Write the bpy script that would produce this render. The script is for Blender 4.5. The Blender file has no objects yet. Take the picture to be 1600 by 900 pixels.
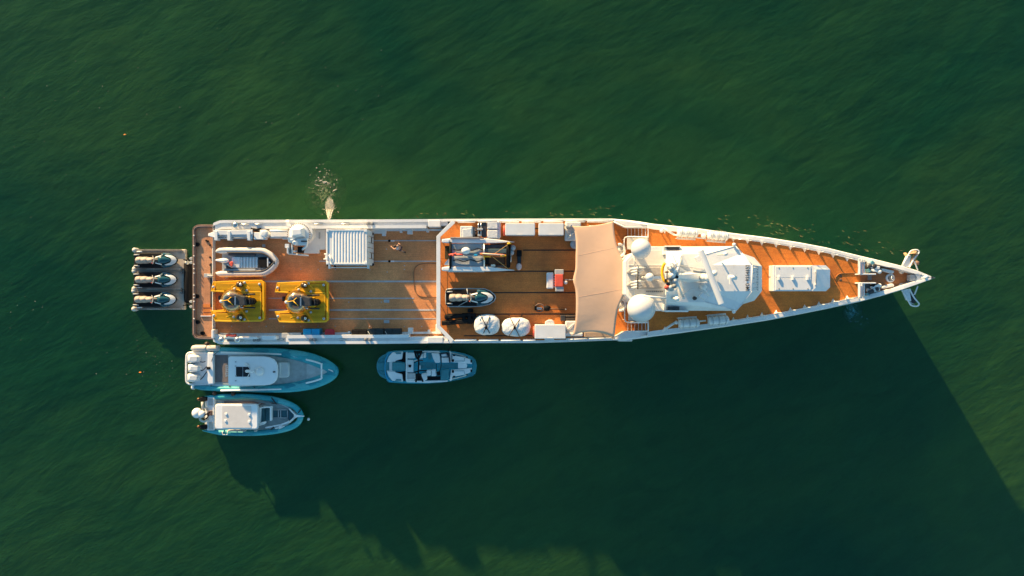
import bpy, bmesh, math, random
from mathutils import Vector, Matrix, noise
R = math.radians
sc = bpy.context.scene
COL = sc.collection
rnd = random.Random(7)

# ---------------------------------------------------------------- camera, sky, sun, exposure
CAM_H = 56.0                       # drone height above the water, metres
WL = -0.8                          # water level: the ship rides high, decks are 3 m and more above it
FOC = 800 / math.tan(R(36.87))     # focal length in photograph pixels
cam = bpy.data.cameras.new("camera"); cam.lens = 24; cam.sensor_width = 36
cam.clip_start = 0.5; cam.clip_end = 6000
co = bpy.data.objects.new("camera", cam); COL.objects.link(co)
co.location = (0, 0, CAM_H); sc.camera = co

SUN_EL = 11.8
world = bpy.data.worlds.new("World"); sc.world = world; world.use_nodes = True
wn = world.node_tree.nodes; wl = world.node_tree.links
sky = wn.new("ShaderNodeTexSky"); sky.sky_type = 'NISHITA'; sky.sun_disc = False
sky.sun_elevation = R(SUN_EL); sky.sun_rotation = R(330)
sky.air_density = 1.2; sky.dust_density = 0.4; sky.ozone_density = 2.2
wtint = wn.new("ShaderNodeMix"); wtint.data_type = 'RGBA'; wtint.blend_type = 'MULTIPLY'
wtint.inputs[0].default_value = 1.0
wtint.inputs[7].default_value = (0.74, 0.98, 1.01, 1)      # the photograph's white balance
wl.new(sky.outputs[0], wtint.inputs[6]); wl.new(wtint.outputs[2], wn["Background"].inputs[0])
wn["Background"].inputs[1].default_value = 0.102

sun = bpy.data.lights.new("sun", 'SUN'); sun.energy = 5.0; sun.angle = R(0.9)
sun.color = (1.0, 0.68, 0.33)
so = bpy.data.objects.new("sun", sun); COL.objects.link(so)
so.location = (-30, 50, 40)
ld = Vector((0.5 * math.cos(R(SUN_EL)), -0.866 * math.cos(R(SUN_EL)), -math.sin(R(SUN_EL))))
so.rotation_euler = ld.to_track_quat('-Z', 'Y').to_euler()

sc.view_settings.view_transform = 'Standard'; sc.view_settings.look = 'None'
sc.view_settings.exposure = 1.34; sc.view_settings.gamma = 1.0
sc.render.engine = 'CYCLES'
sc.cycles.use_denoising = True
sc.cycles.max_bounces = 8; sc.cycles.diffuse_bounces = 4; sc.cycles.volume_bounces = 2
sc.cycles.transparent_max_bounces = 8; sc.cycles.glossy_bounces = 3; sc.cycles.transmission_bounces = 3

# ---------------------------------------------------------------- helpers
def P(px, py, z=0.0):
    """world point at height z for a spot measured in the photograph"""
    return Vector(((px - 800) / FOC * (CAM_H - z), (450 - py) / FOC * (CAM_H - z), z))

_M = {}
def mat(name, col, rough=0.5, metal=0.0, var=0.10, scale=1.5, bump=0.0, bscale=30.0, dirt=0.0, spec=0.5, emit=None):
    if name in _M: return _M[name]
    m = bpy.data.materials.new(name); m.use_nodes = True; _M[name] = m
    nt = m.node_tree; N = nt.nodes; L = nt.links; b = N["Principled BSDF"]
    b.inputs["Roughness"].default_value = rough; b.inputs["Metallic"].default_value = metal
    b.inputs["Specular IOR Level"].default_value = spec
    tc = N.new("ShaderNodeTexCoord")
    n1 = N.new("ShaderNodeTexNoise"); n1.inputs["Scale"].default_value = scale
    n1.inputs["Detail"].default_value = 6; n1.inputs["Roughness"].default_value = 0.6
    L.new(tc.outputs["Object"], n1.inputs["Vector"])
    r = N.new("ShaderNodeValToRGB")
    lo = [max(0, c * (1 - 2.2 * var)) for c in col]; hi = [min(1, c * (1 + 1.6 * var)) for c in col]
    r.color_ramp.elements[0].position = 0.3; r.color_ramp.elements[0].color = (*lo, 1)
    r.color_ramp.elements[1].position = 0.7; r.color_ramp.elements[1].color = (*hi, 1)
    L.new(n1.outputs[0], r.inputs[0]); out = r.outputs[0]
    if dirt > 0:
        n2 = N.new("ShaderNodeTexNoise"); n2.inputs["Scale"].default_value = scale * 4.3
        n2.inputs["Detail"].default_value = 8; n2.inputs["Roughness"].default_value = 0.75
        mp = N.new("ShaderNodeMapping"); mp.inputs["Location"].default_value = (13, 7, 3)
        L.new(tc.outputs["Object"], mp.inputs[0]); L.new(mp.outputs[0], n2.inputs["Vector"])
        r2 = N.new("ShaderNodeValToRGB"); r2.color_ramp.elements[0].position = 0.52
        r2.color_ramp.elements[1].position = 0.72
        r2.color_ramp.elements[0].color = (0, 0, 0, 1); r2.color_ramp.elements[1].color = (dirt, dirt, dirt, 1)
        mx = N.new("ShaderNodeMix"); mx.data_type = 'RGBA'
        mx.inputs[7].default_value = (col[0] * .38, col[1] * .33, col[2] * .28, 1)
        L.new(n2.outputs[0], r2.inputs[0]); L.new(r2.outputs[0], mx.inputs[0]); L.new(out, mx.inputs[6])
        out = mx.outputs[2]
    L.new(out, b.inputs["Base Color"])
    if bump > 0:
        n3 = N.new("ShaderNodeTexNoise"); n3.inputs["Scale"].default_value = bscale; n3.inputs["Detail"].default_value = 4
        L.new(tc.outputs["Object"], n3.inputs["Vector"])
        bp = N.new("ShaderNodeBump"); bp.inputs["Strength"].default_value = bump; bp.inputs["Distance"].default_value = 0.05
        L.new(n3.outputs[0], bp.inputs["Height"]); L.new(bp.outputs[0], b.inputs["Normal"])
    return m

class MB:
    """collects shapes for ONE mesh object, in world coordinates"""
    def __init__(s): s.v = []; s.f = []; s.sm = []
    def add(s, vs, fs, smooth=False):
        n = len(s.v); s.v += [tuple(v) for v in vs]; s.f += [tuple(n + i for i in f) for f in fs]; s.sm += [smooth] * len(fs); return s
    def loft(s, rings, cap=True, smooth=False, closed=True):
        n = len(rings[0]); vs = [p for r in rings for p in r]; fs = []
        for k in range(len(rings) - 1):
            for i in range(n if closed else n - 1):
                j = (i + 1) % n
                fs.append((k * n + i, k * n + j, (k + 1) * n + j, (k + 1) * n + i))
        s.add(vs, fs, smooth)
        if cap and closed:
            s.add(rings[0], [tuple(range(n))], False); s.add(rings[-1], [tuple(range(n))], False)
        return s
    def box(s, c, d, rz=0.0, ry=0.0, rx=0.0, taper=1.0):
        m = Matrix.Rotation(rz, 3, 'Z') @ Matrix.Rotation(ry, 3, 'Y') @ Matrix.Rotation(rx, 3, 'X'); c = Vector(c)
        vs = [c + m @ Vector((x * d[0] / 2 * (taper if z > 0 else 1), y * d[1] / 2 * (taper if z > 0 else 1), z * d[2] / 2))
              for z in (-1, 1) for x, y in ((-1, -1), (1, -1), (1, 1), (-1, 1))]
        return s.add(vs, [(0, 1, 2, 3), (4, 5, 6, 7), (0, 1, 5, 4), (1, 2, 6, 5), (2, 3, 7, 6), (3, 0, 4, 7)])
    def prism(s, pts, z0, z1, top=1.0):
        """polygon of world (x,y) between z0 and z1; top scales the upper ring about the centre"""
        cx = sum(p[0] for p in pts) / len(pts); cy = sum(p[1] for p in pts) / len(pts)
        a = [(p[0], p[1], z0) for p in pts]; b = [(cx + (p[0] - cx) * top, cy + (p[1] - cy) * top, z1) for p in pts]
        return s.loft([a, b])
    def ppoly(s, pp, z0, z1, top=1.0):
        return s.prism([P(x, y, z1)[:2] for x, y in pp], z0, z1, top)
    def prect(s, x0, y0, x1, y1, z0, z1, top=1.0):
        return s.ppoly([(x0, y0), (x1, y0), (x1, y1), (x0, y1)], z0, z1, top)
    def rrect(s, x0, y0, x1, y1, r, z0, z1, top=1.0, n=4):
        return s.ppoly(rr(x0, y0, x1, y1, r, n), z0, z1, top)
    def tube(s, path, r, n=8, smooth=True, cap=True):
        path = [Vector(p) for p in path]; rings = []
        rs = r if isinstance(r, (list, tuple)) else [r] * len(path)
        for i, p in enumerate(path):
            t = (path[min(i + 1, len(path) - 1)] - path[max(i - 1, 0)]).normalized()
            up = Vector((0, 0, 1)) if abs(t.z) < 0.95 else Vector((1, 0, 0))
            a = t.cross(up).normalized(); b = a.cross(t).normalized()
            rings.append([p + (a * math.cos(2 * math.pi * k / n) + b * math.sin(2 * math.pi * k / n)) * max(rs[i], 1e-4) for k in range(n)])
        return s.loft(rings, cap, smooth)
    def lathe(s, c, prof, n=24, axis=Vector((0, 0, 1)), smooth=True, sx=1.0, sy=1.0):
        c = Vector(c); q = Vector((0, 0, 1)).rotation_difference(Vector(axis).normalized())
        rings = [[c + q @ Vector((max(r, 1e-4) * math.cos(2 * math.pi * k / n) * sx, max(r, 1e-4) * math.sin(2 * math.pi * k / n) * sy, h)) for k in range(n)] for r, h in prof]
        return s.loft(rings, True, smooth)
    def ball(s, c, r, n=16, zs=1.0, lo=-1.0):
        prof = []
        m = max(6, n // 2)
        a0 = math.asin(lo)
        for i in range(m + 1):
            a = a0 + (math.pi / 2 - a0) * i / m
            prof.append((r * math.cos(a), r * math.sin(a) * zs))
        return s.lathe(c, prof, n)

def rr(x0, y0, x1, y1, r, n=4):
    out = []
    for cx, cy, a0 in ((x1 - r, y0 + r, -90), (x1 - r, y1 - r, 0), (x0 + r, y1 - r, 90), (x0 + r, y0 + r, 180)):
        for i in range(n + 1):
            a = R(a0 + 90 * i / n); out.append((cx + r * math.cos(a), cy + r * math.sin(a)))
    return out

def cr(pts, n=6, closed=False):
    """Catmull-Rom through points (any dimension)"""
    pts = [Vector(p) for p in pts]; out = []; m = len(pts)
    for i in range(m if closed else m - 1):
        p0 = pts[(i - 1) % m] if closed or i > 0 else pts[0]
        p1 = pts[i]; p2 = pts[(i + 1) % m]
        p3 = pts[(i + 2) % m] if closed or i + 2 < m else pts[-1]
        for k in range(n):
            t = k / n
            out.append(0.5 * ((2 * p1) + (p2 - p0) * t + (2 * p0 - 5 * p1 + 4 * p2 - p3) * t * t + (3 * p1 - p0 - 3 * p2 + p3) * t ** 3))
    if not closed: out.append(pts[-1])
    return out

ROOT = {}
def obj(name, mb, m, parent=None, bevel=0.0, label=None, kind=None, origin=None, seg=2):
    me = bpy.data.meshes.new(name)
    if parent is not None: org = ROOT[parent.name]
    elif origin is not None: org = Vector(origin)
    else:
        xs = [v[0] for v in mb.v]; ys = [v[1] for v in mb.v]; zs = [v[2] for v in mb.v]
        org = Vector(((min(xs) + max(xs)) / 2, (min(ys) + max(ys)) / 2, min(zs)))
    me.from_pydata([(v[0] - org.x, v[1] - org.y, v[2] - org.z) for v in mb.v], [], mb.f)
    me.polygons.foreach_set("use_smooth", mb.sm)
    b = bmesh.new(); b.from_mesh(me)
    bmesh.ops.remove_doubles(b, verts=b.verts, dist=0.0008)
    bmesh.ops.recalc_face_normals(b, faces=b.faces); b.to_mesh(me); b.free()
    me.materials.append(m)
    o = bpy.data.objects.new(name, me); COL.objects.link(o)
    ROOT[o.name] = org
    if parent is not None: o.parent = parent
    else: o.location = org
    if bevel > 0:
        bm_ = o.modifiers.new("bevel", 'BEVEL'); bm_.width = bevel; bm_.segments = seg; bm_.limit_method = 'ANGLE'; bm_.angle_limit = R(35)
    if label: o['label'] = label
    if kind: o['kind'] = kind
    return o

def tag(o, label, cat, group=None):
    o['label'] = label; o['category'] = cat
    if group: o['group'] = group
    return o

def thing(name, label, cat, loc, group=None):
    o = bpy.data.objects.new(name, None); COL.objects.link(o); o.location = loc
    o.empty_display_size = 0.2
    ROOT[o.name] = Vector(loc)
    return tag(o, label, cat, group)

def dup(root, delta, label=None, rz=0.0):
    """copy of a thing, its parts and their sub-parts"""
    def cp(o, parent):
        c = o.copy(); COL.objects.link(c); c.parent = parent
        for ch in kids[o.name]: cp(ch, c)
        return c
    kids = {}
    def gather(o):
        kids[o.name] = [c for c in ALL if c.parent == o]
        for c in kids[o.name]: gather(c)
    ALL = list(COL.objects)
    gather(root)
    c = cp(root, None); c.location = Vector(root.location) + Vector(delta); c.rotation_euler = (0, 0, rz)
    if label: c['label'] = label
    return c

# ---------------------------------------------------------------- materials
WHITE = mat("white_paint", (0.76, 0.76, 0.75), 0.35, var=0.04, scale=0.7, dirt=0.22)
WHITE2 = mat("white_gelcoat", (0.72, 0.73, 0.73), 0.25, var=0.03, scale=1.2, dirt=0.05)
WHITE3 = mat("shade_lift_gelcoat", (0.86, 0.87, 0.87), 0.3, var=0.02, scale=1.2, dirt=0.04)  # white gelcoat brightened in colour to lift the boats lying in shade
DOME = mat("dome_white", (0.62, 0.62, 0.62), 0.4, var=0.015, scale=1.0)
OFFW = mat("off_white_fabric", (0.66, 0.66, 0.64), 0.8, var=0.06, scale=2.5, bump=0.5, bscale=9, dirt=0.15)
CREAM = mat("cream_plastic", (0.60, 0.57, 0.50), 0.55, var=0.06, scale=3, dirt=0.3)
LGREY = mat("light_grey", (0.42, 0.44, 0.45), 0.5, var=0.06, scale=3, dirt=0.2)
MGREY = mat("mid_grey", (0.20, 0.21, 0.22), 0.6, var=0.08, scale=3, dirt=0.2)
DGREY = mat("dark_grey", (0.035, 0.036, 0.04), 0.6, var=0.15, scale=4)
BLACK = mat("black_rubber", (0.007, 0.007, 0.008), 0.75, var=0.2, scale=5, spec=.2)
GLOSSB = mat("black_glass", (0.012, 0.014, 0.018), 0.08, var=0.05)
STEEL = mat("stainless_steel", (0.62, 0.60, 0.57), 0.25, metal=0.9, var=0.08)
RED = mat("red_cover", (0.62, 0.03, 0.035), 0.6, var=0.12, scale=4)
REDO = mat("red_vinyl", (0.75, 0.10, 0.06), 0.5, var=0.08, scale=4)
BLUE = mat("blue_plastic", (0.01, 0.32, 0.58), 0.4, var=0.06, scale=3)
TEAL = mat("dark_teal_gelcoat", (0.012, 0.075, 0.105), 0.22, var=0.12, scale=2)
TEALF = mat("teal_eva_foam", (0.03, 0.115, 0.14), 0.8, var=0.1, scale=5)
YEL = mat("yellow_paint", (0.93, 0.47, 0.008), 0.4, var=0.05, scale=3, dirt=0.12)
BROWN = mat("brown_rubber", (0.16, 0.10, 0.075), 0.7, var=0.15, scale=2, dirt=0.4)
SAND = mat("sand_canvas", (0.66, 0.43, 0.29), 0.85, var=0.035, scale=0.35, bump=0.15, bscale=3)
ORANGE = mat("orange_fabric", (0.80, 0.26, 0.03), 0.6, var=0.1)
SKIN = mat("skin", (0.50, 0.27, 0.18), 0.6, var=0.05)
CLEAR = None
# ---------------------------------------------------------------- teak decks
def teak(name, col, patch=0.16):
    m = bpy.data.materials.new(name); m.use_nodes = True; nt = m.node_tree; N = nt.nodes; L = nt.links
    b = N["Principled BSDF"]; b.inputs["Roughness"].default_value = 0.62
    tc = N.new("ShaderNodeTexCoord")
    mp = N.new("ShaderNodeMapping"); mp.inputs["Scale"].default_value = (0.35, 9.0, 1)
    L.new(tc.outputs["Object"], mp.inputs[0])
    n1 = N.new("ShaderNodeTexNoise"); n1.inputs["Scale"].default_value = 1.6; n1.inputs["Detail"].default_value = 7
    L.new(mp.outputs[0], n1.inputs["Vector"])
    r1 = N.new("ShaderNodeValToRGB")
    r1.color_ramp.elements[0].position = .32; r1.color_ramp.elements[1].position = .70
    r1.color_ramp.elements[0].color = (col[0] * .90, col[1] * .87, col[2] * .84, 1)
    r1.color_ramp.elements[1].color = (col[0] * 1.06, col[1] * 1.08, col[2] * 1.1, 1)
    L.new(n1.outputs[0], r1.inputs[0])
    n2 = N.new("ShaderNodeTexNoise"); n2.inputs["Scale"].default_value = 0.55; n2.inputs["Detail"].default_value = 9
    n2.inputs["Roughness"].default_value = .68
    L.new(tc.outputs["Object"], n2.inputs["Vector"])
    r2 = N.new("ShaderNodeValToRGB"); r2.color_ramp.elements[0].position = .35; r2.color_ramp.elements[1].position = .66
    r2.color_ramp.elements[0].color = (1 - patch * 2.2, 1 - patch * 2.4, 1 - patch * 2.4, 1); r2.color_ramp.elements[1].color = (1, 1, 1, 1)
    L.new(n2.outputs[0], r2.inputs[0])
    mx = N.new("ShaderNodeMix"); mx.data_type = 'RGBA'; mx.blend_type = 'MULTIPLY'; mx.inputs[0].default_value = 1
    L.new(r1.outputs[0], mx.inputs[6]); L.new(r2.outputs[0], mx.inputs[7])
    # fine grain and salt specks
    n3 = N.new("ShaderNodeTexNoise"); n3.inputs["Scale"].default_value = 14; n3.inputs["Detail"].default_value = 3
    L.new(tc.outputs["Object"], n3.inputs["Vector"])
    r3 = N.new("ShaderNodeValToRGB"); r3.color_ramp.elements[0].position = .4; r3.color_ramp.elements[1].position = .62
    r3.color_ramp.elements[0].color = (.86, .84, .82, 1); r3.color_ramp.elements[1].color = (1.06, 1.06, 1.08, 1)
    L.new(n3.outputs[0], r3.inputs[0])
    mx2 = N.new("ShaderNodeMix"); mx2.data_type = 'RGBA'; mx2.blend_type = 'MULTIPLY'; mx2.inputs[0].default_value = 1
    L.new(mx.outputs[2], mx2.inputs[6]); L.new(r3.outputs[0], mx2.inputs[7])
    L.new(mx2.outputs[2], b.inputs["Base Color"])
    return m
TEAKA = teak("aft_deck_teak", (0.84, 0.35, 0.125))
TEAKM = teak("mid_deck_teak", (0.74, 0.235, 0.040))
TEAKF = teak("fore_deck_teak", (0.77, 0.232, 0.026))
TEAKS = teak("stern_platform_teak", (0.66, 0.32, 0.16))

# ---------------------------------------------------------------- water
def water_surface():
    m = bpy.data.materials.new("green_sea_water"); m.use_nodes = True
    nt = m.node_tree; N = nt.nodes; L = nt.links; N.clear()
    out = N.new("ShaderNodeOutputMaterial")
    tc = N.new("ShaderNodeTexCoord")
    def wave(scale, rot, sx, sy, det=4, rough=.5, dist=0.0):
        m0 = N.new("ShaderNodeMapping"); m0.inputs["Rotation"].default_value = (0, 0, R(rot))
        mp = N.new("ShaderNodeMapping"); mp.inputs["Scale"].default_value = (sx, sy, 1)
        L.new(tc.outputs["Object"], m0.inputs[0]); L.new(m0.outputs[0], mp.inputs[0])
        n = N.new("ShaderNodeTexNoise"); n.inputs["Scale"].default_value = scale; n.inputs["Detail"].default_value = det
        n.inputs["Roughness"].default_value = rough; n.inputs["Distortion"].default_value = dist
        L.new(mp.outputs[0], n.inputs["Vector"]); return n.outputs[0]
    def mul(a, k):
        q = N.new("ShaderNodeMath"); q.operation = 'MULTIPLY'; L.new(a, q.inputs[0]); q.inputs[1].default_value = k; return q.outputs[0]
    def add(a, b):
        q = N.new("ShaderNodeMath"); q.operation = 'ADD'; L.new(a, q.inputs[0]); L.new(b, q.inputs[1]); return q.outputs[0]
    h = add(add(mul(wave(0.10, -30, 0.6, 1.3, 3, .5, .6), 0.9), mul(wave(0.45, -24, 0.6, 1.4, 5, .6, .5), 0.22)),
            add(mul(wave(1.7, -32, .6, 1.5, 6, .65, .4), 0.13), mul(wave(6, 20, .8, 1.2, 4), 0.022)))
    bp = N.new("ShaderNodeBump"); bp.inputs["Strength"].default_value = 1.0; bp.inputs["Distance"].default_value = WAVE
    L.new(h, bp.inputs["Height"])
    # turbid top layer: suspended matter, cloudy in slow patches
    cn = wave(0.035, 15, 1, 1.2, 5, .55, .8)
    cr_ = N.new("ShaderNodeValToRGB"); cr_.color_ramp.elements[0].position = .35; cr_.color_ramp.elements[1].position = .68
    cr_.color_ramp.elements[0].color = (0.020, 0.145, 0.050, 1); cr_.color_ramp.elements[1].color = (0.085, 0.250, 0.055, 1)
    L.new(cn, cr_.inputs[0])
    fn = wave(0.55, -27, .5, 1.4, 8, .72, .9)  # light and dark of the ripples painted into the diffuse colour
    fr = N.new("ShaderNodeValToRGB"); fr.color_ramp.elements[0].position = .38; fr.color_ramp.elements[1].position = .75
    fr.color_ramp.elements[0].color = (.84, .84, .84, 1); fr.color_ramp.elements[1].color = (1.3, 1.3, 1.3, 1)
    L.new(fn, fr.inputs[0])
    mx = N.new("ShaderNodeMix"); mx.data_type = 'RGBA'; mx.blend_type = 'MULTIPLY'; mx.inputs[0].default_value = 1
    L.new(cr_.outputs[0], mx.inputs[6]); L.new(fr.outputs[0], mx.inputs[7])
    df = N.new("ShaderNodeBsdfDiffuse"); L.new(mx.outputs[2], df.inputs["Color"]); L.new(bp.outputs[0], df.inputs["Normal"])
    tr = N.new("ShaderNodeBsdfTransparent")
    rp_ = N.new("ShaderNodeValToRGB"); rp_.color_ramp.elements[0].position = .36; rp_.color_ramp.elements[1].position = .66  # ripple light focusing painted into the surface transparency
    rp_.color_ramp.elements[0].color = (.86, .86, .87, 1); rp_.color_ramp.elements[1].color = (1, 1, 1, 1)
    L.new(wave(1.05, -30, .55, 1.5, 9, .78, .7), rp_.inputs[0]); L.new(rp_.outputs[0], tr.inputs["Color"])
    m1 = N.new("ShaderNodeMixShader"); m1.inputs[0].default_value = TOPMIX
    L.new(tr.outputs[0], m1.inputs[1]); L.new(df.outputs[0], m1.inputs[2])
    gl = N.new("ShaderNodeBsdfGlossy"); gl.inputs["Roughness"].default_value = 0.08
    bp2 = N.new("ShaderNodeBump"); bp2.inputs["Strength"].default_value = 1.0; bp2.inputs["Distance"].default_value = WAVE * .4; L.new(h, bp2.inputs["Height"]); L.new(bp2.outputs[0], gl.inputs["Normal"])
    fz = N.new("ShaderNodeFresnel"); fz.inputs["IOR"].default_value = 1.33; L.new(bp2.outputs[0], fz.inputs["Normal"])
    m2 = N.new("ShaderNodeMixShader"); L.new(fz.outputs[0], m2.inputs[0]); L.new(m1.outputs[0], m2.inputs[1]); L.new(gl.outputs[0], m2.inputs[2])
    L.new(m2.outputs[0], out.inputs[0])
    vs = N.new("ShaderNodeVolumePrincipled")
    vs.inputs["Color"].default_value = (*VCOL, 1); vs.inputs["Density"].default_value = VDENS
    vs.inputs["Absorption Color"].default_value = (0, 0, 0, 1); vs.inputs["Anisotropy"].default_value = 0.50
    L.new(vs.outputs[0], out.inputs["Volume"])
    return m
WAVE = 0.44; TOPMIX = 0.22; VCOL = (0.20, 0.80, 0.58); VDENS = 0.11
w = MB(); S = 1500
w.add([(-S, -S, -40), (S, -S, -40), (S, S, -40), (-S, S, -40), (-S, -S, WL), (S, -S, WL), (S, S, WL), (-S, S, WL)],
      [(3, 2, 1, 0), (4, 5, 6, 7), (0, 1, 5, 4), (1, 2, 6, 5), (2, 3, 7, 6), (3, 0, 4, 7)])
obj("water", w, water_surface(), kind='structure', origin=(0, 0, 0))
sb = MB(); sb.add([(-S, -S, -40.5), (S, -S, -40.5), (S, S, -40.5), (-S, S, -40.5)], [(0, 1, 2, 3)])
obj("seabed", sb, mat("seabed_silt", (0.03, 0.04, 0.03), 0.9), kind='structure', origin=(0, 0, -40.5))
# ---------------------------------------------------------------- the ship: hull, decks, rails
ZA, ZM, ZF = 2.4, 3.4, 4.8      # aft, mid and fore deck heights
ship = thing("support_ship", "long white support ship with orange teak decks and a pointed bow", "ship", P(800, 440, WL))
# stations: px, upper edge py, lower edge py, edge height
ST = [(335, 349, 533, 2.9), (340, 345.5, 537, 2.9), (348, 344, 538, 2.9), (446, 343.4, 537.8, 2.9), (456, 343.4, 537.8, 3.4), (600, 342.8, 537.2, 3.4), (690, 342.3, 536.3, 3.4),
      (840, 341.7, 535.9, 3.4), (890, 341.5, 534.3, 3.4), (955, 341.6, 531.9, 3.4), (978, 343.6, 531.5, 3.9), (1000, 346.2, 529, 4.6),
      (1020, 349.6, 526, 4.8), (1056, 353.2, 521.5, 4.8), (1092, 357, 516.5, 4.8), (1139, 363.4, 510, 4.8), (1200, 371, 500.6, 4.8),
      (1250, 379, 491, 4.8), (1290, 386.5, 483, 4.8), (1343, 399.5, 471.5, 4.85), (1375, 407, 463, 5.2), (1407, 415, 453.5, 5.5), (1434, 423, 444, 5.6), (1452, 430.4, 437.5, 5.7)]
hull = MB(); rings = []
def hullring(px, yt, yb, z):
    a = P(px, yt, z - .3); b = P(px, yb, z - .3); cy = (a.y + b.y) / 2; X = a.x
    fl = 0.0 if px < 900 else min(1, (px - 900) / 500)
    ha = a.y - cy; hb = cy - b.y; ins = min(.20, ha * .5)
    k0 = 1 - .06 - .45 * fl; k1 = .80 - .6 * fl
    return [(X, cy + ha - ins, z), (X, cy + ha, z - .30), (X, cy + ha * (1 - .1 * fl), z - 1.1), (X, cy + ha * k0, WL + .2), (X, cy + ha * k1, WL - 1.2), (X, cy, WL - 2.4),
            (X, cy - hb * k1, WL - 1.2), (X, cy - hb * k0, WL + .2), (X, cy - hb * (1 - .1 * fl), z - 1.1), (X, cy - hb, z - .30), (X, cy - hb + ins, z)]
rings = [hullring(*s) for s in ST]
tip = P(1458, 434, 5.4)
rings.append([(tip.x - abs(2.4 - j * .0) * 0 - (0 if z > 4 else (5.4 - z) * .25), tip.y + (y - tip.y) * .12, z) for j, (x, y, z) in enumerate(rings[-1])])
# open shell (sides and bottom); decks close it
n = len(rings[0]); hv = [p for r in rings for p in r]; hf = []
for k in range(len(rings) - 1):
    for i in range(n - 1):
        hf.append((k * n + i, k * n + i + 1, (k + 1) * n + i + 1, (k + 1) * n + i))
hf.append(tuple(range(n))); hf.append(tuple((len(rings) - 1) * n + i for i in range(n)))
hull.add(hv, hf, False)
HULLW = mat("hull_white", (0.78, 0.79, 0.79), 0.3, var=0.03, scale=.5, dirt=.12)
ho = obj("hull", hull, HULLW, ship)
ho.data.materials.append(HULLW)

def edge(px, side, z, inset=0.0):
    """world point on the hull edge at photograph column px"""
    for a, b in zip(ST, ST[1:]):
        if a[0] <= px <= b[0]:
            t = (px - a[0]) / (b[0] - a[0]); y = (a[1 + side] * (1 - t) + b[1 + side] * t); ze = a[3] * (1 - t) + b[3] * t
            p = P(px, y, ze - .3); return Vector((p.x, p.y + (-inset if side == 0 else inset), z))
    raise ValueError(px)

def deckpoly(x0, x1, z, inset, step=12):
    xs = [x0]
    while xs[-1] + step < x1: xs.append(xs[-1] + step)
    xs.append(x1)
    return [edge(x, 0, z, inset) for x in xs] + [edge(x, 1, z, inset) for x in reversed(xs)]
def deck(name, pts, z, m, th=.12):
    d = MB(); d.loft([[(p[0], p[1], z - th) for p in pts], [(p[0], p[1], z) for p in pts]]); return obj(name, d, m, ship)
# stern platform with its rounded rubbing band
sp = [P(x, y, ZA) for x, y in [(345, 352)] + [(308 + 4 * 0, 352)] + [(304.5, 354), (302.6, 358), (302, 364), (302, 518), (303, 524), (306, 528), (312, 530), (345, 530)]]
deck("stern_platform", [(p.x, p.y) for p in sp], ZA - .01, TEAKS)
st = MB(); st.loft([[(p.x + .35, p.y * .99, WL - 1.0) for p in sp], [(p.x + .12, p.y, ZA - .14) for p in sp]]); obj("stern_block", st, HULLW, ship)
bandp = cr([P(x, y, ZA) for x, y in ((344, 353.6), (316, 353.6), (308, 355), (304.6, 359), (304.3, 368), (304.3, 440), (304.3, 515), (305.5, 523), (309, 527), (318, 528.2), (344, 528.2))], 5)
bd = MB()
def strip(mb, path, w, z0, z1):
    L_ = []; R_ = []
    for i, p in enumerate(path):
        t = (Vector(path[min(i + 1, len(path) - 1)]) - Vector(path[max(i - 1, 0)])); t.z = 0; t.normalize(); nn = Vector((-t.y, t.x, 0)) * w / 2
        L_.append(Vector((p[0], p[1], 0)) + nn); R_.append(Vector((p[0], p[1], 0)) - nn)
    rings = [[(a.x, a.y, z0), (a.x, a.y, z1), (b.x, b.y, z1), (b.x, b.y, z0)] for a, b in zip(L_, R_)]
    mb.loft(rings); return mb
strip(bd, bandp, .26, ZA - .5, ZA + .16); obj("rubbing_band", bd, BROWN, ship, bevel=.04)
bd = MB(); strip(bd, [(p.x * 1.0 + .19 * 0, p.y, 0) for p in bandp], .06, ZA + .158, ZA + .19); obj("band_lip", bd, mat("brown_light", (.33, .22, .17), .6), ship)
for y in (368, 384, 400, 413, 420, 427, 446, 460, 465, 471, 484, 498):
    b = MB(); q = P(303.2, y, ZA + .2); b.lathe(q, [(.05, -.05), (.05, .04), (.02, .07)], 8); obj("fixing_stud", b, WHITE, ship)

aft = deckpoly(333.5 + 2, 690, ZA, .25)
deck("aft_deck", [(p.x, p.y) for p in aft], ZA, TEAKA)
mid = deckpoly(710, 990, ZM, .22)
c1, c2 = P(684, 369, ZM), P(684, 511, ZM)
deck("mid_deck", [(p.x, p.y) for p in mid] + [(c2.x, c2.y), (c1.x, c1.y)], ZM, TEAKM)
fore = deckpoly(1012, 1343, ZF, .36)
deck("fore_deck", [(p.x, p.y) for p in fore], ZF, TEAKF)
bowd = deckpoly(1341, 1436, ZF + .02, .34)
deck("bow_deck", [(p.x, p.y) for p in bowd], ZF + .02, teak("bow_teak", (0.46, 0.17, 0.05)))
# bulkhead under the edge of the mid deck and under the fore deck
bh = MB(); a, b_ = edge(709, 0, 0, .3), edge(709, 1, 0, .3)
strip(bh, [a, c1, c2, b_], .12, ZA - .1, ZM - .04); obj("deck_bulkhead", bh, WHITE, ship)
bh = MB(); a, b_ = edge(1012, 0, 0, .4), edge(1012, 1, 0, .4)
strip(bh, [a, b_], .1, ZM - .1, ZF - .04); obj("deck_bulkhead", bh, WHITE, ship)

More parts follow.
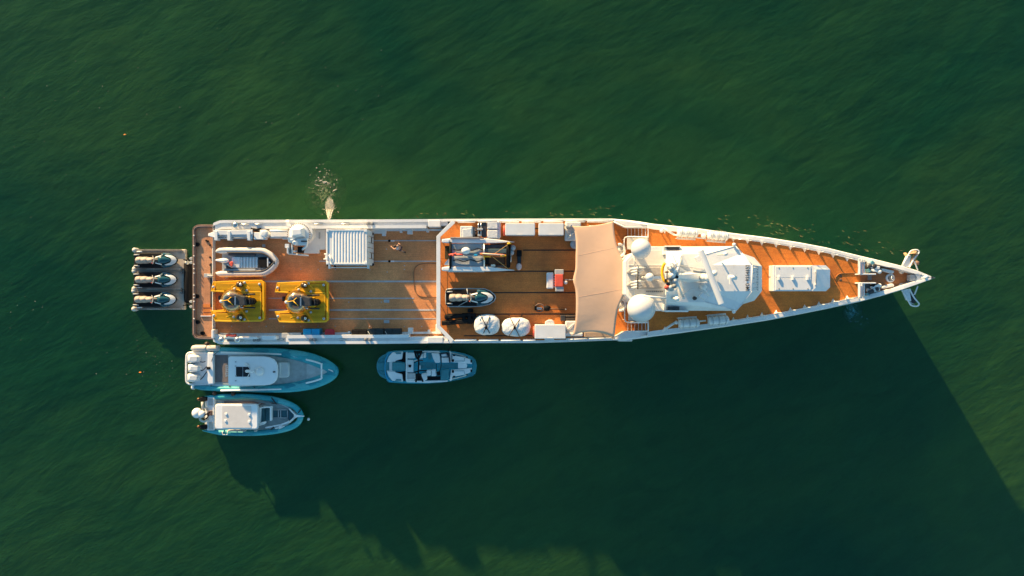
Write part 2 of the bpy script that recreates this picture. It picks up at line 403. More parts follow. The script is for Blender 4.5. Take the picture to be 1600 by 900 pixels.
# waterway: white ledge along the deck edge
def ledge(name, x0, x1, side, i0, i1, z0, z1, m=WHITE, zf=None):
    mb = MB(); rg = []
    x = x0
    xs = [x0]
    while xs[-1] + 10 < x1: xs.append(xs[-1] + 10)
    xs.append(x1)
    for x in xs:
        dz = zf(x) if zf else 0
        a = edge(x, side, 0, i0); b = edge(x, side, 0, i1)
        rg.append([(a.x, a.y, z0 + dz), (a.x, a.y, z1 + dz), (b.x, b.y, z1 + dz), (b.x, b.y, z0 + dz)])
    mb.loft(rg); return obj(name, mb, m, ship)
def steel_z(x):
    for a, b in zip(ST, ST[1:]):
        if a[0] <= x <= b[0]: return a[3] + (b[3] - a[3]) * (x - a[0]) / (b[0] - a[0])
for s in (0, 1):
    # aft double bulwark: outer and inner cap with a trough between
    ledge("bulwark_outer", 454, 700, s, .03, .24, ZA - .1, 3.42)
    ledge("bulwark_outer", 336, 448, s, .03, .24, ZA - .1, 2.93)
    ledge("bulwark_trough", 450, 700, s, .22, .52, ZA - .1, 3.30)
    ledge("quarter_deck_step", 338, 452, s, .22, .72, ZA - .1, 2.86)
    ledge("bulwark_inner", 452, 667 if s == 0 else 640, s, .48, .72, ZA - .1, 3.46)
    ledge("deck_margin", 342, 700, s, .70, .86, ZA - .05, ZA + .05)
    ledge("gunwale_ledge", 694, 958, s, .05, .22, ZM - .05, ZM + .055)
    ledge("gunwale_ledge", 1010, 1343, s, .12, .46, ZF - .1, ZF + .07)
    ledge("bow_bulwark", 1342, 1451, s, .14, .36, ZF - .05, 0.04, zf=steel_z) if False else None
# raised bulwark round the bow
for s in (0, 1):
    mb = MB(); rg = []
    for x in range(1342, 1452, 6):
        z1 = steel_z(x) + .06; a = edge(x, s, 0, .10); b = edge(x, s, 0, .40 if x < 1390 else .34 if x < 1430 else .25)
        if x > 1444: b = edge(x, s, 0, .2)
        rg.append([(a.x, a.y, ZF - .1), (a.x, a.y, z1), (b.x, b.y, z1), (b.x, b.y, ZF - .1)])
    mb.loft(rg); obj("bow_bulwark", mb, WHITE, ship)
mb = MB(); mb.ppoly([(1418, 421), (1436, 426), (1452, 431), (1457, 434.5), (1452, 438), (1436, 442), (1418, 447), (1432, 440), (1434, 434), (1432, 428)], 5.2, 5.5); obj("stem_plate", mb, WHITE, ship, bevel=.03)
mb = MB(); mb.prect(1423, 429, 1431.5, 439.5, 4.82, 5.35); obj("stem_locker", mb, LGREY, ship, bevel=.03)
mb = MB(); mb.lathe(P(1443, 433, 5.5), [(.22, 0), (.22, .1), (.1, .14), (.1, .3), (.16, .36), (.02, .4)], 14); obj("jackstaff_socket", mb, WHITE, ship)
mb = MB(); mb.lathe(P(1445.5, 436.5, 5.5), [(.12, 0), (.12, .12), (.02, .14)], 10); obj("fairlead", mb, STEEL, ship)

# aft bulwark end rounding and stiffener pads
for s, y in ((0, 0), (1, 0)):
    for px, wd, dp in ((598, 6, .55), (625, 4, .30), (639, 8.5, .42), (667, 4, .28), (566, 3.6, .3)) if s == 0 else ((640, 8, .5), (669, 4, .32), (684, 8.5, .75), (572, 3.6, .3), (543, 3.6, .26)):
        a = edge(px, s, 0, .7); sg = -1 if s == 0 else 1
        b = MB(); b.box((a.x, a.y + sg * dp / 2, ZA + .12), (wd / 20, dp, .3)); obj("bulwark_bracket", b, WHITE, ship, bevel=.03)
b = MB(); b.prect(669, 344, 688, 354.5, ZA - .1, 3.48); obj("bulwark_gate", b, WHITE, ship, bevel=.03)
b = MB(); b.prect(640 + 28, 526.5, 640 + 52, 536.0, ZA - .1, 3.47); obj("bulwark_gate", b, WHITE, ship, bevel=.03)
for x in (370, 391, 412, 452, 500, 540, 575): # fittings in the trough
    for s in (0, 1):
        a = edge(x + rnd.uniform(-6, 6) - (8 if s else 0), s, 3.30 if x > 455 else 2.86, .36)
        b = MB(); k = rnd.choice((0, 1, 2))
        if k == 0: b.lathe(a, [(.09, 0), (.09, .16), (.13, .18), (.13, .22), (.02, .24)], 10); b.lathe((a.x + .34, a.y, a.z), [(.09, 0), (.09, .16), (.13, .18), (.13, .22), (.02, .24)], 10)
        elif k == 1: b.box((a.x, a.y, a.z + .08), (.9, .14, .16))
        else: b.tube([a + Vector((-.3, 0, .08)), a + Vector((.3, 0, .08))], .05); b.box((a.x, a.y, a.z + .03), (.1, .1, .1))
        obj("mooring_bollard" if k == 0 else "trough_fitting", b, (MGREY, WHITE, STEEL)[k], ship, bevel=.015)
for x, y in ((368, 351.5), (471 - 100, 531), (346, 531)):
    b = MB(); b.ball(P(x, y, 3.5), .24, 12, .7, lo=0); obj("roller_fairlead", b, STEEL, ship)

# deck tracks
TRACK = mat("track_light", (0.50, 0.47, 0.46), 0.4, var=.1)
TRACKD = mat("track_dark", (0.02, 0.017, 0.015), 0.8)
for x0, x1, y, wd in ((583, 682, 376, .075), (499, 682, 408.2, .085), (410, 682, 439.7, .13), (419, 647, 466, .085), (420, 682, 484.3, .13), (420, 682, 498, .075), (500, 512, 439.7, .13)):
    if x1 - x0 < 20: continue
    a, c = P(x0, y, ZA), P(x1, y, ZA)
    b = MB(); b.box(((a.x + c.x) / 2, a.y, ZA + .006), (c.x - a.x, wd, .02)); obj("deck_track", b, TRACK, ship)
for x0, x1, y in ((836, 846, 357.2), (817, 900, 390.8), (700, 900, 423.8), (700, 900, 457.3), (700, 900, 490.8), (725, 832, 524.6)):
    a, c = P(x0, y, ZM), P(x1, y, ZM)
    b = MB(); b.box(((a.x + c.x) / 2, a.y, ZM + .006), (c.x - a.x, .085, .016)); obj("deck_track", b, TRACKD, ship)
for k in range(14):
    x = 335 + k * 27
    for y in (421, 510):
        if rnd.random() < .75:
            b = MB(); b.lathe(P(x, y + rnd.uniform(-.5, .5), ZA), [(.045, 0), (.045, .02), (.01, .03)], 8); obj("lashing_socket", b, TRACK, ship)
for x in (596, 632, 545, 565, 604, 645, 560, 605): 
    b = MB(); b.lathe(P(x, rnd.choice((389, 425, 415, 472, 456)), ZA), [(.045, 0), (.045, .02), (.01, .03)], 8); obj("lashing_socket", b, TRACK, ship)
for x, y in ((604, 470.5), (604, 502.5), (354, 432.5), (413, 432), (412, 384)):
    b = MB(); b.rrect(x - 4.2 * (1 if x > 500 else .55), y - 2.4, x + 4.2 * (1 if x > 500 else .55), y + 2.4, .6, ZA, ZA + .035); obj("flush_hatch", b, LGREY, ship)
for y in (376.3, 408.2):
    b = MB(); b.lathe(P(608.5, y, ZA), [(.10, 0), (.10, .05), (.03, .06)], 10); obj("track_stop", b, BLACK, ship)
    b = MB(); b.prect(610.5, y - 1.1, 616, y + 1.1, ZA, ZA + .08); obj("track_plate", b, WHITE, ship)
# stern: white cross track, little davit, black deck fittings, steps
b = MB(); b.prect(331.3, 388, 334.8, 527, ZA - .02, ZA + .22); obj("stern_coaming", b, WHITE, ship, bevel=.03)
b = MB(); b.prect(328.6, 411, 331.2, 480, ZA, ZA + .05); obj("coaming_seam", b, DGREY, ship)
b = MB(); b.prect(318.5, 427.5, 327, 433.5, ZA, ZA + .5); b.tube([P(324, 430.5, ZA + .55), P(333, 431.5, ZA + .55)], .07); obj("stern_davit", b, LGREY, ship, bevel=.02)
for x, y in ((309, 382), (308.5, 463), (309.5, 503), (317, 520.5)):
    b = MB(); b.lathe(P(x, y, ZA), [(.17, 0), (.17, .10), (.13, .14), (.13, .08)], 14); obj("capstan_recess", b, BLACK, ship)
for x, y in ((322.5, 376), (328.5, 383), (328.5, 402), (329, 414), (325, 377)):
    b = MB(); b.lathe(P(x, y, ZA), [(.08, 0), (.08, .05), (.05, .06)], 10); obj("deck_socket", b, BLACK, ship)
for k, y in enumerate((478, 485, 492)):
    b = MB(); b.prect(317, y - 2.6, 330.5, y + 2.6, ZA, ZA + .05); obj("step_tread", b, TEAKM, ship)
b = MB(); b.prect(313, 493.2, 330, 494.4, ZA, ZA + .08); obj("step_nosing", b, WHITE, ship)
for x, y in ((330, 515),):
    b = MB(); b.rrect(x, y, x + 4, y + 14, 1.5, ZA, ZA + .8); obj("stern_post", b, WHITE, ship, bevel=.04)

# rail on the edge of the mid deck (wide cap, posts, wires)
def capline(pts, zcap, w=.30, posts=1.2, name="edge_rail", wires=3, z0=ZM, ins=None, th=.07):
    g = MB(); strip(g, [Vector((p.x, p.y, 0)) for p in pts], w, zcap - th, zcap); obj(name, g, WHITE, ship, bevel=.015)
    d = 0
    for a, b in zip(pts, pts[1:]):
        Ls = (b - a).length; k = max(1, round(Ls / posts))
        for i in range(k + 1):
            q = a.lerp(b, i / k); g = MB(); g.tube([(q.x, q.y, z0), (q.x, q.y, zcap - th + .01)], .028, 6); obj("rail_post", g, WHITE, ship)
    g = MB()
    for wz in range(wires):
        zz = z0 + (zcap - z0) * (wz + 1) / (wires + 1)
        g.tube([Vector((p.x, p.y, zz)) for p in pts], .012, 5)
    if wires: obj("rail_wires", g, STEEL, ship)
rp = [P(x, y, 4.4) for x, y in ((709, 346), (685, 369.5), (685, 510), (707, 533.5))]
capline(rp, 4.4, w=.30, posts=1.6)
# low handrails in separate lengths along the mid deck
for s in (0, 1):
    xs = ((716, 743), (748, 777), (782, 811), (815, 845), (849, 879), (883, 913), (917, 953)) if s == 0 else ((712, 745), (749, 779), (783, 813), (817, 836), (884, 915), (918, 955))
    for x0, x1 in xs:
        g = MB(); a = edge(x0, s, 4.3, .28); c = edge(x1, s, 4.3, .28); a.z = c.z = 4.3
        g.tube([a, c], .045, 8)
        for t in (.04, .35, .65, .96):
            q = a.lerp(c, t); g.tube([(q.x, q.y, ZM), (q.x, q.y, 4.3)], .022, 6)
        for zz in (3.65, 3.85, 4.08): g.tube([(a.x, a.y, zz), (c.x, c.y, zz)], .010, 5)
        obj("handrail", g, WHITE, ship)
        a.z = c.z = 0
        g = MB(); strip(g, [a, c], .12, ZM, ZM + .16); obj("rail_footing", g, WHITE, ship, bevel=.02)
# rail of the fore deck: leaning stanchions with brackets, top wire and middle wire
for s in (0, 1):
    sg = -1 if s == 0 else 1
    xs = [1038] + [1144.5 + 22.1 * k for k in range(9)]
    tops = []
    for x in xs:
        if x > 1338: continue
        a = edge(x, s, ZF, .50)
        g = MB(); tp = Vector((a.x, a.y, ZF + 1.0)); tops.append(tp)
        g.tube([a, tp], .030, 6)
        g.add([a + Vector((-.20, -sg * .10, .0)), a + Vector((.08, -sg * .10, .0)), a + Vector((-.02, sg * .22, .0)), a + Vector((-.05, -sg * .02, .38))], [(0, 1, 2), (0, 1, 3), (1, 2, 3), (2, 0, 3)])
        obj("rail_stanchion", g, WHITE, ship)
    end = edge(1341, s, 0, .5); end.z = ZF + 1.0; tops.append(end)
    g = MB(); g.tube(tops[1:], .020, 6); g.tube([Vector((p.x, p.y, ZF + .5)) for p in tops[1:]], .012, 5)
    obj("guard_wires", g, STEEL, ship)
# diagonal braces and rails by the liferafts
for y0, y1, ys in ((355.5, 367, 0), (517, 504.5, 1)):
    g = MB(); g.tube([P(1035, y0, ZF + .5), P(1054, y1, ZF + .5)], .085, 8); obj("raft_brace", g, WHITE, ship)
    g = MB(); a = P(1054, y1, ZF + .6); c = P(1103, y1 + (6 if ys == 0 else -3.5), ZF + .6); g.tube([a, c], .05, 6)
    obj("raft_rail", g, WHITE, ship)
for x, y, r in ((1031.5, 361.3, .15), (1096.3, 369.8, .20), (1054, 503.5, .14)):
    g = MB(); g.lathe(P(x, y, ZF), [(.07, 0), (.07, .45), (r, .5), (r * .9, .62), (r * .3, .68)], 16); obj("mushroom_vent", g, WHITE, ship)

# side fairing between mid and fore decks, stairs and landings
for s in (0, 1):
    f = (lambda y: y) if s == 0 else (lambda y: 877.2 - y)
    g = MB()
    pts = [(957, 344), (962, 346), (977, 353.6), (1010, 354.6), (1014, 352.5), (1000, 349), (978, 345)] if s == 0 else [(957, 531), (962, 527.5), (976, 519), (1012, 517.5), (1014, 524), (1000, 527.6), (978, 530)]
    g.ppoly(pts, ZM - .1, 4.55); obj("side_fairing", g, WHITE, ship, bevel=.03)
    g = MB(); q = [(957, 345.5), (976.5, 355)] if s == 0 else [(957, 529), (976.5, 518)]
    g.tube([P(q[0][0], q[0][1], 4.7), P(q[1][0], q[1][1], 4.75), P(1011, q[1][1] + (0 if s == 0 else -.6), 4.85)], .06, 6); obj("fairing_rail", g, WHITE, ship)
    y0, y1 = (356.5, 369.5) if s == 0 else (503.5, 517)
    for k in range(6):
        g = MB(); x = 981 + k * 5.5; zz = ZM + .18 + k * .2
        g.prect(x, y0, x + 5.2, y1, zz - .06, zz); obj("stair_tread", g, TEAKM, ship)
        g = MB(); g.prect(x - .35, y0, x + .35, y1, zz - .02, zz + .03); obj("tread_nosing", g, WHITE, ship)
    for y in (y0 - .4, y1 + .4):
        g = MB(); a = P(979, y, ZM + .1); c = P(1013, y, ZF + .05)
        g.add([a + Vector((0, -.03, -.1)), c + Vector((0, -.03, -.1)), c + Vector((0, -.03, .12)), a + Vector((0, -.03, .12)), a + Vector((0, .03, -.1)), c + Vector((0, .03, -.1)), c + Vector((0, .03, .12)), a + Vector((0, .03, .12))],
              [(0, 1, 2, 3), (4, 5, 6, 7), (0, 1, 5, 4), (3, 2, 6, 7), (0, 3, 7, 4), (1, 2, 6, 5)]); obj("stair_string", g, WHITE, ship)
    # handrail that curves round from the stair to the house front
    yy = 370.3 if s == 0 else 502.8
    if s == 0: path = [(1013, 370.3, 5.7), (985, 369.8, 4.9), (979, 370.5, 4.7), (975.8, 373.5, 4.6), (975.2, 390, 4.6), (975.4, 404, 4.6)]
    else: path = [(1013, 504, 5.7), (985, 504, 4.9), (980, 503.2, 4.7), (976.6, 500, 4.6), (976, 485, 4.6), (976.4, 468, 4.6)]
    g = MB(); g.tube([P(*p) for p in cr(path, 4)], .045, 8)
    for p in path[1:]:
        g.tube([P(*p), Vector((P(*p).x, P(*p).y, ZM))], .022, 6)
    obj("stair_handrail", g, WHITE, ship)
g = MB(); g.prect(980, 371.5, 1012, 389.5, ZF - .05, ZF + .06); obj("side_landing", g, CREAM, ship)
g = MB(); g.prect(982, 484, 1012, 501, ZF - .05, ZF + .06); obj("side_landing", g, CREAM, ship)
g = MB(); g.prect(1012.5, 356, 1013.4, 370, ZF, ZF + .1); obj("landing_rail", g, WHITE, ship)
g = MB(); g.tube([P(1013, 503, 5.7), P(1013, 517, 5.7)], .04, 6); g.tube([P(1013, 517, 5.7), Vector((P(1013, 517, 5.7).x, P(1013, 517, 5.7).y, ZF))], .03, 6); obj("landing_rail", g, WHITE, ship)
# fender block hanging at the lower side
g = MB(); g.prect(966, 530.5, 988, 533.5, 2.6, 3.0); obj("hull_fender", g, WHITE, ship, bevel=.04)
g = MB(); g.prect(851, 528, 866, 534.3, 3.3, 3.62); obj("hull_fender", g, WHITE, ship, bevel=.04)
# ---------------------------------------------------------------- deckhouse, wheelhouse, mast (parts of the ship)
def faces(mb, verts, fs): return mb.add(verts, fs)
# lower house
g = MB(); low = [(976.5, 408), (988, 395.5), (1016, 385), (1046, 385), (1046, 486), (1024, 486), (988, 473), (976.5, 460)]
top = [P(x, y, 7.0) for x, y in low]
g.loft([[(p.x, p.y, ZM - .05) for p in top], [(p.x, p.y, 7.0) for p in top]]); obj("lower_deckhouse", g, WHITE, ship, bevel=.05)
ROOF = mat("roof_cream", (0.70, 0.66, 0.60), .55, var=.04, scale=1.5, dirt=.15)
g = MB(); g.ppoly([(982, 409), (991, 400), (1018, 391.5), (1040, 392), (1040, 470), (1018, 470), (991, 466), (982, 459)], 7.0, 7.03); obj("roof_panel", g, ROOF, ship)
for a, b in (((991, 400), (991, 466)), ((982, 414), (1040, 414)), ((982, 452), (1040, 452))):
    g = MB(); strip(g, [P(a[0], a[1], 7.04), P(b[0], b[1], 7.04)], .06, 7.0, 7.06); obj("roof_batten", g, WHITE, ship)
# upper house with faceted roof
V = {}
def v(k, x, y, z): V[k] = P(x, y, z)
v('A', 1041, 397, 8.7); v('B', 1103, 397, 8.7); v('C', 1149.5, 384.6, 8.1); v('D', 1159.5, 395.5, 8.15); v('E', 1175, 414, 8.62); v('F', 1175, 455, 8.62)
v('G', 1159.5, 475, 8.15); v('H', 1150, 485.6, 8.1); v('I', 1103, 472, 8.6); v('J', 1041, 472, 8.62); v('K', 1113, 414, 8.74); v('L', 1113, 455, 8.74)
v('K0', 1041, 414, 8.74); v('L0', 1041, 455, 8.74)
v('a', 1041, 385.5, 7.5); v('j', 1041, 485.4, 7.5)
v('d', 1161, 396.8, 7.55); v('e', 1178.5, 402.3, 7.5); v('f', 1190.5, 416, 7.5); v('g', 1190.5, 454.8, 7.5); v('h', 1178.5, 469.8, 7.5); v('i', 1161, 475.2, 7.55)
v('e1', 1166, 402, 8.2); v('h1', 1166, 468, 8.2)
order = list(V)
def low_of(k, z): p = V[k]; return Vector((p.x, p.y, z))
ids = {k: i for i, k in enumerate(order)}; vs = [V[k] for k in order]
def F(*ks): return tuple(ids[k] for k in ks)
fs = [F('A', 'B', 'K', 'K0'), F('B', 'C', 'D', 'K'), F('D', 'E', 'K'), F('K', 'E', 'F', 'L'), F('K0', 'K', 'L', 'L0'), F('F', 'G', 'L'), F('L', 'G', 'H', 'I'), F('L0', 'L', 'I', 'J'),
      F('A', 'B', 'C', 'a'), F('J', 'I', 'H', 'j')]
base = ['a', 'C', 'd', 'e', 'f', 'g', 'h', 'i', 'H', 'j']
for k in base:
    p = V[k]; q = Vector((p.x - (.25 if k in 'fg' else 0), p.y + (-.12 if p.y > .3 else .12), ZF - .05)); ids[k + '_']= len(vs); vs.append(q)
fs += [F('D', 'E', 'f', 'e'), F('E', 'F', 'g', 'f'), F('F', 'G', 'h', 'g'), F('C', 'D', 'd'), F('D', 'd', 'e'), F('G', 'H', 'i'), F('G', 'h', 'i')]
for a, b in zip(base, base[1:] + base[:1]): fs.append(F(a, b, b + '_', a + '_'))
fs += [F('A', 'a', 'j', 'J', 'L0', 'K0')]
g = MB(); g.add(vs, fs); obj("wheelhouse", g, WHITE, ship)
# raised edge strips that outline the roof facets
for ks in (('B', 'C'), ('C', 'D'), ('D', 'E'), ('E', 'F'), ('F', 'G'), ('G', 'H'), ('H', 'I')):
    a, b = V[ks[0]], V[ks[1]]; g = MB(); g.tube([a, b], .035, 6); obj("roof_edge_trim", g, WHITE, ship)
# raked windscreen panes under the visor
WIN = mat("tinted_glass", (0.03, 0.07, 0.085), .08, var=.05)
for t0 in range(5):
    g = MB(); E, Fv, f_, g_ = V['E'], V['F'], V['f'], V['g']
    a = E.lerp(Fv, (t0 + .08) / 5); b = E.lerp(Fv, (t0 + .92) / 5); c = f_.lerp(g_, (t0 + .92) / 5); d = f_.lerp(g_, (t0 + .08) / 5)
    nn = Vector((.7, 0, .7)) * .02
    q = [a.lerp(d, .45) + nn, b.lerp(c, .55) + nn, b.lerp(c, .62) + nn, a.lerp(d, .62) + nn]
    g.add(q + [p - nn * 2 for p in q], [(0, 1, 2, 3), (4, 5, 6, 7), (0, 1, 5, 4), (1, 2, 6, 5), (2, 3, 7, 6), (3, 0, 4, 7)]); obj("visor_slot", g, LGREY, ship)
    g = MB(); m_ = (a + b) / 2; mm = (c + d) / 2; g.tube([m_.lerp(mm, .1) + nn * 2, m_.lerp(mm, .5) + nn * 2], .04, 6); obj("wiper_arm", g, WHITE, ship)
# side windows of the wheelhouse (seen from a step aside)
for s in (0, 1):
    for k in range(6):
        x0 = P(1060 + k * 14, 0, 7).x; y = (V['a'].y - .09 if s == 0 else V['j'].y + .09)
        p = V['a' if s == 0 else 'j']; t = .55
        g = MB(); g.box((x0 - .2, p.y - (.05 if s == 0 else -.05) + (.03 if s == 0 else -.03), 6.6), (.5, .04, .7)); obj("window", g, WIN, ship)
# vent intakes with dark openings
for s, (y0, y1) in ((0, (384.4, 397)), (1, (478, 487))):
    z = 7.9
    g = MB()
    if s == 0:
        o_ = [P(1039, 384, z), P(1064, 384, z), P(1066, 396.8, 8.5), P(1042, 396.8, 8.5)]
    else:
        o_ = [P(1039, 487.5, z), P(1076, 487.5, z), P(1064, 476, 8.2), P(1041, 476, 8.2)]
    g.loft([[(p.x, p.y, 6.6) for p in o_], o_]); obj("vent_housing", g, WHITE, ship, bevel=.02)
    g = MB(); yy0, yy1 = (385.7, 390.2) if s == 0 else (479.6, 484.8)
    g.prect(1043, yy0, 1061.5, yy1, 7.9, 8.26); obj("vent_opening", g, GLOSSB if s else mat("vent_brown", (.10, .05, .03), .8), ship)
    g = MB(); yy = (384.6, 385.6) if s == 0 else (484.9, 486.2)
    g.prect(1038, yy[0], 1064 if s == 0 else 1076, yy[1], 7.5, 8.35); obj("vent_lip", g, WHITE, ship)
    g = MB()
    for k in range(4): g.prect(1043, yy0 + .6 + k * 1.0, 1061.5, yy0 + .85 + k * 1.0, 8.26, 8.29)
    obj("vent_louvre", g, MGREY, ship)
# small facets beside the mast: sloping white plates and recesses
def plate(name, pts, th=.06, m=WHITE):
    g = MB(); q = [P(*p) for p in pts]; g.add(q + [p - Vector((0, 0, th)) for p in q], [tuple(range(len(q))), tuple(range(len(q), 2 * len(q)))] + [(i, (i + 1) % len(q), len(q) + (i + 1) % len(q), len(q) + i) for i in range(len(q))])
    return obj(name, g, m, ship)
plate("mast_fairing", [(1066, 397.5, 8.75), (1058, 412, 9.9), (1042, 416, 10.3), (1041, 397.5, 8.75)])
plate("mast_fairing", [(1067, 398, 8.78), (1075, 415, 8.98), (1060, 412.5, 9.8)])
plate("mast_fairing", [(1058, 413, 9.9), (1104, 421, 9.25), (1104, 424, 9.1), (1080, 419, 9.3)])
plate("mast_fairing", [(1060, 415.5, 10.5), (1083, 430, 9.5), (1082, 433, 9.5), (1064, 427, 10.2)])
plate("mast_fairing", [(1083, 422, 9.2), (1104, 425.5, 9.1), (1103, 436, 9.1), (1084, 433, 9.1)], m=LGREY)
plate("mast_fairing", [(1058, 452, 9.9), (1041, 456, 9.6), (1041, 472, 8.75), (1062, 471, 8.7)])
# mast: raked tapered tower with crosstrees
g = MB(); g.loft([[P(1075, 424, 8.9), P(1100, 427, 8.9), P(1100, 439, 8.9), P(1075, 442, 8.9)], [P(1052, 428, 12.6), P(1060, 429, 12.6), P(1060, 436, 12.6), P(1052, 437, 12.6)]]); obj("mast_tower", g, WHITE, ship, bevel=.05)
for a, b in (((1058, 423, 12.3), (1064, 404, 8.8)), ((1058, 440, 12.3), (1066, 462, 8.8)), ((1062, 428, 12.2), (1085, 437, 8.9)), ((1062, 430, 12.0), (1068, 452, 8.9)), ((1059, 438, 12.0), (1056, 455, 8.9)), ((1056, 415, 11.5), (1050, 399, 8.8))):
    g = MB(); g.tube([P(*a), P(*b)], [.06, .10], 8); obj("mast_strut", g, WHITE, ship)
g = MB(); g.prect(1041, 421, 1060, 448, 12.5, 12.62); obj("mast_platform", g, WHITE, ship, bevel=.03)
g = MB(); g.tube([P(1046, 412, 12.8), P(1046, 455, 12.8)], .09, 8); g.tube([P(1052, 414, 12.8), P(1052, 452, 12.8)], .06, 8); obj("crosstree", g, WHITE, ship)
def sub(name, mb, m, par, bevel=0):
    return obj(name, mb, m, par, bevel)
plat = [o for o in COL.objects if o.name.startswith("mast_platform")][0]
for x, y, w_, h_, m_ in ((1058, 433, 4.8, 4, GLOSSB), (1044, 443, 6, 3.8, GLOSSB), (1041, 438, 2.4, 4.5, BLACK), (1043, 425, 5, 2.6, mat("bronze", (.16, .08, .04), .4, metal=.5)), (1055, 433, 2, 2, MGREY), (1050, 433, 2, 2, MGREY)):
    g = MB(); g.prect(x - w_ / 2, y - h_ / 2, x + w_ / 2, y + h_ / 2, 12.9, 13.25); obj("navigation_lamp", g, m_, ship, bevel=.03)
for x, y, r, h in ((1045, 420, .17, 13.4), (1050, 424, .15, 13.3), (1047, 430, .2, 13.3), (1045, 449, .17, 13.2), (1049, 447, .15, 13.4), (1043, 434, .13, 13.4), (1054, 428, .16, 13.1), (1051, 439, .18, 13.3), (1042, 450, .15, 13.1), (1048, 452, .13, 13.0)):
    g = MB(); q = P(x, y, 12.62); g.lathe(q, [(r * .5, 0), (r * .5, h - 12.9), (r, h - 12.85), (r, h - 12.62), (r * .5, h - 12.52), (.01, h - 12.5)], 12); obj("mast_light", g, (WHITE, LGREY, MGREY)[int(x) % 3], ship)
for x, y in ((1045, 414), (1050.5, 415), (1054, 418), (1043, 418)):
    g = MB(); q = P(x, y, 12.6); g.tube([q, q + Vector((0, .1, 1.1))], .035, 6); g.box(q + Vector((0, .05, .7)), (.28, .06, .06)); obj("mast_aerial", g, WHITE, ship)
g = MB(); ring = [P(1041.5, 425.5, 12.9) + Vector((.42 * math.cos(a) * .6, .62 * math.sin(a), .12 * math.cos(a))) for a in [2 * math.pi * k / 20 for k in range(6, 17)]]
g.tube(ring, .09, 8); obj("yellow_arc_guard", g, YEL, ship)
g = MB(); g.ball(P(1042, 448.5, 13.1), .17, 12); obj("signal_lamp", g, REDO, ship)
# open-array radar on its post
a = P(1094.4, 390.6, 11.2); b = P(1127.5, 475.5, 11.2); c = (a + b) / 2; L_ = (b - a).length; ang = math.atan2(b.y - a.y, b.x - a.x)
g = MB(); q = P(1112, 436, 8.9); g.lathe((c.x, c.y, 8.9), [(.32, 0), (.24, 1.2), (.26, 1.7), (.3, 1.75), (.3, 2.0), (.05, 2.1)], 18); obj("radar_post", g, WHITE, ship)
g = MB(); d = (b - a).normalized(); nn = Vector((-d.y, d.x, 0))
g.loft([[p + nn * (r * math.cos(t)) + Vector((0, 0, r * .75 * math.sin(t))) for t in [2 * math.pi * k / 14 for k in range(14)]] for p, r in ((a, .17), (a + d * .05, .20), (b - d * .05, .20), (b, .17))], smooth=False); ra = obj("radar_scanner", g, WHITE2, ship, bevel=.01)
# small horizontal domes and devices on the wheelhouse roof
g = MB(); p, q = P(1138, 433, 9.7), P(1151, 434, 9.7); g.tube([p, q], [.16, .16], 12); g.tube([(p.lerp(q, .4).x, p.y, 8.9), (p.lerp(q, .4).x, p.y, 9.6)], .06); obj("searchlight", g, WHITE, ship)
g = MB(); g.tube([P(1141, 437, 9.0), P(1141, 437, 10.2)], .05); g.box(P(1141, 438.5, 10.2), (.12, .5, .1)); obj("searchlight_arm", g, WHITE, ship)
g = MB(); g.lathe(P(1122, 398.5, 8.75), [(.06, 0), (.06, 1.5), (.14, 1.55), (.14, 1.72), (.02, 1.8)], 10); obj("whip_mount", g, WHITE, ship)
g = MB(); g.ball(P(1116, 427, 9.3), .22, 14, 1.1); g.tube([P(1116, 427, 8.9), P(1116, 427, 9.2)], .12); obj("small_dome", g, DOME, ship)
g = MB(); g.box(P(1098.5, 463, 9.2), (.48, .30, .38), rz=R(-35)); g.tube([P(1098.5, 463, 8.6), P(1098.5, 463, 9.1)], .06); obj("floodlight", g, WHITE, ship, bevel=.03)
g = MB(); g.tube([P(1098, 447.5, 9.6), P(1108, 463, 8.9)], .05); g.lathe(P(1096.5, 448.5, 8.9), [(.2, 0), (.2, .5), (.14, .62), (.03, .66)], 12); obj("horn", g, WHITE, ship)
g = MB(); g.tube([P(1065, 461, 8.95), P(1084, 450, 9.2)], .045); g.ball(P(1068, 465, 8.9), .13, 10); obj("antenna_rod", g, WHITE, ship)
g = MB(); g.lathe(P(1085, 466, 8.75), [(.14, 0), (.1, .3), (.03, .4)], 10); obj("deck_light", g, DGREY, ship)
g = MB(); g.box(P(1092, 404, 9.1), (.45, .40, .3), rz=.5); g.tube([P(1088, 401, 9.0), P(1090, 407, 9.1)], .05); obj("camera_unit", g, WHITE, ship, bevel=.03)
g = MB(); g.lathe(P(1145, 382.5, 8.0), [(.05, 0), (.05, .2), (.13, .25), (.1, .4), (.02, .42)], 10); obj("side_lamp", g, WHITE, ship)
g = MB(); g.lathe(P(1144.5, 487, 8.0), [(.05, 0), (.05, .2), (.13, .25), (.1, .4), (.02, .42)], 10); obj("side_lamp", g, WHITE, ship)
g = MB(); g.prect(1069, 484.8, 1076, 487, 7.4, 7.7); obj("vent_grille", g, MGREY, ship)
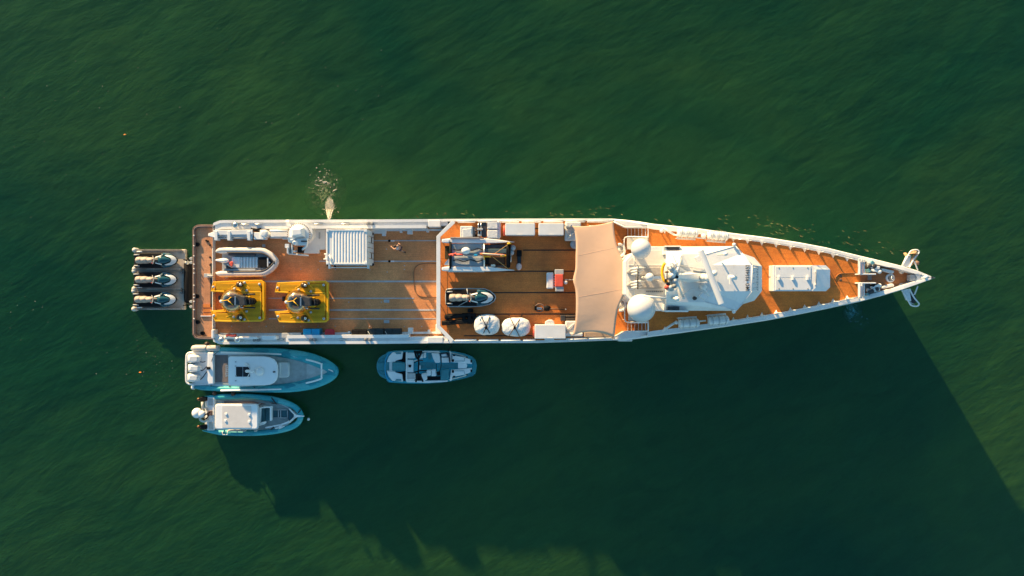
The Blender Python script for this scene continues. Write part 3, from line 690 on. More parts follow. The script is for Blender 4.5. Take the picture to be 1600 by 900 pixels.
# lettering on the roof, reading towards the port side
cu = bpy.data.curves.new("lettering", 'FONT'); cu.body = "IMO 9554652"; cu.size = 0.46; cu.extrude = .004; cu.space_character = 1.22; cu.offset = 0.006
cu.align_x = 'CENTER'; cu.align_y = 'CENTER'
to = bpy.data.objects.new("tmp", cu); COL.objects.link(to); bpy.context.view_layer.update()
me = bpy.data.meshes.new_from_object(to); bpy.data.objects.remove(to)
cx = P(1167.2, 434.5, 8.52); wid = max(v_.co.x for v_ in me.vertices) - min(v_.co.x for v_ in me.vertices)
k_ = (P(0, 414.5, 8.5).y - P(0, 455, 8.5).y) / wid
E_, K_ = V['E'], V['K']; slope = (K_.z - E_.z) / (K_.x - E_.x)
org = ROOT[ship.name]
for v_ in me.vertices:
    x, y = v_.co.x * k_, v_.co.y * .80
    wx, wy = cx.x - y, cx.y + x
    v_.co = Vector((wx, wy, E_.z + (wx - E_.x) * slope + .03 + v_.co.z)) - org
me.materials.append(mat("black_lettering", (.01, .01, .012), .5))
lo = bpy.data.objects.new("lettering", me); COL.objects.link(lo); lo.parent = ship; lo['label'] = "black roof lettering reading IMO 9554652"

# satellite domes
for x, y, r, zc, s in ((1001.5, 388.5, 15.8, 9.0, 0), (1002, 481.5, 22.0, 8.6, 1), (1015, 433, 6.8, 9.6, 2)):
    rad = r / FOC * (CAM_H - zc); c = P(x, y, zc)
    g = MB(); g.ball(c, rad, 32, 1.0, lo=-.75); do = obj("satellite_dome", g, DOME, ship)
    g = MB(); g.lathe((c.x, c.y, zc - rad * .75), [(rad * .66, -.02), (rad * .70, .03), (rad * 1.012, rad * .52), (rad * 1.012, rad * .58)], 32); obj("dome_base", g, LGREY if s < 2 else WHITE, do) if False else None
    g = MB(); g.lathe((c.x, c.y, 6.9), [(rad * .42, 0), (rad * .30, .5), (rad * .30, zc - rad * .85 - 6.9), (rad * .6, zc - rad * .7 - 6.9)], 20); obj("dome_pedestal", g, WHITE, ship)
g = MB(); c = P(1001.5, 388.5, 7.6); g.tube([(c.x, c.y, 7.0), (c.x, c.y, 6.2), (c.x + .3, c.y - 1, 6.2)], .12); obj("dome_bracket", g, WHITE, ship)
# raised grey pads and folded parasols on the lower roof
for y0, y1, nm in ((417, 430.5, 0), (438, 450.5, 1)):
    g = MB(); ym = (y0 + y1) / 2
    g.ppoly([(979, ym + 1), (984, y0 + 4), (996, y0 + .5), (1012, y0), (1030, y0), (1035, y0 + 3), (1036, y1 - 1), (1030, y1), (1000, y1), (986, y1 - 2), (980, ym + 4)], 7.02, 7.22)
    obj("grey_pad", g, mat("pad_grey", (.36, .34, .33), .9, var=.06, scale=3, bump=.4, bscale=8), ship, bevel=.06)
    for k in range(3):
        g = MB(); yy = y0 + 2 + k * 4.2
        g.tube([P(985 + k, yy + 1.5, 7.4), P(997, yy, 7.9), P(1009 - 3 * k, yy - .8, 7.7)], [.05, .12, .03], 8); obj("folded_cover", g, OFFW, ship)
g = MB(); g.tube([P(996.5, 421, 8.1), P(996.5, 452, 8.1)], .05); obj("cover_bar", g, DGREY, ship)
g = MB(); g.tube([P(988, 398, 8), P(998, 419, 8.3)], .03); obj("stay_wire", g, ORANGE if False else CREAM, ship)
g = MB(); g.prect(1021, 431.6, 1040, 435.6, 8.6, 8.8); obj("dome_arm", g, WHITE, ship, bevel=.03)
g = MB(); g.tube([P(1006, 462.5, 10.3), P(1041, 465.5, 10.3)], .05); g.lathe(P(1040, 465.5, 7), [(.1, 0), (.08, 3.2), (.16, 3.3), (.14, 3.5), (.02, 3.6)], 10); obj("boom_antenna", g, WHITE, ship)
g = MB()
for k in range(9): g.prect(1010 + k * 3, 454.3, 1012 + k * 3, 456.3, 7.03, 7.12)
obj("roof_vent_slots", g, MGREY, ship)

# fore hatch
hz = ZF + .85
g = MB(); g.prect(1208, 414.5, 1269, 455, ZF - .02, hz); hh = obj("fore_hatch", g, WHITE, ship, bevel=.04)
for y0, y1 in ((416.6, 433.9), (434.9, 453.2)):
    g = MB(); g.prect(1212, y0, 1267, y1, hz - .01, hz + .035); obj("hatch_lid", g, LGREY if False else WHITE2, hh, bevel=.015)
for x in (1217, 1239, 1262):
    g = MB(); q = P(x, 434.4, hz + .1); g.box(q, (.16, .30, .14)); obj("hatch_latch", g, WHITE, hh, bevel=.02)
    for y in (418.5, 451):
        g = MB(); g.lathe(P(x, y, hz + .03), [(.045, 0), (.045, .03), (.01, .04)], 8); obj("hatch_bolt", g, MGREY, hh)
g = MB()
a = [P(1269, 414.5, hz), P(1290.5, 414.5, ZF + .45), P(1297, 421, ZF + .4), P(1297, 449, ZF + .4), P(1290.5, 455, ZF + .45), P(1269, 455, hz)]
b = [P(1275, 421, hz + .02), P(1275, 449, hz + .02)]
lowr = [Vector((p.x, p.y, ZF - .02)) for p in a]
vs = a + b + lowr; g.add(vs, [(0, 1, 2, 6), (6, 2, 3, 7), (7, 3, 4, 5), (0, 6, 7, 5)] + [(i, i + 1, 9 + i, 8 + i) for i in range(5)] + [(0, 5, 13, 8)]); obj("hatch_hood", g, WHITE, ship)
g = MB(); g.tube([P(1275, 423, hz + .12), P(1275, 446, hz + .12)], .03); obj("hood_handle", g, MGREY, ship)
for y in (424, 444): g = MB(); g.box(P(1274.5, y, hz + .08), (.1, .14, .12)); obj("hood_hinge", g, WHITE, ship)
# rounded deck outline and fittings forward of the hatch
g = MB(); g.tube([P(x, y, ZF + .03) for x, y in cr([(1355, 426.5), (1318, 427), (1310, 429), (1306, 434), (1306, 438), (1308, 442)], 4)], .035, 6); obj("deck_hose", g, mat("hose_brown", (.30, .12, .03), .7), ship)
for x, y in ((1313.5, 431), (1313.5, 437)): g = MB(); g.lathe(P(x, y, ZF), [(.09, 0), (.09, .02), (.02, .025)], 10); obj("deck_socket", g, BROWN, ship)
g = MB(); g.prect(1356, 430, 1362, 437.5, ZF, ZF + .06); obj("bow_step", g, MGREY, ship)

# anchor pockets: white frames, windlass machinery and chain lockers
for s in (0, 1):
    f = (lambda y: y) if s == 0 else (lambda y: 870.5 - y)
    for k, xx in enumerate((1343, 1346.2, 1349.4)):
        g = MB(); yy = sorted((f(404), f(428.5))); g.prect(xx, yy[0] + k * .3, xx + 1.8, yy[1], 5.55, 5.8 - k * .08); obj("breakwater_frame", g, WHITE, ship, bevel=.02)
    yy = sorted((f(427.3), f(429.3))); g = MB(); g.prect(1345, yy[0], 1369, yy[1], ZF, 5.7); obj("breakwater_wall", g, WHITE, ship, bevel=.02)
    g = MB(); q = [(1350, f(408)), (1370, f(413)), (1366, f(427)), (1350, f(427))]; g.ppoly(q, ZF + .02, ZF + .1); obj("windlass_bed", g, MGREY, ship)
    for k in range(9):
        g = MB(); x, y = rnd.uniform(1352, 1366), f(rnd.uniform(411, 423)); k3 = k % 3
        if k3 == 0: g.lathe(P(x, y, ZF + .1), [(.2, 0), (.2, .3), (.12, .35), (.16, .5), (.02, .55)], 12)
        elif k3 == 1: g.tube([P(x, y, ZF + .4), P(x + 4, y + rnd.uniform(-1, 1), ZF + .4)], .13, 10)
        else: g.box(P(x, y, ZF + .3), (.3, .25, .4), rz=rnd.random())
        obj("windlass_part", g, (DGREY, LGREY, mat("machine_blue", (.08, .26, .34), .4))[k3], ship, bevel=.02)
    g = MB(); g.tube([P(1361, f(421), ZF + .5), P(1374, f(424.5), ZF + .45)], .10, 12); g.ball(P(1374, f(424.5), ZF + .45), .16, 14); obj("chain_stopper", g, WHITE, ship)
    g = MB(); g.box(P(1366, f(417.5), ZF + .4), (.7, .25, .4), rz=R(-12 if s == 0 else 12)); obj("chain_pipe", g, OFFW, ship, bevel=.06)
    g = MB(); q = [(1379, f(419)), (1398, f(423)), (1397, f(427)), (1394, f(427.5)), (1380, f(423.5)), (1378, f(421.5))]; g.ppoly(q, ZF, ZF + .35); obj("bow_seat", g, OFFW, ship, bevel=.08)
    g = MB(); g.ball(P(1408.5, f(423.3), ZF), .24, 16, .5, lo=0); obj("bow_dome_light", g, CREAM, ship)
g = MB(); g.ppoly([(1361, 441), (1369, 441), (1369, 445), (1365, 449), (1361, 446)], ZF + .3, ZF + .6); obj("gear_bag", g, BLACK, ship, bevel=.05)
g = MB(); g.ppoly([(1361, 440), (1366, 440), (1365, 443), (1360, 445)], ZF + .62, ZF + .7); obj("gear_bag_flap", g, mat("tan_bag", (.35, .18, .08), .8), ship, bevel=.02)
g = MB(); q = P(1389.8, 434.5, ZF); g.lathe(q, [(.32, 0), (.34, .12), (.28, .17), (.20, .14), (.19, .05)], 24); obj("capstan_ring", g, WHITE, ship)
g = MB(); g.lathe(q, [(.17, .04), (.15, .25), (.10, .32), (.14, .42), (.06, .46), (.02, .46)], 18); obj("capstan_drum", g, STEEL, ship)
# anchor platforms over each bow
for s in (0, 1):
    f = (lambda y: y) if s == 0 else (lambda y: 869 - y)
    g = MB(); g.loft([[P(1408, f(415.5), 5.05), P(1421, f(418), 5.05), P(1421, f(418), 4.8), P(1408, f(415.5), 4.8)], [P(1415, f(400), 5.0), P(1424, f(398), 5.0), P(1424, f(398), 4.7), P(1415, f(400), 4.7)]])
    obj("anchor_platform", g, WHITE, ship, bevel=.02)
    loop = cr([(1421, f(418)), (1427, f(406)), (1434, f(397)), (1436, f(394)), (1434, f(391)), (1429, f(390.5)), (1423, f(392.5)), (1419, f(399)), (1411, f(413))], 5)
    g = MB(); g.tube([P(x, y, 5.1) for x, y in loop], .055, 8); obj("anchor_frame", g, WHITE, ship)
    g = MB(); g.tube([P(1425, f(408), 5.0), P(1429, f(409), 5.0), P(1434, f(422), 5.2)], .055, 6); obj("anchor_brace", g, WHITE, ship)
    if s == 0:
        RUST = mat("galvanised_rusty", (.50, .30, .15), .6, var=.25, scale=6, dirt=.8)
        g = MB(); g.tube([P(1419, 415, 4.9), P(1431, 395, 5.1)], .10, 8); g.tube([P(1424, 415, 4.9), P(1434, 397, 5.1)], .06, 8); obj("anchor_shank", g, RUST, ship)
        g = MB(); g.loft([[P(1421, 402, 5.15), P(1413, 399.5, 4.9), P(1411, 395, 4.8), P(1416, 394.5, 4.9)], [P(1422, 401, 4.9), P(1414, 399, 4.7), P(1412, 395.5, 4.6), P(1417, 395, 4.7)]]); obj("anchor_fluke", g, RUST, ship, bevel=.03)
        g = MB(); g.loft([[P(1420, 397, 5.2), P(1427, 391, 5.3), P(1433, 392, 5.2), P(1435, 399, 5.1), P(1430, 396, 5.4)], [P(1421, 397, 4.9), P(1427, 392, 4.9), P(1432, 393, 4.9), P(1434, 399, 4.9), P(1430, 396, 4.9)]]); obj("anchor_crown", g, RUST, ship, bevel=.03)
        g = MB(); g.ball(P(1432.5, 411, 4.2), .2, 8); obj("anchor_shackle", g, BROWN, ship)
    else:
        g = MB(); g.ppoly([(1421, 454), (1426, 453), (1433, 468), (1431, 473), (1426, 474), (1424, 468)], 4.7, 4.85); obj("anchor_pocket", g, DGREY, ship)
        g = MB(); g.loft([[P(1418, 469, 4.9), P(1423, 472, 4.9), P(1429, 476, 4.9), P(1422, 474.5, 4.9)], [P(1419, 469, 4.7), P(1423, 471, 4.7), P(1429, 475, 4.7), P(1422, 473.5, 4.7)]]); obj("anchor_fluke", g, LGREY, ship)

# awning
AW_L = [(893.5, 353), (898, 362), (900, 380), (899.5, 400), (899, 420), (895.5, 437), (899, 452), (900, 470), (899.5, 495), (897.5, 512), (894.5, 524)]
AW_R = [(958.5, 345.5), (959.5, 357), (961, 371), (964.5, 386), (970, 400), (979, 419), (979, 438), (978, 455), (968, 476), (963.5, 495), (960, 528)]
L2 = [p for p in cr([Vector((x, y, 0)) for x, y in AW_L], 4)]; R2 = [p for p in cr([Vector((x, y, 0)) for x, y in AW_R], 4)]
nr = len(L2); NC = 18; vs = []
for i in range(nr):
    t = i / (nr - 1)
    for j in range(NC + 1):
        u = j / NC; p = L2[i].lerp(R2[i], u)
        arch = 4 * u * (1 - u); ends = max(0, 1 - t * 7) + max(0, 1 - (1 - t) * 7)
        dy = arch * (3.2 * max(0, 1 - t * 7) - 7.5 * max(0, 1 - (1 - t) * 7)) if ends > 0 else 0
        z = 5.75 + .22 * math.sin(math.pi * t) - .07 * arch * math.sin(math.pi * t) + .012 * math.sin(u * 5 + t * 9)
        vs.append(P(p.x, p.y + dy, z))
fs = [(i * (NC + 1) + j, i * (NC + 1) + j + 1, (i + 1) * (NC + 1) + j + 1, (i + 1) * (NC + 1) + j) for i in range(nr - 1) for j in range(NC)]
g = MB(); g.add(vs, fs, True); aw = obj("awning", g, SAND, ship, label="sand coloured shade sail stretched over the mid deck")
md = aw.modifiers.new("thickness", 'SOLIDIFY'); md.thickness = .02; md.offset = -1
for row in (int(nr * .30), int(nr * .665)):
    g = MB(); g.tube([Vector(vs[row * (NC + 1) + j]) + Vector((0, 0, -.002)) for j in range(1, NC)], .012, 5); obj("awning_seam", g, mat("seam", (.68, .44, .30), .9), aw)
for x, y in ((893, 352.5), (959, 344.5), (896, 437), (980, 428), (894.5, 525), (960, 529)):
    q = P(x, y, 5.85); g = MB(); g.tube([(q.x, q.y, ZM), (q.x, q.y, 5.9)], .05, 8); obj("awning_pole", g, STEEL, ship)
# ---------------------------------------------------------------- things on the decks
def one(name, mb, m, label, cat, group=None, bevel=0.0):
    o = obj(name, mb, m, None, bevel); return tag(o, label, cat, group)
def T(name, label, cat, px, py, z, group=None): return thing(name, label, cat, P(px, py, z), group)

# ---- shipping container
def make_container():
    z0, z1 = ZA + .12, ZA + 2.6
    t = T("shipping_container", "white corrugated shipping container lashed on the aft deck", "container", 541, 386, ZA)
    X0, X1, Y0, Y1 = P(510, 0, z1).x, P(573.5, 0, z1).x, P(0, 413, z1).y, P(0, 358.5, z1).y
    fr = MB()
    for x in (X0 + .08, X1 - .08):
        for y in (Y0 + .08, Y1 - .08): fr.box((x, y, (z0 + z1) / 2), (.16, .16, z1 - z0))
    for y in (Y0 + .05, Y1 - .05):
        for z in (z0 + .08, z1 - .05): fr.box(((X0 + X1) / 2, y, z), (X1 - X0 - .3, .10, .12))
    for x in (X0 + .05, X1 - .05):
        for z in (z0 + .08, z1 - .05): fr.box((x, (Y0 + Y1) / 2, z), (.10, Y1 - Y0 - .3, .12))
    obj("frame", fr, WHITE, t, bevel=.015)
    # corrugated roof sheet, ridges run across
    rf = MB(); prof = []; x = X0 + .12; k = 0
    prof.append((x, z1 - .05)); x = P(519, 0, z1).x
    while x < P(566, 0, z1).x:
        prof += [(x, z1 - .05), (x + .05, z1 - .015), (x + .12, z1 - .015), (x + .17, z1 - .05)]; x += P(4.7 + 800, 0, z1).x
    prof.append((X1 - .12, z1 - .05))
    rf.loft([[(p[0], Y0 + .1, p[1]) for p in prof], [(p[0], Y1 - .1, p[1]) for p in prof]], cap=False, closed=False); obj("roof", rf, WHITE, t)
    for y in (Y0 + .06, Y1 - .06):
        s = MB(); pr = []; x = X0 + .16; i = 0
        while x < X1 - .2: pr += [(x, 0), (x + .08, .05), (x + .2, .05), (x + .28, 0)]; x += .36
        sg = 1 if y < (Y0 + Y1) / 2 else -1
        s.loft([[(p[0], y + p[1] * sg, z0 + .1) for p in pr], [(p[0], y + p[1] * sg, z1 - .1) for p in pr]], cap=False, closed=False); obj("side_wall", s, WHITE, t)
    for k in range(2):
        d = MB(); ym = (Y0 + Y1) / 2; ya, yb = ((Y0 + .12, ym - .02), (ym + .02, Y1 - .12))[k]
        d.box((X1 - .02, (ya + yb) / 2, (z0 + z1) / 2), (.06, yb - ya, z1 - z0 - .3)); dd = obj("door", d, OFFW if False else WHITE, t, bevel=.01)
        for q in (.3, .7):
            d = MB(); yy = ya + (yb - ya) * q; d.tube([(X1 + .05, yy, z0 + .1), (X1 + .05, yy, z1 - .1)], .022, 6)
            obj("locking_rod", d, STEEL, dd)
        d = MB(); d.box((X1 + .06, (ya + yb) / 2, z0 + 1.1), (.05, .4, .05)); obj("door_handle", d, BLACK, dd)
    b = MB(); b.box((X0 - .03, (Y0 + Y1) / 2, (z0 + z1) / 2), (.05, Y1 - Y0 - .3, z1 - z0 - .25)); obj("rear_wall", b, WHITE, t)
    for x, y in ((X0 + .09, Y0 + .09), (X1 - .09, Y0 + .09), (X0 + .09, Y1 - .09), (X1 - .09, Y1 - .09)):
        c = MB(); c.box((x, y, z1 + .01), (.2, .2, .1)); obj("corner_casting", c, WHITE, t, bevel=.02)
        c = MB(); c.box((x, y, z0 - .02), (.22, .2, .16)); obj("corner_casting", c, LGREY, t, bevel=.02)
    # ladder frame and lamp arm at the lower left, rail along the lower side
    a = MB(); a.tube([P(507, 397, 4.6), P(515, 397, 4.9)], .05, 6); a.tube([P(506, 405, 4.6), P(514, 404.5, 4.9)], .05, 6); a.tube([P(514.5, 398, 5.05), P(519, 411, 5.05)], .05, 6); a.box(P(510, 401, 4.5), (.18, .4, .1)); obj("lamp_bracket", a, WHITE, t)
    a = MB(); a.tube([P(515, 418, 3.2), P(576, 418, 3.2)], .04, 6); a.box(P(515.2, 415.7, 3.1), (.14, .4, .3)); a.box(P(575.6, 415.7, 3.1), (.14, .4, .3)); obj("lashing_bar", a, WHITE, t)
    for x, y in ((581.5, 364), (582, 412), (523, 416), (512, 412)):
        a = MB(); a.tube([P(x, y, 2.5), P(x + .6, y + 1.6, 3.1)], .10, 8); obj("twist_lock", a, BLACK, t)
    return t
make_container()
g = MB(); g.ppoly([(496, 358.5), (509, 358.5), (509, 390), (498.5, 390), (498.5, 396), (474, 396), (483, 372), (483, 354), (496, 353)], ZA - .02, ZA + .35); obj("crane_seat", g, WHITE, ship, bevel=.03)
g = MB(); g.ppoly([(452, 345), (500, 345), (494, 352), (488, 356), (484, 370), (482, 380), (466, 384), (450, 378), (452, 352)], ZA, ZA + .6); obj("crane_sponson", g, WHITE, ship, bevel=.04)
g = MB(); g.prect(498, 363, 500.5, 373, ZA + .3, ZA + .4); obj("deck_plate", g, LGREY, ship)
for x0, y0, x1, y1, zz in ((540, 352.5, 563, 359, .7), (581, 356, 603.5, 365, .18), (504, 351.5, 514, 355, .9)):
    g = MB(); g.prect(x0, y0, x1, y1, ZA, ZA + zz); obj("side_locker", g, WHITE, ship, bevel=.03)

# ---- deck crane
def make_crane():
    t = T("deck_crane", "white folding deck crane with its boom stowed along the port side", "crane", 467, 362, ZA)
    C = P(467, 362, ZA + 2.4)
    g = MB(); g.lathe((C.x, C.y, ZA), [(.95, 0), (.92, .2), (.75, .3), (.75, 1.7), (.85, 1.8)], 28); obj("pedestal", g, WHITE, t)
    r = 17.5 / FOC * (CAM_H - 4.4)
    C2 = P(466.5, 366, 4.4)
    g = MB(); g.lathe((C2.x, C2.y, 4.1), [(r, 0), (r, .22), (r * .94, .28), (.01, .28)], 40); obj("slewing_ring", g, WHITE, t)
    g = MB()
    for k in range(36):
        a = 2 * math.pi * k / 36; g.box((C2.x + r * 1.0 * math.cos(a), C2.y + r * 1.0 * math.sin(a), 4.36), (.06, .06, .07), rz=a)
    obj("ring_bolts", g, mat("bolt_brown", (.22, .12, .06), .5, metal=.3), t)
    g = MB(); g.loft([[P(452, 356, 4.4), P(476, 355, 4.4), P(478, 371, 4.4), P(452, 376, 4.4)], [P(456, 358, 5.1), P(470, 357, 5.1), P(471, 366, 5.1), P(456, 368, 5.1)]]); obj("turret", g, WHITE, t, bevel=.05)
    g = MB(); g.loft([[P(452, 366, 5.3), P(479, 365, 5.3), P(479, 372, 5.3), P(418, 373.5, 5.1), P(418, 362, 5.1)][0:0] or [P(478, 360, 5.2), P(478, 369, 5.2), P(478, 369, 4.7), P(478, 360, 4.7)], [P(420, 361, 5.2), P(420, 370.5, 5.2), P(420, 370.5, 4.7), P(420, 361, 4.7)]]); mbm = obj("main_boom", g, WHITE, t, bevel=.04)
    g = MB(); g.tube([P(476, 371.5, 4.8), P(440, 371.5, 4.75)], .14, 10); g.tube([P(440, 371.5, 4.75), P(419, 371, 4.7)], .07, 10); obj("hydraulic_ram", g, WHITE, mbm)
    g = MB(); g.tube([P(419, 360, 5.4), P(448, 360.3, 5.4)], .10, 8); obj("hydraulic_pipe", g, WHITE, mbm)
    g = MB(); g.lathe(P(414.5, 366, 4.75), [(.28, 0), (.30, .1), (.30, .7), (.22, .8), (.02, .8)], 16); g.box(P(409, 366.5, 5.0), (.5, .75, .4)); obj("boom_knuckle", g, WHITE, t, bevel=.04)
    g = MB(); g.loft([[P(410, 362.5, 5.15), P(410, 374, 5.15), P(410, 374, 4.6), P(410, 362.5, 4.6)], [P(393, 362.5, 5.1), P(393, 374, 5.1), P(393, 374, 4.6), P(393, 362.5, 4.6)]]); obj("boom_sleeve", g, LGREY if False else WHITE2, t, bevel=.03)
    g = MB(); g.loft([[P(392, 361.5, 5.0), P(392, 373, 5.0), P(392, 373, 4.5), P(392, 361.5, 4.5)], [P(328, 362, 4.9), P(328, 373.5, 4.9), P(328, 373.5, 4.5), P(328, 362, 4.5)]]); jb = obj("jib_boom", g, WHITE, t, bevel=.03)
    g = MB(); g.loft([[P(391, 358, 5.15), P(391, 366, 5.15), P(391, 366, 4.9), P(391, 358, 4.9)], [P(327, 359, 5.1), P(327, 367, 5.1), P(327, 367, 4.9), P(327, 359, 4.9)]]); obj("jib_extension", g, WHITE2, jb, bevel=.03)
    g = MB(); g.loft([[P(330, 361, 5.1), P(330, 371.5, 5.1), P(330, 371.5, 4.6), P(330, 361, 4.6)], [P(319, 364.5, 5.0), P(319, 368.5, 5.0), P(319, 368.5, 4.7), P(319, 364.5, 4.7)]]); obj("boom_tip", g, WHITE, t, bevel=.04)
    for x in (331, 352, 384):
        g = MB(); g.prect(x - 2.2, 360.5, x + 2.6, 375.5, 4.6, 5.2); obj("boom_collar", g, WHITE, jb, bevel=.02)
    g = MB(); g.tube([P(357, 371.6, 5.05), P(384, 371.6, 5.05)], .05, 6); g.tube([P(330, 371.2, 5.02), P(348, 371.2, 5.02)], .05, 6); g.tube([P(334, 368, 5.1), P(342, 368, 5.1)], .03, 6); obj("jib_ram", g, MGREY, jb)
    g = MB(); g.tube([P(392, 366, 5.2), P(391.5, 374.5, 4.9)], .035, 6); g.tube([P(391.5, 374.5, 4.9), P(407, 375, 4.8)], .04, 6); obj("hose_bundle", g, DGREY, t)
    g = MB(); g.tube([P(388, 357, 4.9), P(397, 358.5, 4.9), P(405, 357, 4.9)], .10, 6); obj("knuckle_hose", g, BLACK, t)
    g = MB(); g.prect(390, 352.5, 404, 357, 4.2, 4.6); g.prect(355, 357, 386, 360, 4.3, 4.7); g.prect(409, 351, 428, 356, 3.5, 3.9); obj("boom_rest", g, WHITE, t, bevel=.08)
    g = MB(); g.tube([P(432, 349.5, 4.0), P(452, 350, 4.0)], .15, 10); obj("winch_roller", g, WHITE2, t)
    # operator seat and control box hanging off the turret
    g = MB(); g.prect(464.5, 385, 471.5, 394.5, 3.9, 4.5); obj("control_box", g, BLACK, t, bevel=.04)
    g = MB(); g.prect(449.5, 384.5, 456, 395, 3.7, 4.3); st_ = obj("operator_seat", g, MGREY, t, bevel=.05)
    g = MB(); g.prect(447.8, 385, 449.6, 396, 3.6, 4.6); obj("seat_back", g, WHITE, st_, bevel=.03)
    g = MB(); g.tube([P(456, 380, 4.6), P(456.5, 396, 4.4)], .05, 6); g.tube([P(450, 396, 4.2), P(482, 399, 4.0)], .06, 6); g.tube([P(472, 390, 4.4), P(479, 384, 4.4), P(480, 378, 4.4)], .09, 8); g.tube([P(456, 393, 4.3), P(464, 392, 4.3)], .07, 6); obj("seat_frame", g, WHITE, t)
    g = MB(); g.loft([[P(449, 370, 5.0), P(461, 370, 5.0), P(459, 380, 4.6), P(450, 378, 4.6)], [P(449, 370, 4.5), P(461, 370, 4.5), P(459, 380, 4.4), P(450, 378, 4.4)]]); g.prect(453, 373, 458, 376, 5.0, 5.1); obj("turret_cover", g, WHITE2, t, bevel=.04)
    g = MB(); g.prect(470, 375.5, 479.5, 377.5, 4.7, 4.78); obj("turret_vent", g, DGREY, t)
    g = MB(); g.prect(460, 372, 480, 383, 4.38, 4.68); obj("turret_deck", g, WHITE, t, bevel=.04)
    g = MB(); g.ball(P(461, 379, 4.8), .2, 12); g.box(P(449, 384, 4.4), (.3, .3, .3)); obj("turret_lamp", g, WHITE, t)
    low_ = ('main_boom', 'hydraulic', 'boom_', 'jib_', 'hose_bundle', 'knuckle_hose', 'winch_roller')
    for o_ in list(COL.objects):
        if o_.parent is t and o_.name.startswith(low_): o_.location = (-.47, .13, -1.65)
    t.location.z -= .25; t.location.x -= .07
    return t
make_crane()

# ---- inflatable boats / RIBs share a tube builder
def tubeboat(name, path, rads, zc, m, t, n=14, flat=1.0):
    g = MB(); pts = [P(x, y, zc) for x, y in path]; return obj(name, g.tube(pts, rads, n), m, t)

def make_deck_rib():
    t = T("inflatable_boat", "small inflatable boat with white tubes chocked on the aft deck", "boat", 384, 409, ZA, None)
    zc = ZA + .62; m = mat("hypalon_white", (.60, .57, .54), .6, var=.06, scale=4, dirt=.25)
    pa = [(337, 393.5), (344, 391.6), (360, 391.4), (380, 391.6), (400, 391.8), (412, 392.6), (421, 397), (428, 403.5), (431.3, 409.5)]
    pb = [(x, 819.5 - y) for x, y in pa]; pb[-1] = (431.3, 410)
    full = cr([Vector((x, y, 0)) for x, y in pa + pb[:-1][::-1]], 4)
    n = len(full); g = MB(); g.tube([P(p.x, p.y, zc) for p in full], [.24 * min(1, .15 + min(i, n - 1 - i) / 5) for i in range(n)], 14); obj("tube", g, m, t)
    ins = [(p.x, p.y) for p in full]
    g = MB(); c = Vector((384, 409.8, 0)); q = [(p.x + (-.2 if p.x < 380 else -1) * 2.2, p.y + (3.3 if p.y < 409.8 else -3.3)) for p in full if p.x > 352]
    g.tube([P(x, y, zc + .20) for x, y in q], .055, 8); obj("rubbing_strake", g, mat("strake_brown", (.06, .045, .04), .7), t)
    g = MB(); g.ppoly([(347, 396), (412, 396), (424, 404), (427, 409.5), (424, 415), (412, 423), (347, 423)], ZA + .15, ZA + .42); obj("floor", g, LGREY, t)
    g = MB(); g.prect(356.5, 395.5, 399, 399.2, ZA + .5, ZA + .72); obj("side_bench", g, mat("bench_brown", (.10, .085, .085), .8), t, bevel=.03)
    g = MB(); g.prect(357, 420, 399, 423, ZA + .5, ZA + .70); obj("side_bench", g, LGREY, t, bevel=.03)
    g = MB(); g.prect(362, 401.5, 374.5, 418.5, ZA + .42, ZA + .66); obj("stern_seat", g, WHITE2, t, bevel=.03)
    for k in range(6):
        x = 375.2 + k * 4.75; g = MB(); g.prect(x, 401.8, x + 3.6, 418.4, ZA + .42, ZA + .60); obj("floor_slat", g, WHITE2, t, bevel=.015)
    g = MB(); g.prect(403.5, 401.5, 416.5, 418, ZA + .45, ZA + .75); obj("bow_locker", g, BLACK, t, bevel=.04)
    g = MB(); g.prect(417.3, 402.5, 418.8, 416.5, ZA + .5, ZA + .8); obj("bow_rail", g, WHITE2, t)
    g = MB(); g.ppoly([(419, 403), (425, 409.5), (419, 416)], ZA + .45, ZA + .62); obj("bow_pad", g, DGREY, t)
    g = MB(); g.lathe(P(421, 410.3, ZA + .6), [(.08, 0), (.08, .1), (.02, .12)], 10); obj("bow_eye", g, WHITE, t)
    # outboard
    g = MB(); c = P(351.5, 407.5, ZA + 1.0)
    g.loft([[P(336 + 16 * 0, y, z) for y, z in ((404.5, 3.15), (406.5, 3.3), (408.5, 3.2), (406.5, 3.0))],
            [P(342, y, z) for y, z in ((403.5, 3.1), (406.5, 3.4), (410, 3.1), (406.5, 2.9))],
            [P(345, y, z) for y, z in ((402, 3.1), (407, 3.65), (412, 3.1), (407, 2.9))],
            [P(352, y, z) for y, z in ((400.8, 3.1), (407, 3.75), (413.4, 3.1), (407, 2.9))],
            [P(358.5, y, z) for y, z in ((404.5, 3.1), (407.5, 3.45), (411.5, 3.1), (408, 2.9))]], smooth=True); ob = obj("outboard_motor", g, WHITE, t)
    md = ob.modifiers.new("sub", 'SUBSURF'); md.levels = md.render_levels = 2
    g = MB(); g.loft([[P(x, y, 3.35) for x, y in ((357, 412), (362, 407.5), (364.5, 410), (363, 417.5), (358, 415))], [P(x, y, 3.0) for x, y in ((357, 412), (362, 407.5), (364.5, 410), (363, 417.5), (358, 415))]]); obj("fuel_cover", g, REDO, t, bevel=.05)
    g = MB(); g.tube([P(355, 413, 3.3), P(362, 417, 3.25), P(368, 414, 3.2)], .06, 6); obj("tiller", g, CREAM, t)
    g = MB(); g.prect(353, 414.5, 362, 420, 2.9, 3.15); obj("battery_box", g, DGREY, t, bevel=.03)
    for x in (358, 386, 406):
        for y in (388.5, 430.5):
            g = MB(); g.box(P(x, y, ZA + .2), (.22, .25, .36)); obj("boat_chock", g, MGREY, t, bevel=.02)
    return t
make_deck_rib()

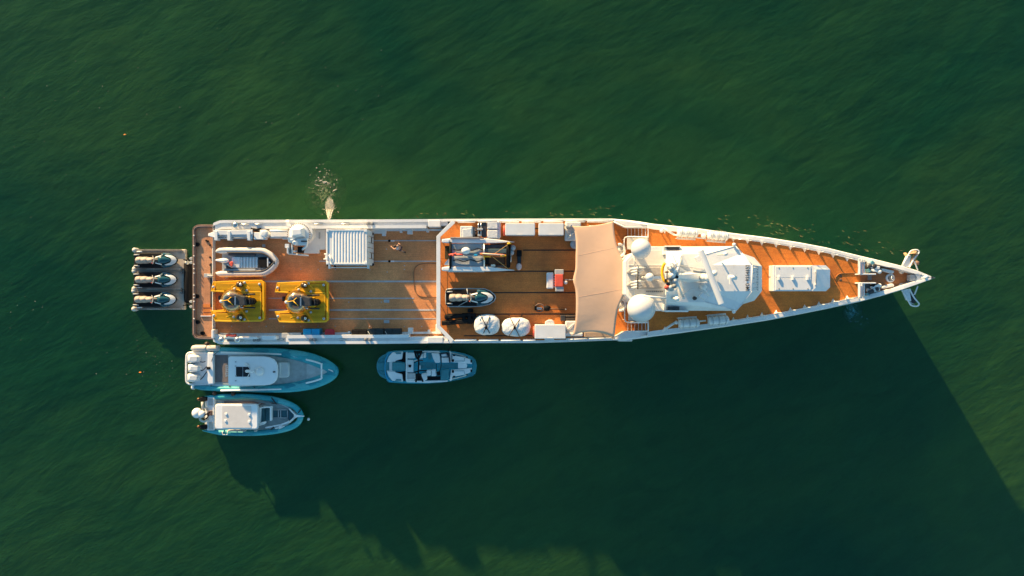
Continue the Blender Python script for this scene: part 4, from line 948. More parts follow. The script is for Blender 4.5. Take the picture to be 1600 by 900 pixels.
# ---- yellow submersibles
def acrylic():
    m = bpy.data.materials.new("clear_acrylic"); m.use_nodes = True; N = m.node_tree.nodes; L = m.node_tree.links; N.clear()
    o = N.new("ShaderNodeOutputMaterial"); tr = N.new("ShaderNodeBsdfTransparent"); tr.inputs[0].default_value = (.74, .66, .55, 1)
    gl = N.new("ShaderNodeBsdfGlossy"); gl.inputs["Roughness"].default_value = .06; gl.inputs["Color"].default_value = (.9, .82, .7, 1)
    lw = N.new("ShaderNodeLayerWeight"); lw.inputs[0].default_value = .35
    mr = N.new("ShaderNodeMath"); mr.operation = 'MULTIPLY_ADD'; mr.inputs[1].default_value = .75; mr.inputs[2].default_value = .07; mr.use_clamp = True
    L.new(lw.outputs["Facing"], mr.inputs[0]); mx = N.new("ShaderNodeMixShader"); L.new(mr.outputs[0], mx.inputs[0]); L.new(tr.outputs[0], mx.inputs[1]); L.new(gl.outputs[0], mx.inputs[2]); L.new(mx.outputs[0], o.inputs[0]); return m
ACR = acrylic()
YGR = mat("yellow_grating_gap", (.16, .075, .004), .8)
GOLDGL = mat("bubble_acrylic", (.16, .115, .075), .12, metal=.45, var=.4, scale=2.5)
def make_sub():
    t = T("submersible", "yellow mini submarine nearest the stern, clear dome over its seats", "submarine", 371, 470, ZA, "yellow submersibles on the aft deck")
    def q(u, v): return (320 + u / 8.0, 420 + v / 8.0)
    zt = ZA + 1.15
    out = [q(*p) for p in [(98, 165), (440, 150), (700, 145), (728, 155), (736, 180), (736, 620), (728, 648), (690, 655), (560, 658), (300, 660), (130, 655), (92, 620), (72, 535), (215, 522), (240, 575), (235, 240), (215, 285), (75, 270)]]
    hullp = [q(*p) for p in [(100, 165), (440, 150), (712, 146), (736, 168), (736, 632), (715, 652), (560, 658), (300, 660), (130, 655), (74, 530), (245, 520), (245, 285), (76, 275)]]
    g = MB(); g.ppoly(hullp, ZA + .35, zt - .22); obj("pontoon_body", g, YEL, t, bevel=.08)
    # frame rim round the grating
    g = MB(); rim = [q(*p) for p in [(245, 285), (80, 275), (106, 170), (440, 155), (708, 150), (732, 172), (732, 628), (712, 648), (560, 653), (300, 655), (134, 650), (80, 530), (245, 520)]]
    strip(g, [P(x, y, zt) for x, y in rim], .13, zt - .12, zt + .03); obj("deck_frame", g, YEL, t, bevel=.02)
    g = MB(); g.ppoly([q(*p) for p in [(140, 190), (700, 175), (710, 200), (710, 600), (700, 630), (150, 632), (140, 545), (260, 540), (260, 280), (120, 265)]], zt - .24, zt - .20); obj("grating_bed", g, YGR, t)
    # deck slats running fore and aft
    g = MB()
    v = 186
    while v < 640:
        if 295 < v < 510: x0 = 470
        elif 270 < v < 545: x0 = 440
        else: x0 = 150 if v < 400 else 145
        if v <= 270 or v >= 545: x0 = 140
        a, b = q(x0, v), q(700 if not 300 < v < 500 else 690, v)
        if 180 < v < 330 or 480 < v < 640 or x0 > 400:
            g.prect(a[0], a[1] - .58, b[0], b[1] + .58, zt - .05, zt + .015)
        v += 15.6
    sl = obj("deck_slats", g, YEL, t); sl['kind'] = 'stuff'
    for a, b in (((440, 155), (330, 235)), ((700, 290), (480, 290)), ((700, 290), (700, 510)), ((335, 575), (270, 600)), ((500, 180), (560, 250))):
        g = MB(); strip(g, [P(*q(*a), zt), P(*q(*b), zt)], .08, zt - .02, zt + .03); obj("deck_brace", g, YEL, t)
    # sphere and its collar
    c = P(*q(352, 402), ZA + 1.35)
    g = MB(); g.lathe((c.x, c.y, ZA + .5), [(1.02, 0), (1.06, .3), (1.02, .62), (.92, .68)], 32); obj("collar", g, YEL, t)
    g = MB(); g.ball((c.x, c.y, ZA + 1.30), .93, 36, .98, lo=-.5); obj("bubble_dome", g, ACR, t)
    g = MB(); g.lathe((c.x, c.y, ZA + .86), [(.80, 0), (.80, .06), (.30, .08)], 28); obj("cabin_floor", g, mat("cabin_brown", (.10, .07, .045), .7), t)
    for dy in (-.32, .32):
        g = MB(); g.box((c.x - .1, c.y + dy, ZA + 1.12), (.42, .40, .30)); g.box((c.x + .22, c.y + dy, ZA + 1.42), (.14, .40, .60), ry=.2); obj("cabin_seat", g, mat("cabin_seat_tan", (.22, .15, .09), .8, var=.2), t, bevel=.05)
    g = MB(); g.box((c.x - .55, c.y, ZA + 1.15), (.2, .8, .35), ry=-.4); obj("instrument_panel", g, DGREY, t, bevel=.03)
    g = MB(); g.lathe((c.x, c.y, ZA + 1.02), [(.975, 0), (.985, .06), (.975, .12)], 32); obj("dome_ring", g, STEEL, t)
    # black hatch, seats behind it, thruster tube and battery pods
    zh = ZA + 2.16
    def pp(name, pts, z0, z1, m, bv=.03): g = MB(); g.ppoly([q(*p) for p in pts], z0, z1); return obj(name, g, m, t, bevel=bv)
    pp("hatch_shell", [(215, 400), (240, 365), (290, 345), (340, 342), (385, 350), (385, 455), (330, 460), (260, 445)], zh - .34, zh - .02, BLACK, .10)
    pp("hatch_seat", [(305, 368), (370, 350), (372, 440), (325, 430)], zh, zh + .06, GLOSSB)
    g = MB(); g.tube([P(*q(200, 405), zh - .1), P(*q(290, 390), zh + .05), P(*q(330, 352), zh + .05)], .035, 6); g.tube([P(*q(290, 395), zh + .06), P(*q(350, 450), zh + .04)], .03, 6); obj("hatch_straps", g, YEL, t)
    g = MB(); g.lathe(P(*q(208, 406), zh - .2), [(.12, 0), (.12, .1), (.06, .14), (.02, .14)], 12); obj("bow_fitting", g, WHITE, t)
    pp("hatch_frame", [(370, 345), (388, 345), (388, 455), (370, 455)], zh - .1, zh + .12, STEEL, .02)
    pp("hatch_tower", [(390, 320), (440, 335), (500, 350), (505, 455), (440, 460), (390, 450)], ZA + 1.3, zh + .02, DGREY, .06)
    pp("thruster_duct", [(500, 372), (580, 368), (605, 380), (615, 405), (605, 435), (580, 450), (500, 448)], ZA + 1.2, ZA + 1.85, BLACK, .10)
    pp("duct_band", [(556, 368), (566, 368), (566, 450), (556, 450)], ZA + 1.3, ZA + 1.89, DGREY, .01)
    for v0, v1 in ((338, 366), (442, 472)): pp("side_pod", [(505, v0), (560, v0), (570, (v0 + v1) / 2), (560, v1), (505, v1)], ZA + 1.2, ZA + 1.5, YEL, .05)
    for a, b in (((480, 322), (630, 318)), ((490, 482), (630, 488))):
        g = MB(); g.tube([P(*q(*a), zt + .2), P(*q(*b), zt + .2)], .06, 6); obj("air_pipe", g, DGREY, t)
    pp("front_skid", [(168, 335), (188, 335), (188, 395), (168, 395)], ZA + .5, ZA + .9, DGREY, .02)
    for u, v in ((448, 195), (450, 605)):
        g = MB(); g.lathe(P(*q(u, v), zt), [(.22, 0), (.24, .25), (.2, .42), (.10, .5), (.02, .5)], 16); th = obj("vertical_thruster", g, mat("thruster_brown", (.10, .06, .03), .35, metal=.4), t)
        g = MB(); g.lathe(P(*q(u, v + 3), zt + .46), [(.12, 0), (.10, .08), (.02, .1)], 10); obj("thruster_cap", g, STEEL, th)
        g = MB(); g.tube([P(*q(u + 4, v + 10), zt + .3), P(*q(u + 12, v + 45 if v > 400 else v - 30), zt + .1)], .05, 6); obj("thruster_cable", g, BLACK, th)
    for u, v in ((110, 225), (685, 192), (498, 172), (115, 582), (688, 612), (498, 632), (525, 530), (375, 250), (365, 600), (526, 272)):
        g = MB(); g.lathe(P(*q(u, v), zt), [(.10, 0), (.10, .07), (.03, .09)], 10); obj("lifting_eye", g, LGREY, t)
    g = MB(); g.ball(P(*q(473, 484), zt + .5), .11, 10); obj("marker_light", g, REDO, t)
    for u, v in ((425, 452), (440, 478)):
        g = MB(); g.tube([P(*q(u, v), zh - .1), P(*q(u + 50, v + 8), zh - .3)], .05, 6); obj("umbilical", g, STEEL, t)
    for k in (0, 1):
        g = MB(); a = P(*q(120, 210 if k == 0 else 590), ZA + .2); b = P(*q(700, 210 if k == 0 else 590), ZA + .2); g.tube([a, b], .16, 8); obj("skid_runner", g, MGREY, t)
    return t
s1 = make_sub()
a, b = P(371, 470, ZA), P(469, 471.3, ZA)
dup(s1, (b.x - a.x, b.y - a.y, 0), "yellow mini submarine further forward, right behind the blue boxes")

# ---- boxes along the starboard bulwark of the aft deck
g = MB(); g.rrect(473.2, 513.8, 486, 527.3, 1, ZA, ZA + .9); one("storage_box", g, BLUE, "bright blue plastic box by the starboard bulwark, left one of the pair", "box", "storage boxes by the aft bulwark", .05)
g = MB(); g.rrect(486.4, 513.8, 499, 527.3, 1, ZA, ZA + .9); one("storage_box", g, BLUE, "bright blue plastic box touching its twin, the one nearer the red bag", "box", "storage boxes by the aft bulwark", .05)
g = MB(); g.loft([[P(*p, z) for p in rr(507.5, 514, 523, 526.5 - (z - ZA) * .4, 3.5 + (z - ZA), 4)] for z in (ZA, ZA + .5, ZA + .78)], smooth=True); one("red_bag", g, RED, "round dark red bag beside the blue boxes", "bag")
for x0, x1, y0, m, lb in ((549, 573.3, 515.4, BLACK, "black box at the left end of the dark row by the bulwark"), (573.8, 599.4, 513.6, mat("green_black", (.012, .022, .024), .45), "dark green-black box in the middle of the dark row by the bulwark"), (600.6, 626, 513.6, mat("green_black", (.012, .022, .024), .45), "dark green-black box at the right end of the dark row by the bulwark")):
    t = T("gear_chest", lb, "box", (x0 + x1) / 2, 520, ZA, "dark gear boxes by the aft bulwark")
    g = MB(); g.rrect(x0, y0, x1, 527.6, .8, ZA, ZA + .75); obj("trunk_body", g, m, t, bevel=.04)
    g = MB(); g.rrect(x0 + .2, y0 + .1, (x0 + x1) / 2 - .2, 527.4, .8, ZA + .75, ZA + .83); obj("lid", g, m, t, bevel=.03)
    g = MB(); g.rrect((x0 + x1) / 2 + .2, y0 + .1, x1 - .2, 527.4, .8, ZA + .75, ZA + .83); obj("lid", g, m, t, bevel=.03)
    if m is not BLACK:
        g = MB(); g.tube([P(x0 + 1, y0 + 4, ZA + .85), P(x0 + 7, 527, ZA + .85)], .02, 5); obj("lashing", g, LGREY, t)
g = MB(); g.rrect(440, 520.3, 452, 528, .6, ZA, ZA + .7); one("plastic_crate", g, LGREY, "pale grey crate left of the blue boxes, the farther-aft half", "crate", "pale crates left of the blue boxes", .04)
g = MB(); g.rrect(452.2, 520, 470, 528, .6, ZA, ZA + .72); one("plastic_crate", g, OFFW, "long whitish crate touching the left side of the blue boxes", "crate", "pale crates left of the blue boxes", .04)
t = T("life_jackets", "orange and white bundle on the starboard aft corner", "bundle", 361, 525, ZA + .5)
g = MB(); g.tube([P(x, y, ZA + .8) for x, y in cr([(354, 525), (358, 523.5), (363, 525), (369, 524)], 4)], .13, 8); obj("orange_roll", g, REDO, t)
g = MB(); g.tube([P(x, y, ZA + .75) for x, y in cr([(352, 527.5), (360, 526.5), (369, 527.5), (371, 529)], 4)], .16, 8); obj("white_roll", g, OFFW, t)
for x0, y0, x1, y1, r in ((408, 524.5, 432, 531, 3), (372, 526, 402, 530, 2)):
    g = MB(); g.rrect(x0, y0, x1, y1, r, ZA + .2, 3.6); obj("bulwark_locker", g, WHITE2, ship, bevel=.08)
# hoses
g = MB(); g.tube([P(x, y, ZA + .03) for x, y in cr([(683, 411.5), (662, 412), (652, 415), (647, 423), (647, 440), (648, 453), (654, 461.5), (664, 463.8), (684, 464)], 4)], .028, 5)
one("deck_hose", g, mat("hose_tan", (.26, .12, .05), .7), "thin brown hose lying in a loop on the aft deck", "hose")

# ---- mid deck: trampoline catamaran
def make_cat():
    t = T("catamaran", "small beach catamaran with grey trampoline beside the folded mast", "catamaran", 745, 398, ZM)
    def q(x, y): return (680 + x / 10.0, 335 + y / 10.0)
    zt = ZM + .95
    for (ys, lab) in ((412, 0), (852, 1)):
        st_ = ((100, 24, 26), (130, 33, 33), (225, 40, 40), (400, 41, 41), (600, 42, 42), (780, 42, 42), (900, 34, 34), (1020, 24, 24), (1140, 12, 12), (1240, 3, 3))
        g = MB(); rings = []
        for x, hw, _ in st_:
            yc = ys + (20 if x > 780 else 0) * (x - 780) / 460 if lab == 0 else ys + (x - 780) / 460 * 20 if x > 780 else ys
            z = zt + (.0 if x < 600 else .06 * (x - 600) / 600)
            a = P(*q(x, yc - hw), z - .10); b = P(*q(x, yc - hw * .7), z); c = P(*q(x, yc + hw * .7), z); d = P(*q(x, yc + hw), z - .10)
            e = P(*q(x, yc + hw * .6), z - .45); f = P(*q(x, yc), z - .72); h_ = P(*q(x, yc - hw * .6), z - .45)
            rings.append([a, b, c, d, e, f, h_])
        g.loft(rings, smooth=False); h = obj("hull", g, WHITE2, t, bevel=.02)
        g = MB(); g.prect(*q(778, ys - 40), *q(784, ys + 42), zt - .3, zt + .015); obj("hull_seam", g, MGREY, h)
        g = MB(); a = q(104, ys - 26); b = q(222, ys + 28); g.rrect(a[0], a[1], b[0], b[1], 2.2, zt - .35, zt + .08); obj("rudder_cover", g, WHITE, h, bevel=.05)
        if lab == 0:
            g = MB(); g.prect(*q(235, 362), *q(762, 384), zt + .05, zt + .12); obj("wing_seat", g, mat("wing_grey", (.16, .14, .15), .8), t, bevel=.02)
            g = MB(); g.prect(*q(235, 355), *q(680, 361), zt + .0, zt + .10); obj("wing_tube", g, CREAM, t)
        else:
            g = MB(); g.prect(*q(200, 862), *q(770, 902), zt - .3, zt - .06); obj("hull_strake", g, CREAM, t, bevel=.02)
    TR = mat("trampoline_mesh", (.30, .33, .35), .9, var=.06, scale=3, bump=.5, bscale=40)
    for (y0, y1) in ((458, 632), (650, 808)):
        g = MB(); n_ = 8; vs = []; X0, X1 = 248, 755
        for i in range(n_ + 1):
            for j in range(5):
                u = i / n_; w_ = j / 4; z = zt - .05 - .07 * math.sin(math.pi * u) * math.sin(math.pi * w_) + .015 * math.sin(7 * u + 3 * w_)
                vs.append(P(*q(X0 + (X1 - X0) * u, y0 + (y1 - y0) * w_), z))
        g.add(vs, [(i * 5 + j, i * 5 + j + 1, i * 5 + j + 6, i * 5 + j + 5) for i in range(n_) for j in range(4)], True); tr_ = obj("trampoline", g, TR, t)
        md = tr_.modifiers.new("th", 'SOLIDIFY'); md.thickness = .01
        g = MB(); ym = (548 if y0 < 500 else 722)
        pts = [q(275 + 470 * k / 12, ym + 14 * math.sin(k * 1.15 + y0)) for k in range(13)]; g.tube([P(x, y, zt + .01) for x, y in pts], .035, 6); obj("hiking_strap", g, BLACK, tr_)
    for x, z in ((238, .0), (1130, .02)):
        g = MB(); g.tube([P(*q(x, 430), zt - .02 + z), P(*q(x, 850), zt - .02 + z)], .09, 10); obj("cross_beam", g, BLACK, t)
    g = MB(); g.tube([P(*q(765, 460), zt), P(*q(765, 820), zt)], .07, 10); obj("cross_beam", g, STEEL, t)
    # black gear stowed forward
    for a_, b_, m, z in (((775, 470), (1120, 530), DGREY, zt - .1), ((780, 535), (1115, 610), mat("gear_teal", (.05, .10, .12), .6), zt - .05), ((775, 670), (1090, 780), BLACK, zt - .08), ((800, 790), (1100, 830), DGREY, zt - .15)):
        g = MB(); A, B = q(*a_), q(*b_); g.rrect(A[0], A[1], B[0], B[1], 1, ZM + .3, z); obj("stowed_gear", g, m, t, bevel=.06)
    g = MB(); g.prect(*q(870, 780), *q(940, 815), zt - .1, zt + .05); obj("gear_bag", g, CREAM, t, bevel=.04)
    g = MB(); g.rrect(*q(150, 490), *q(225, 700), 1.5, ZM + .1, ZM + .55); obj("net_bag", g, mat("net_brown", (.07, .05, .02), .95, var=.4, scale=12), t, bevel=.08)
    # folded mast and sail: red, orange and yellow
    g = MB(); g.tube([P(*q(700, 615), zt + .25), P(*q(760, 622), zt + .3), P(*q(1050, 642), zt + .3), P(*q(1110, 640), zt + .28)], [.05, .10, .11, .05], 10); sp_ = obj("rolled_sail", g, mat("sail_orange", (.75, .18, .05), .7, var=.3, scale=6), t)
    g = MB(); g.tube([P(*q(740, 612), zt + .40), P(*q(1080, 634), zt + .42)], .035, 6); obj("sail_edge", g, CREAM, sp_)
    g = MB(); g.tube([P(*q(1020, 645), zt + .40), P(*q(1110, 645), zt + .38)], .05, 6); g.tube([P(*q(750, 648), zt + .2), P(*q(870, 660), zt + .2)], .06, 6); g.tube([P(*q(766, 650), zt + .2), P(*q(768, 710), zt + .1)], .04, 6); obj("sail_batten", g, YEL, sp_)
    g = MB(); g.tube([P(*q(300, 645), zt + .12), P(*q(750, 650), zt + .15)], .035, 8); obj("mast_spar", g, LGREY, t)
    for a_, b_ in (((215, 635), (310, 615)), ((265, 630), (300, 645)), ((330, 625), (430, 632)), ((310, 605), (330, 632))):
        g = MB(); g.tube([P(*q(*a_), zt + .2), P(*q(*b_), zt + .22)], [.08, .06], 7); obj("red_line_bag", g, REDO, t)
    g = MB(); g.box(P(*q(632, 634), zt + .15), (.26, .12, .12)); obj("blue_block", g, BLUE, t, bevel=.02)
    for a_, b_ in (((890, 640), (1160, 455)), ((890, 655), (1140, 850))):
        g = MB(); g.tube([P(*q(*a_), zt + .35), P(*q(*b_), zt + .1)], .022, 5); obj("forestay_line", g, mat("rope_yellow", (.55, .32, .10), .8), t)
    g = MB(); g.tube([P(*q(1125, 460), zt + .12), P(*q(1185, 447), zt + .12)], .07, 6); obj("yellow_clip", g, YEL, t)
    g = MB(); g.tube([P(*q(1170, 470), zt - .1), P(*q(1160, 830), zt - .1)], .06, 8); g.tube([P(*q(1140, 470), zt), P(*q(1135, 830), zt)], .08, 8); obj("trolley_bar", g, BLACK, t)
    for x, y in ((1215, 525), (1190, 600)):
        g = MB(); g.lathe(P(*q(x, y), ZM + .3), [(.18, 0), (.22, .2), (.16, .35), (.03, .38)], 14); obj("trolley_wheel", g, LGREY, t)
    g = MB(); g.tube([P(*q(1180, 610), ZM + .4), P(*q(1180, 750), ZM + .4)], .07, 8); g.tube([P(*q(1150, 530), ZM + .6), P(*q(1215, 535), ZM + .6)], .06, 8); obj("axle", g, STEEL, t)
    g = MB(); g.loft([[P(*q(x, y), z) for x, y in ((140, 790), (160, 745), (215, 690), (220, 800))] for z in (ZM + .5, ZM + .75)]); obj("wing_board", g, WHITE, t, bevel=.03)
    return t
make_cat()
g = MB(); c = P(728, 391.8, ZM + 1.25)
g.loft([[(c.x + .33 * k * math.cos(a) * (1 if abs(math.cos(a)) < .7 else 1.05), c.y + .27 * k * math.sin(a), c.z + z) for a in [2 * math.pi * i / 18 for i in range(18)]] for k, z in ((.3, -.28), (.8, -.2), (1, 0), (.85, .16), (.45, .26), (.05, .29))], smooth=True)
one("buoy_cover", g, WHITE, "round white float lying on the catamaran's grey trampoline", "float")

# ---- jet skis (one kind, four of them)
def make_jetski():
    t = T("jet_ski", "topmost of the three jet skis on the floating dock", "jet ski", 248, 407, .35, "jet skis")
    o = P(212.5, 407, .35); S_ = 19.1
    def q(x, y, z): return Vector((o.x + x / 10 / S_ * 1.0, o.y - (y) / 10 / S_, .35 + z))
    # x in tenths of px from dock-left scale: 0..700, y centred
    def sec(x, hw, zk, zg, ztop):
        return [q(x, -hw, zg), q(x, -hw * .93, ztop), q(x, hw * .93, ztop), q(x, hw, zg), q(x, hw * .8, zk + .12), q(x, 0, zk), q(x, -hw * .8, zk + .12)]
    g = MB(); g.loft([sec(0, 112, 0, .28, .34), sec(30, 120, -.02, .30, .36), sec(300, 122, -.05, .32, .38), sec(460, 122, -.05, .36, .44), sec(560, 112, -.03, .42, .50), sec(640, 78, .08, .48, .56), sec(690, 30, .3, .52, .58), sec(702, 6, .46, .54, .57)], smooth=False)
    obj("hull", g, mat("ski_hull", (.010, .010, .012), .6, spec=.2), t, bevel=.03)
    g = MB(); g.loft([[q(x, -w_, z - .06), q(x, -w_ * .8, z), q(x, w_ * .8, z), q(x, w_, z - .06)] for x, w_, z in ((455, 121, .47), (500, 120, .53), (575, 108, .56), (635, 76, .58), (675, 40, .58))], smooth=False)
    obj("front_deck", g, TEAL, t, bevel=.03)
    # pale crescent bow cowl
    out = [(515, -78), (560, -78), (610, -72), (650, -56), (680, -32), (692, 0), (680, 32), (650, 56), (610, 72), (560, 78), (515, 78)]
    inn = [(515, -74), (560, -56), (590, -44), (605, -30), (615, -14), (620, 0), (615, 14), (605, 30), (590, 44), (560, 56), (515, 74)]
    g = MB(); vo = [q(x, y, .64 - (x - 500) * .0003) for x, y in out]; vi = [q(x, y, .72 - (x - 500) * .0002) for x, y in inn]; vl = [q(x * 1.003, y * 1.04, .50) for x, y in out]
    n_ = len(out); g.add(vl + vo + vi, [(i, i + 1, n_ + i + 1, n_ + i) for i in range(n_ - 1)] + [(n_ + i, n_ + i + 1, 2 * n_ + i + 1, 2 * n_ + i) for i in range(n_ - 1)], False)
    cw = obj("bow_cowl", g, mat("cowl_grey", (.55, .58, .60), .3, var=.03), t); md = cw.modifiers.new("th", 'SOLIDIFY'); md.thickness = .03
    g = MB(); g.loft([[q(x, -w_, .60), q(x, -w_ * .6, z), q(x, w_ * .6, z), q(x, w_, .60)] for x, w_, z in ((430, 60, .90), (470, 66, .88), (520, 58, .80), (580, 36, .74), (618, 8, .68))], smooth=True)
    obj("centre_cowl", g, TEAL, t)
    # seat: three rolled sections
    SEAT = mat("seat_vinyl", (.36, .31, .27), .6, var=.05, scale=6, bump=.3, bscale=14)
    prof = ((52, 34, .60), (60, 58, .70), (100, 64, .78), (138, 60, .76), (150, 52, .70), (160, 60, .77), (200, 62, .80), (232, 56, .78), (244, 46, .71), (254, 52, .78), (300, 50, .80), (335, 44, .78), (350, 30, .70))
    g = MB(); g.loft([[q(x, w_ * .9 * math.cos(a), .36 + (z - .30) * math.sin(a) * 1.0) for a in [math.pi * i / 10 for i in range(11)]] for x, w_, z in prof], smooth=True); obj("seat", g, SEAT, t)
    g = MB(); g.loft([[q(x, w_ * math.cos(a), .36 + z * math.sin(a)) for a in [math.pi * i / 8 for i in range(9)]] for x, w_, z in ((345, 50, .46), (380, 50, .52), (430, 46, .48), (470, 40, .44))], smooth=True); obj("console", g, DGREY, t)
    g = MB(); g.box(q(340, 0, .85), (.12, .16, .05)); obj("fuel_flap", g, BROWN, t)
    for s in (-1, 1):
        g = MB(); g.loft([[q(372, s * 52, .72), q(372, s * 34, .78), q(372, s * 38, .6), q(372, s * 54, .6)], [q(466, s * 76, .74), q(466, s * 58, .80), q(466, s * 58, .6), q(466, s * 76, .6)]]); obj("side_panel", g, WHITE2, t, bevel=.02)
        g = MB(); g.prism([(p.x, p.y) for p in (q(-8 + 12, s * 66, 0), q(440, s * 66, 0), q(440, s * 108, 0), q(10, s * 108, 0))], .35 + .33, .35 + .385); obj("footwell_mat", g, mat("ski_mat", (.012, .011, .012), .85, spec=.15), t)
        g = MB(); g.loft([[q(448, s * 78, .66), q(456, s * 100, .62), q(462, s * 100, .56), q(462, s * 78, .56)], [q(480, s * 74, .70), q(486, s * 92, .64), q(490, s * 92, .56), q(490, s * 74, .56)]]); obj("mirror", g, TEAL, t, bevel=.02)
        g = MB(); g.tube([q(16, s * 84, .50), q(100, s * 88, .48)], .045, 8); obj("grab_rail", g, LGREY, t)
    g = MB(); g.tube([q(358, -66, 1.0), q(374, -20, .98), q(374, 20, .98), q(358, 66, 1.0)], .028, 8); hb = obj("handlebar", g, CREAM, t)
    for s in (-1, 1): g = MB(); g.tube([q(352, s * 56, 1.0), q(358, s * 80, 1.0)], .035, 8); obj("grip", g, BLACK, hb)
    g = MB(); g.ball(q(352, 50, 1.03), .04, 8); obj("kill_switch", g, REDO, hb)
    return t
js = make_jetski()
js.location = P(247.5, 407, .35 + WL) + (js.location - P(247.5, 407, .35)); js.location.z = .35 + WL
def place_ski(px, py, z, lb):
    a = js.location; b = P(px, py, z) + (js.location - P(248, 407, .35 + WL)) * 0; return dup(js, (b.x - a.x, b.y - a.y, b.z - a.z), lb)
place_ski(247.4, 437, .35 + WL, "middle of the three jet skis on the floating dock, red tether on its handlebar")
place_ski(246.6, 467.7, .35 + WL, "lowest of the three jet skis on the floating dock")
place_ski(735, 465, ZM + .25, "jet ski lying in a black cradle on the mid deck, pointing forward")
# its cradle
t = T("jet_ski_cradle", "black and white rimmed cradle under the mid deck jet ski", "cradle", 735, 465, ZM)
cp_ = [(699, 451.5), (735, 451), (757, 451.5), (766, 455), (773, 461), (774.3, 465), (772, 470), (765, 475), (752, 478), (735, 479), (700, 478.8), (697, 475), (696.3, 465), (697, 455)]
g = MB(); g.ppoly(cp_, ZM + .02, ZM + .42); obj("cradle_tray", g, BLACK, t, bevel=.04)
g = MB(); pts = [P(x, y, ZM + .45) for x, y in cp_]; g.tube(pts + [pts[0]], .045, 8); obj("cradle_rim", g, LGREY, t)
g = MB(); g.tube([P(729.5, 451, ZM + 1.3), P(731, 460, ZM + 1.45)], .03, 6); g.tube([P(716, 478, ZM + .6), P(729, 471, ZM + 1.0)], .02, 6); g.tube([P(729.5, 460, ZM + 1.15), P(729.5, 472, ZM + 1.15)], .022, 6); obj("lashing_strap", g, LGREY, t)

# ---- black trolley beside the cradle
t = T("boat_trolley", "black steel beach trolley lying on the mid deck beside the jet ski", "trolley", 718, 500, ZM)
for a_, b_, r in (((695, 496), (726, 493), .16), ((690.5, 505), (744, 500.5), .18), ((722, 492), (744, 492), .14), ((734, 489), (734, 506), .2), ((724, 492), (726, 503), .14), ((699, 494), (699, 507), .10), ((740, 493), (742, 503), .16)):
    g = MB(); g.tube([P(*a_, ZM + .35), P(*b_, ZM + .4)], r, 6, smooth=False); obj("trolley_beam", g, BLACK, t)
for x, y in ((698, 507), (735, 489), (733, 506), (699, 498), (727, 497)):
    g = MB(); g.lathe(P(x, y - .8, ZM + .2), [(.20, -.0), (.22, .05), (.22, .25), (.12, .3)], 14, axis=Vector((0, 1, 0))); obj("trolley_wheel", g, BLACK, t)

# ---- covered bundles with crossed straps
def bundle(cx, cy, rx, ry, lb, m, straps, sm):
    t = T("covered_bundle", lb, "covered bundle", cx, cy, ZM, "white tarpaulin bundles on the mid deck")
    g = MB(); rings = []; n_ = 40; sd = cx
    for k, z in ((1.0, 0), (1.02, .35), (.99, .62), (.90, .80), (.70, .92), (.4, .99), (.05, 1.02)):
        rg = []
        for i in range(n_):
            a = 2 * math.pi * i / n_; sq = (abs(math.cos(a)) ** 2.6 + abs(math.sin(a)) ** 2.6) ** (-1 / 2.6)
            w_ = 1 + .045 * noise.noise(Vector((math.cos(a) * 2, math.sin(a) * 2, sd))) + .012 * math.sin(a * 11 + sd)
            dz = .07 * noise.noise(Vector((math.cos(a) * 3 * k, math.sin(a) * 3 * k, sd + 5))) + .03 * noise.noise(Vector((math.cos(a) * 9 * k, math.sin(a) * 9 * k, sd + 9)))
            p = P(cx + rx * k * sq * w_ * math.cos(a), cy + ry * k * sq * w_ * math.sin(a), ZM + .85); rg.append((p.x, p.y, ZM + z + (dz if z > .4 else 0)))
        rings.append(rg)
    g.loft(rings, smooth=True); obj("tarpaulin", g, m, t)
    for a_, b_ in straps:
        g = MB(); pts = []
        for k in range(9):
            u = k / 8; x = a_[0] + (b_[0] - a_[0]) * u; y = a_[1] + (b_[1] - a_[1]) * u
            r_ = max(abs((x - cx) / rx), abs((y - cy) / ry)); z = ZM + (1.07 - .24 * r_ ** 3 if r_ < .97 else .4 if r_ < 1.08 else .05); pts.append(P(x, y, z))
        g.tube(pts, .028, 6); obj("strap", g, sm, t)
        g = MB(); u = .62; g.box(P(a_[0] + (b_[0] - a_[0]) * u, a_[1] + (b_[1] - a_[1]) * u, ZM + 1.08), (.10, .22, .06)); obj("ratchet_buckle", g, BLACK, t)
TARP = mat("tarp_white", (.68, .69, .68), .75, var=.05, scale=2, bump=.9, bscale=5, dirt=.08)
bundle(760.5, 507.8, 20, 16, "blue-white tarpaulin bundle with black crossed straps, nearer the trolley", TARP, (((751, 493), (766.5, 523.5)), ((765.5, 494), (754.5, 523.5))), BLACK)
bundle(806.5, 511.5, 22.3, 14.6, "sunlit white tarpaulin bundle with brown crossed straps, nearer the white box", TARP, (((794, 490), (811.5, 525.5)), ((817, 490.5), (795, 525.5))), mat("strap_brown", (.10, .06, .04), .8))

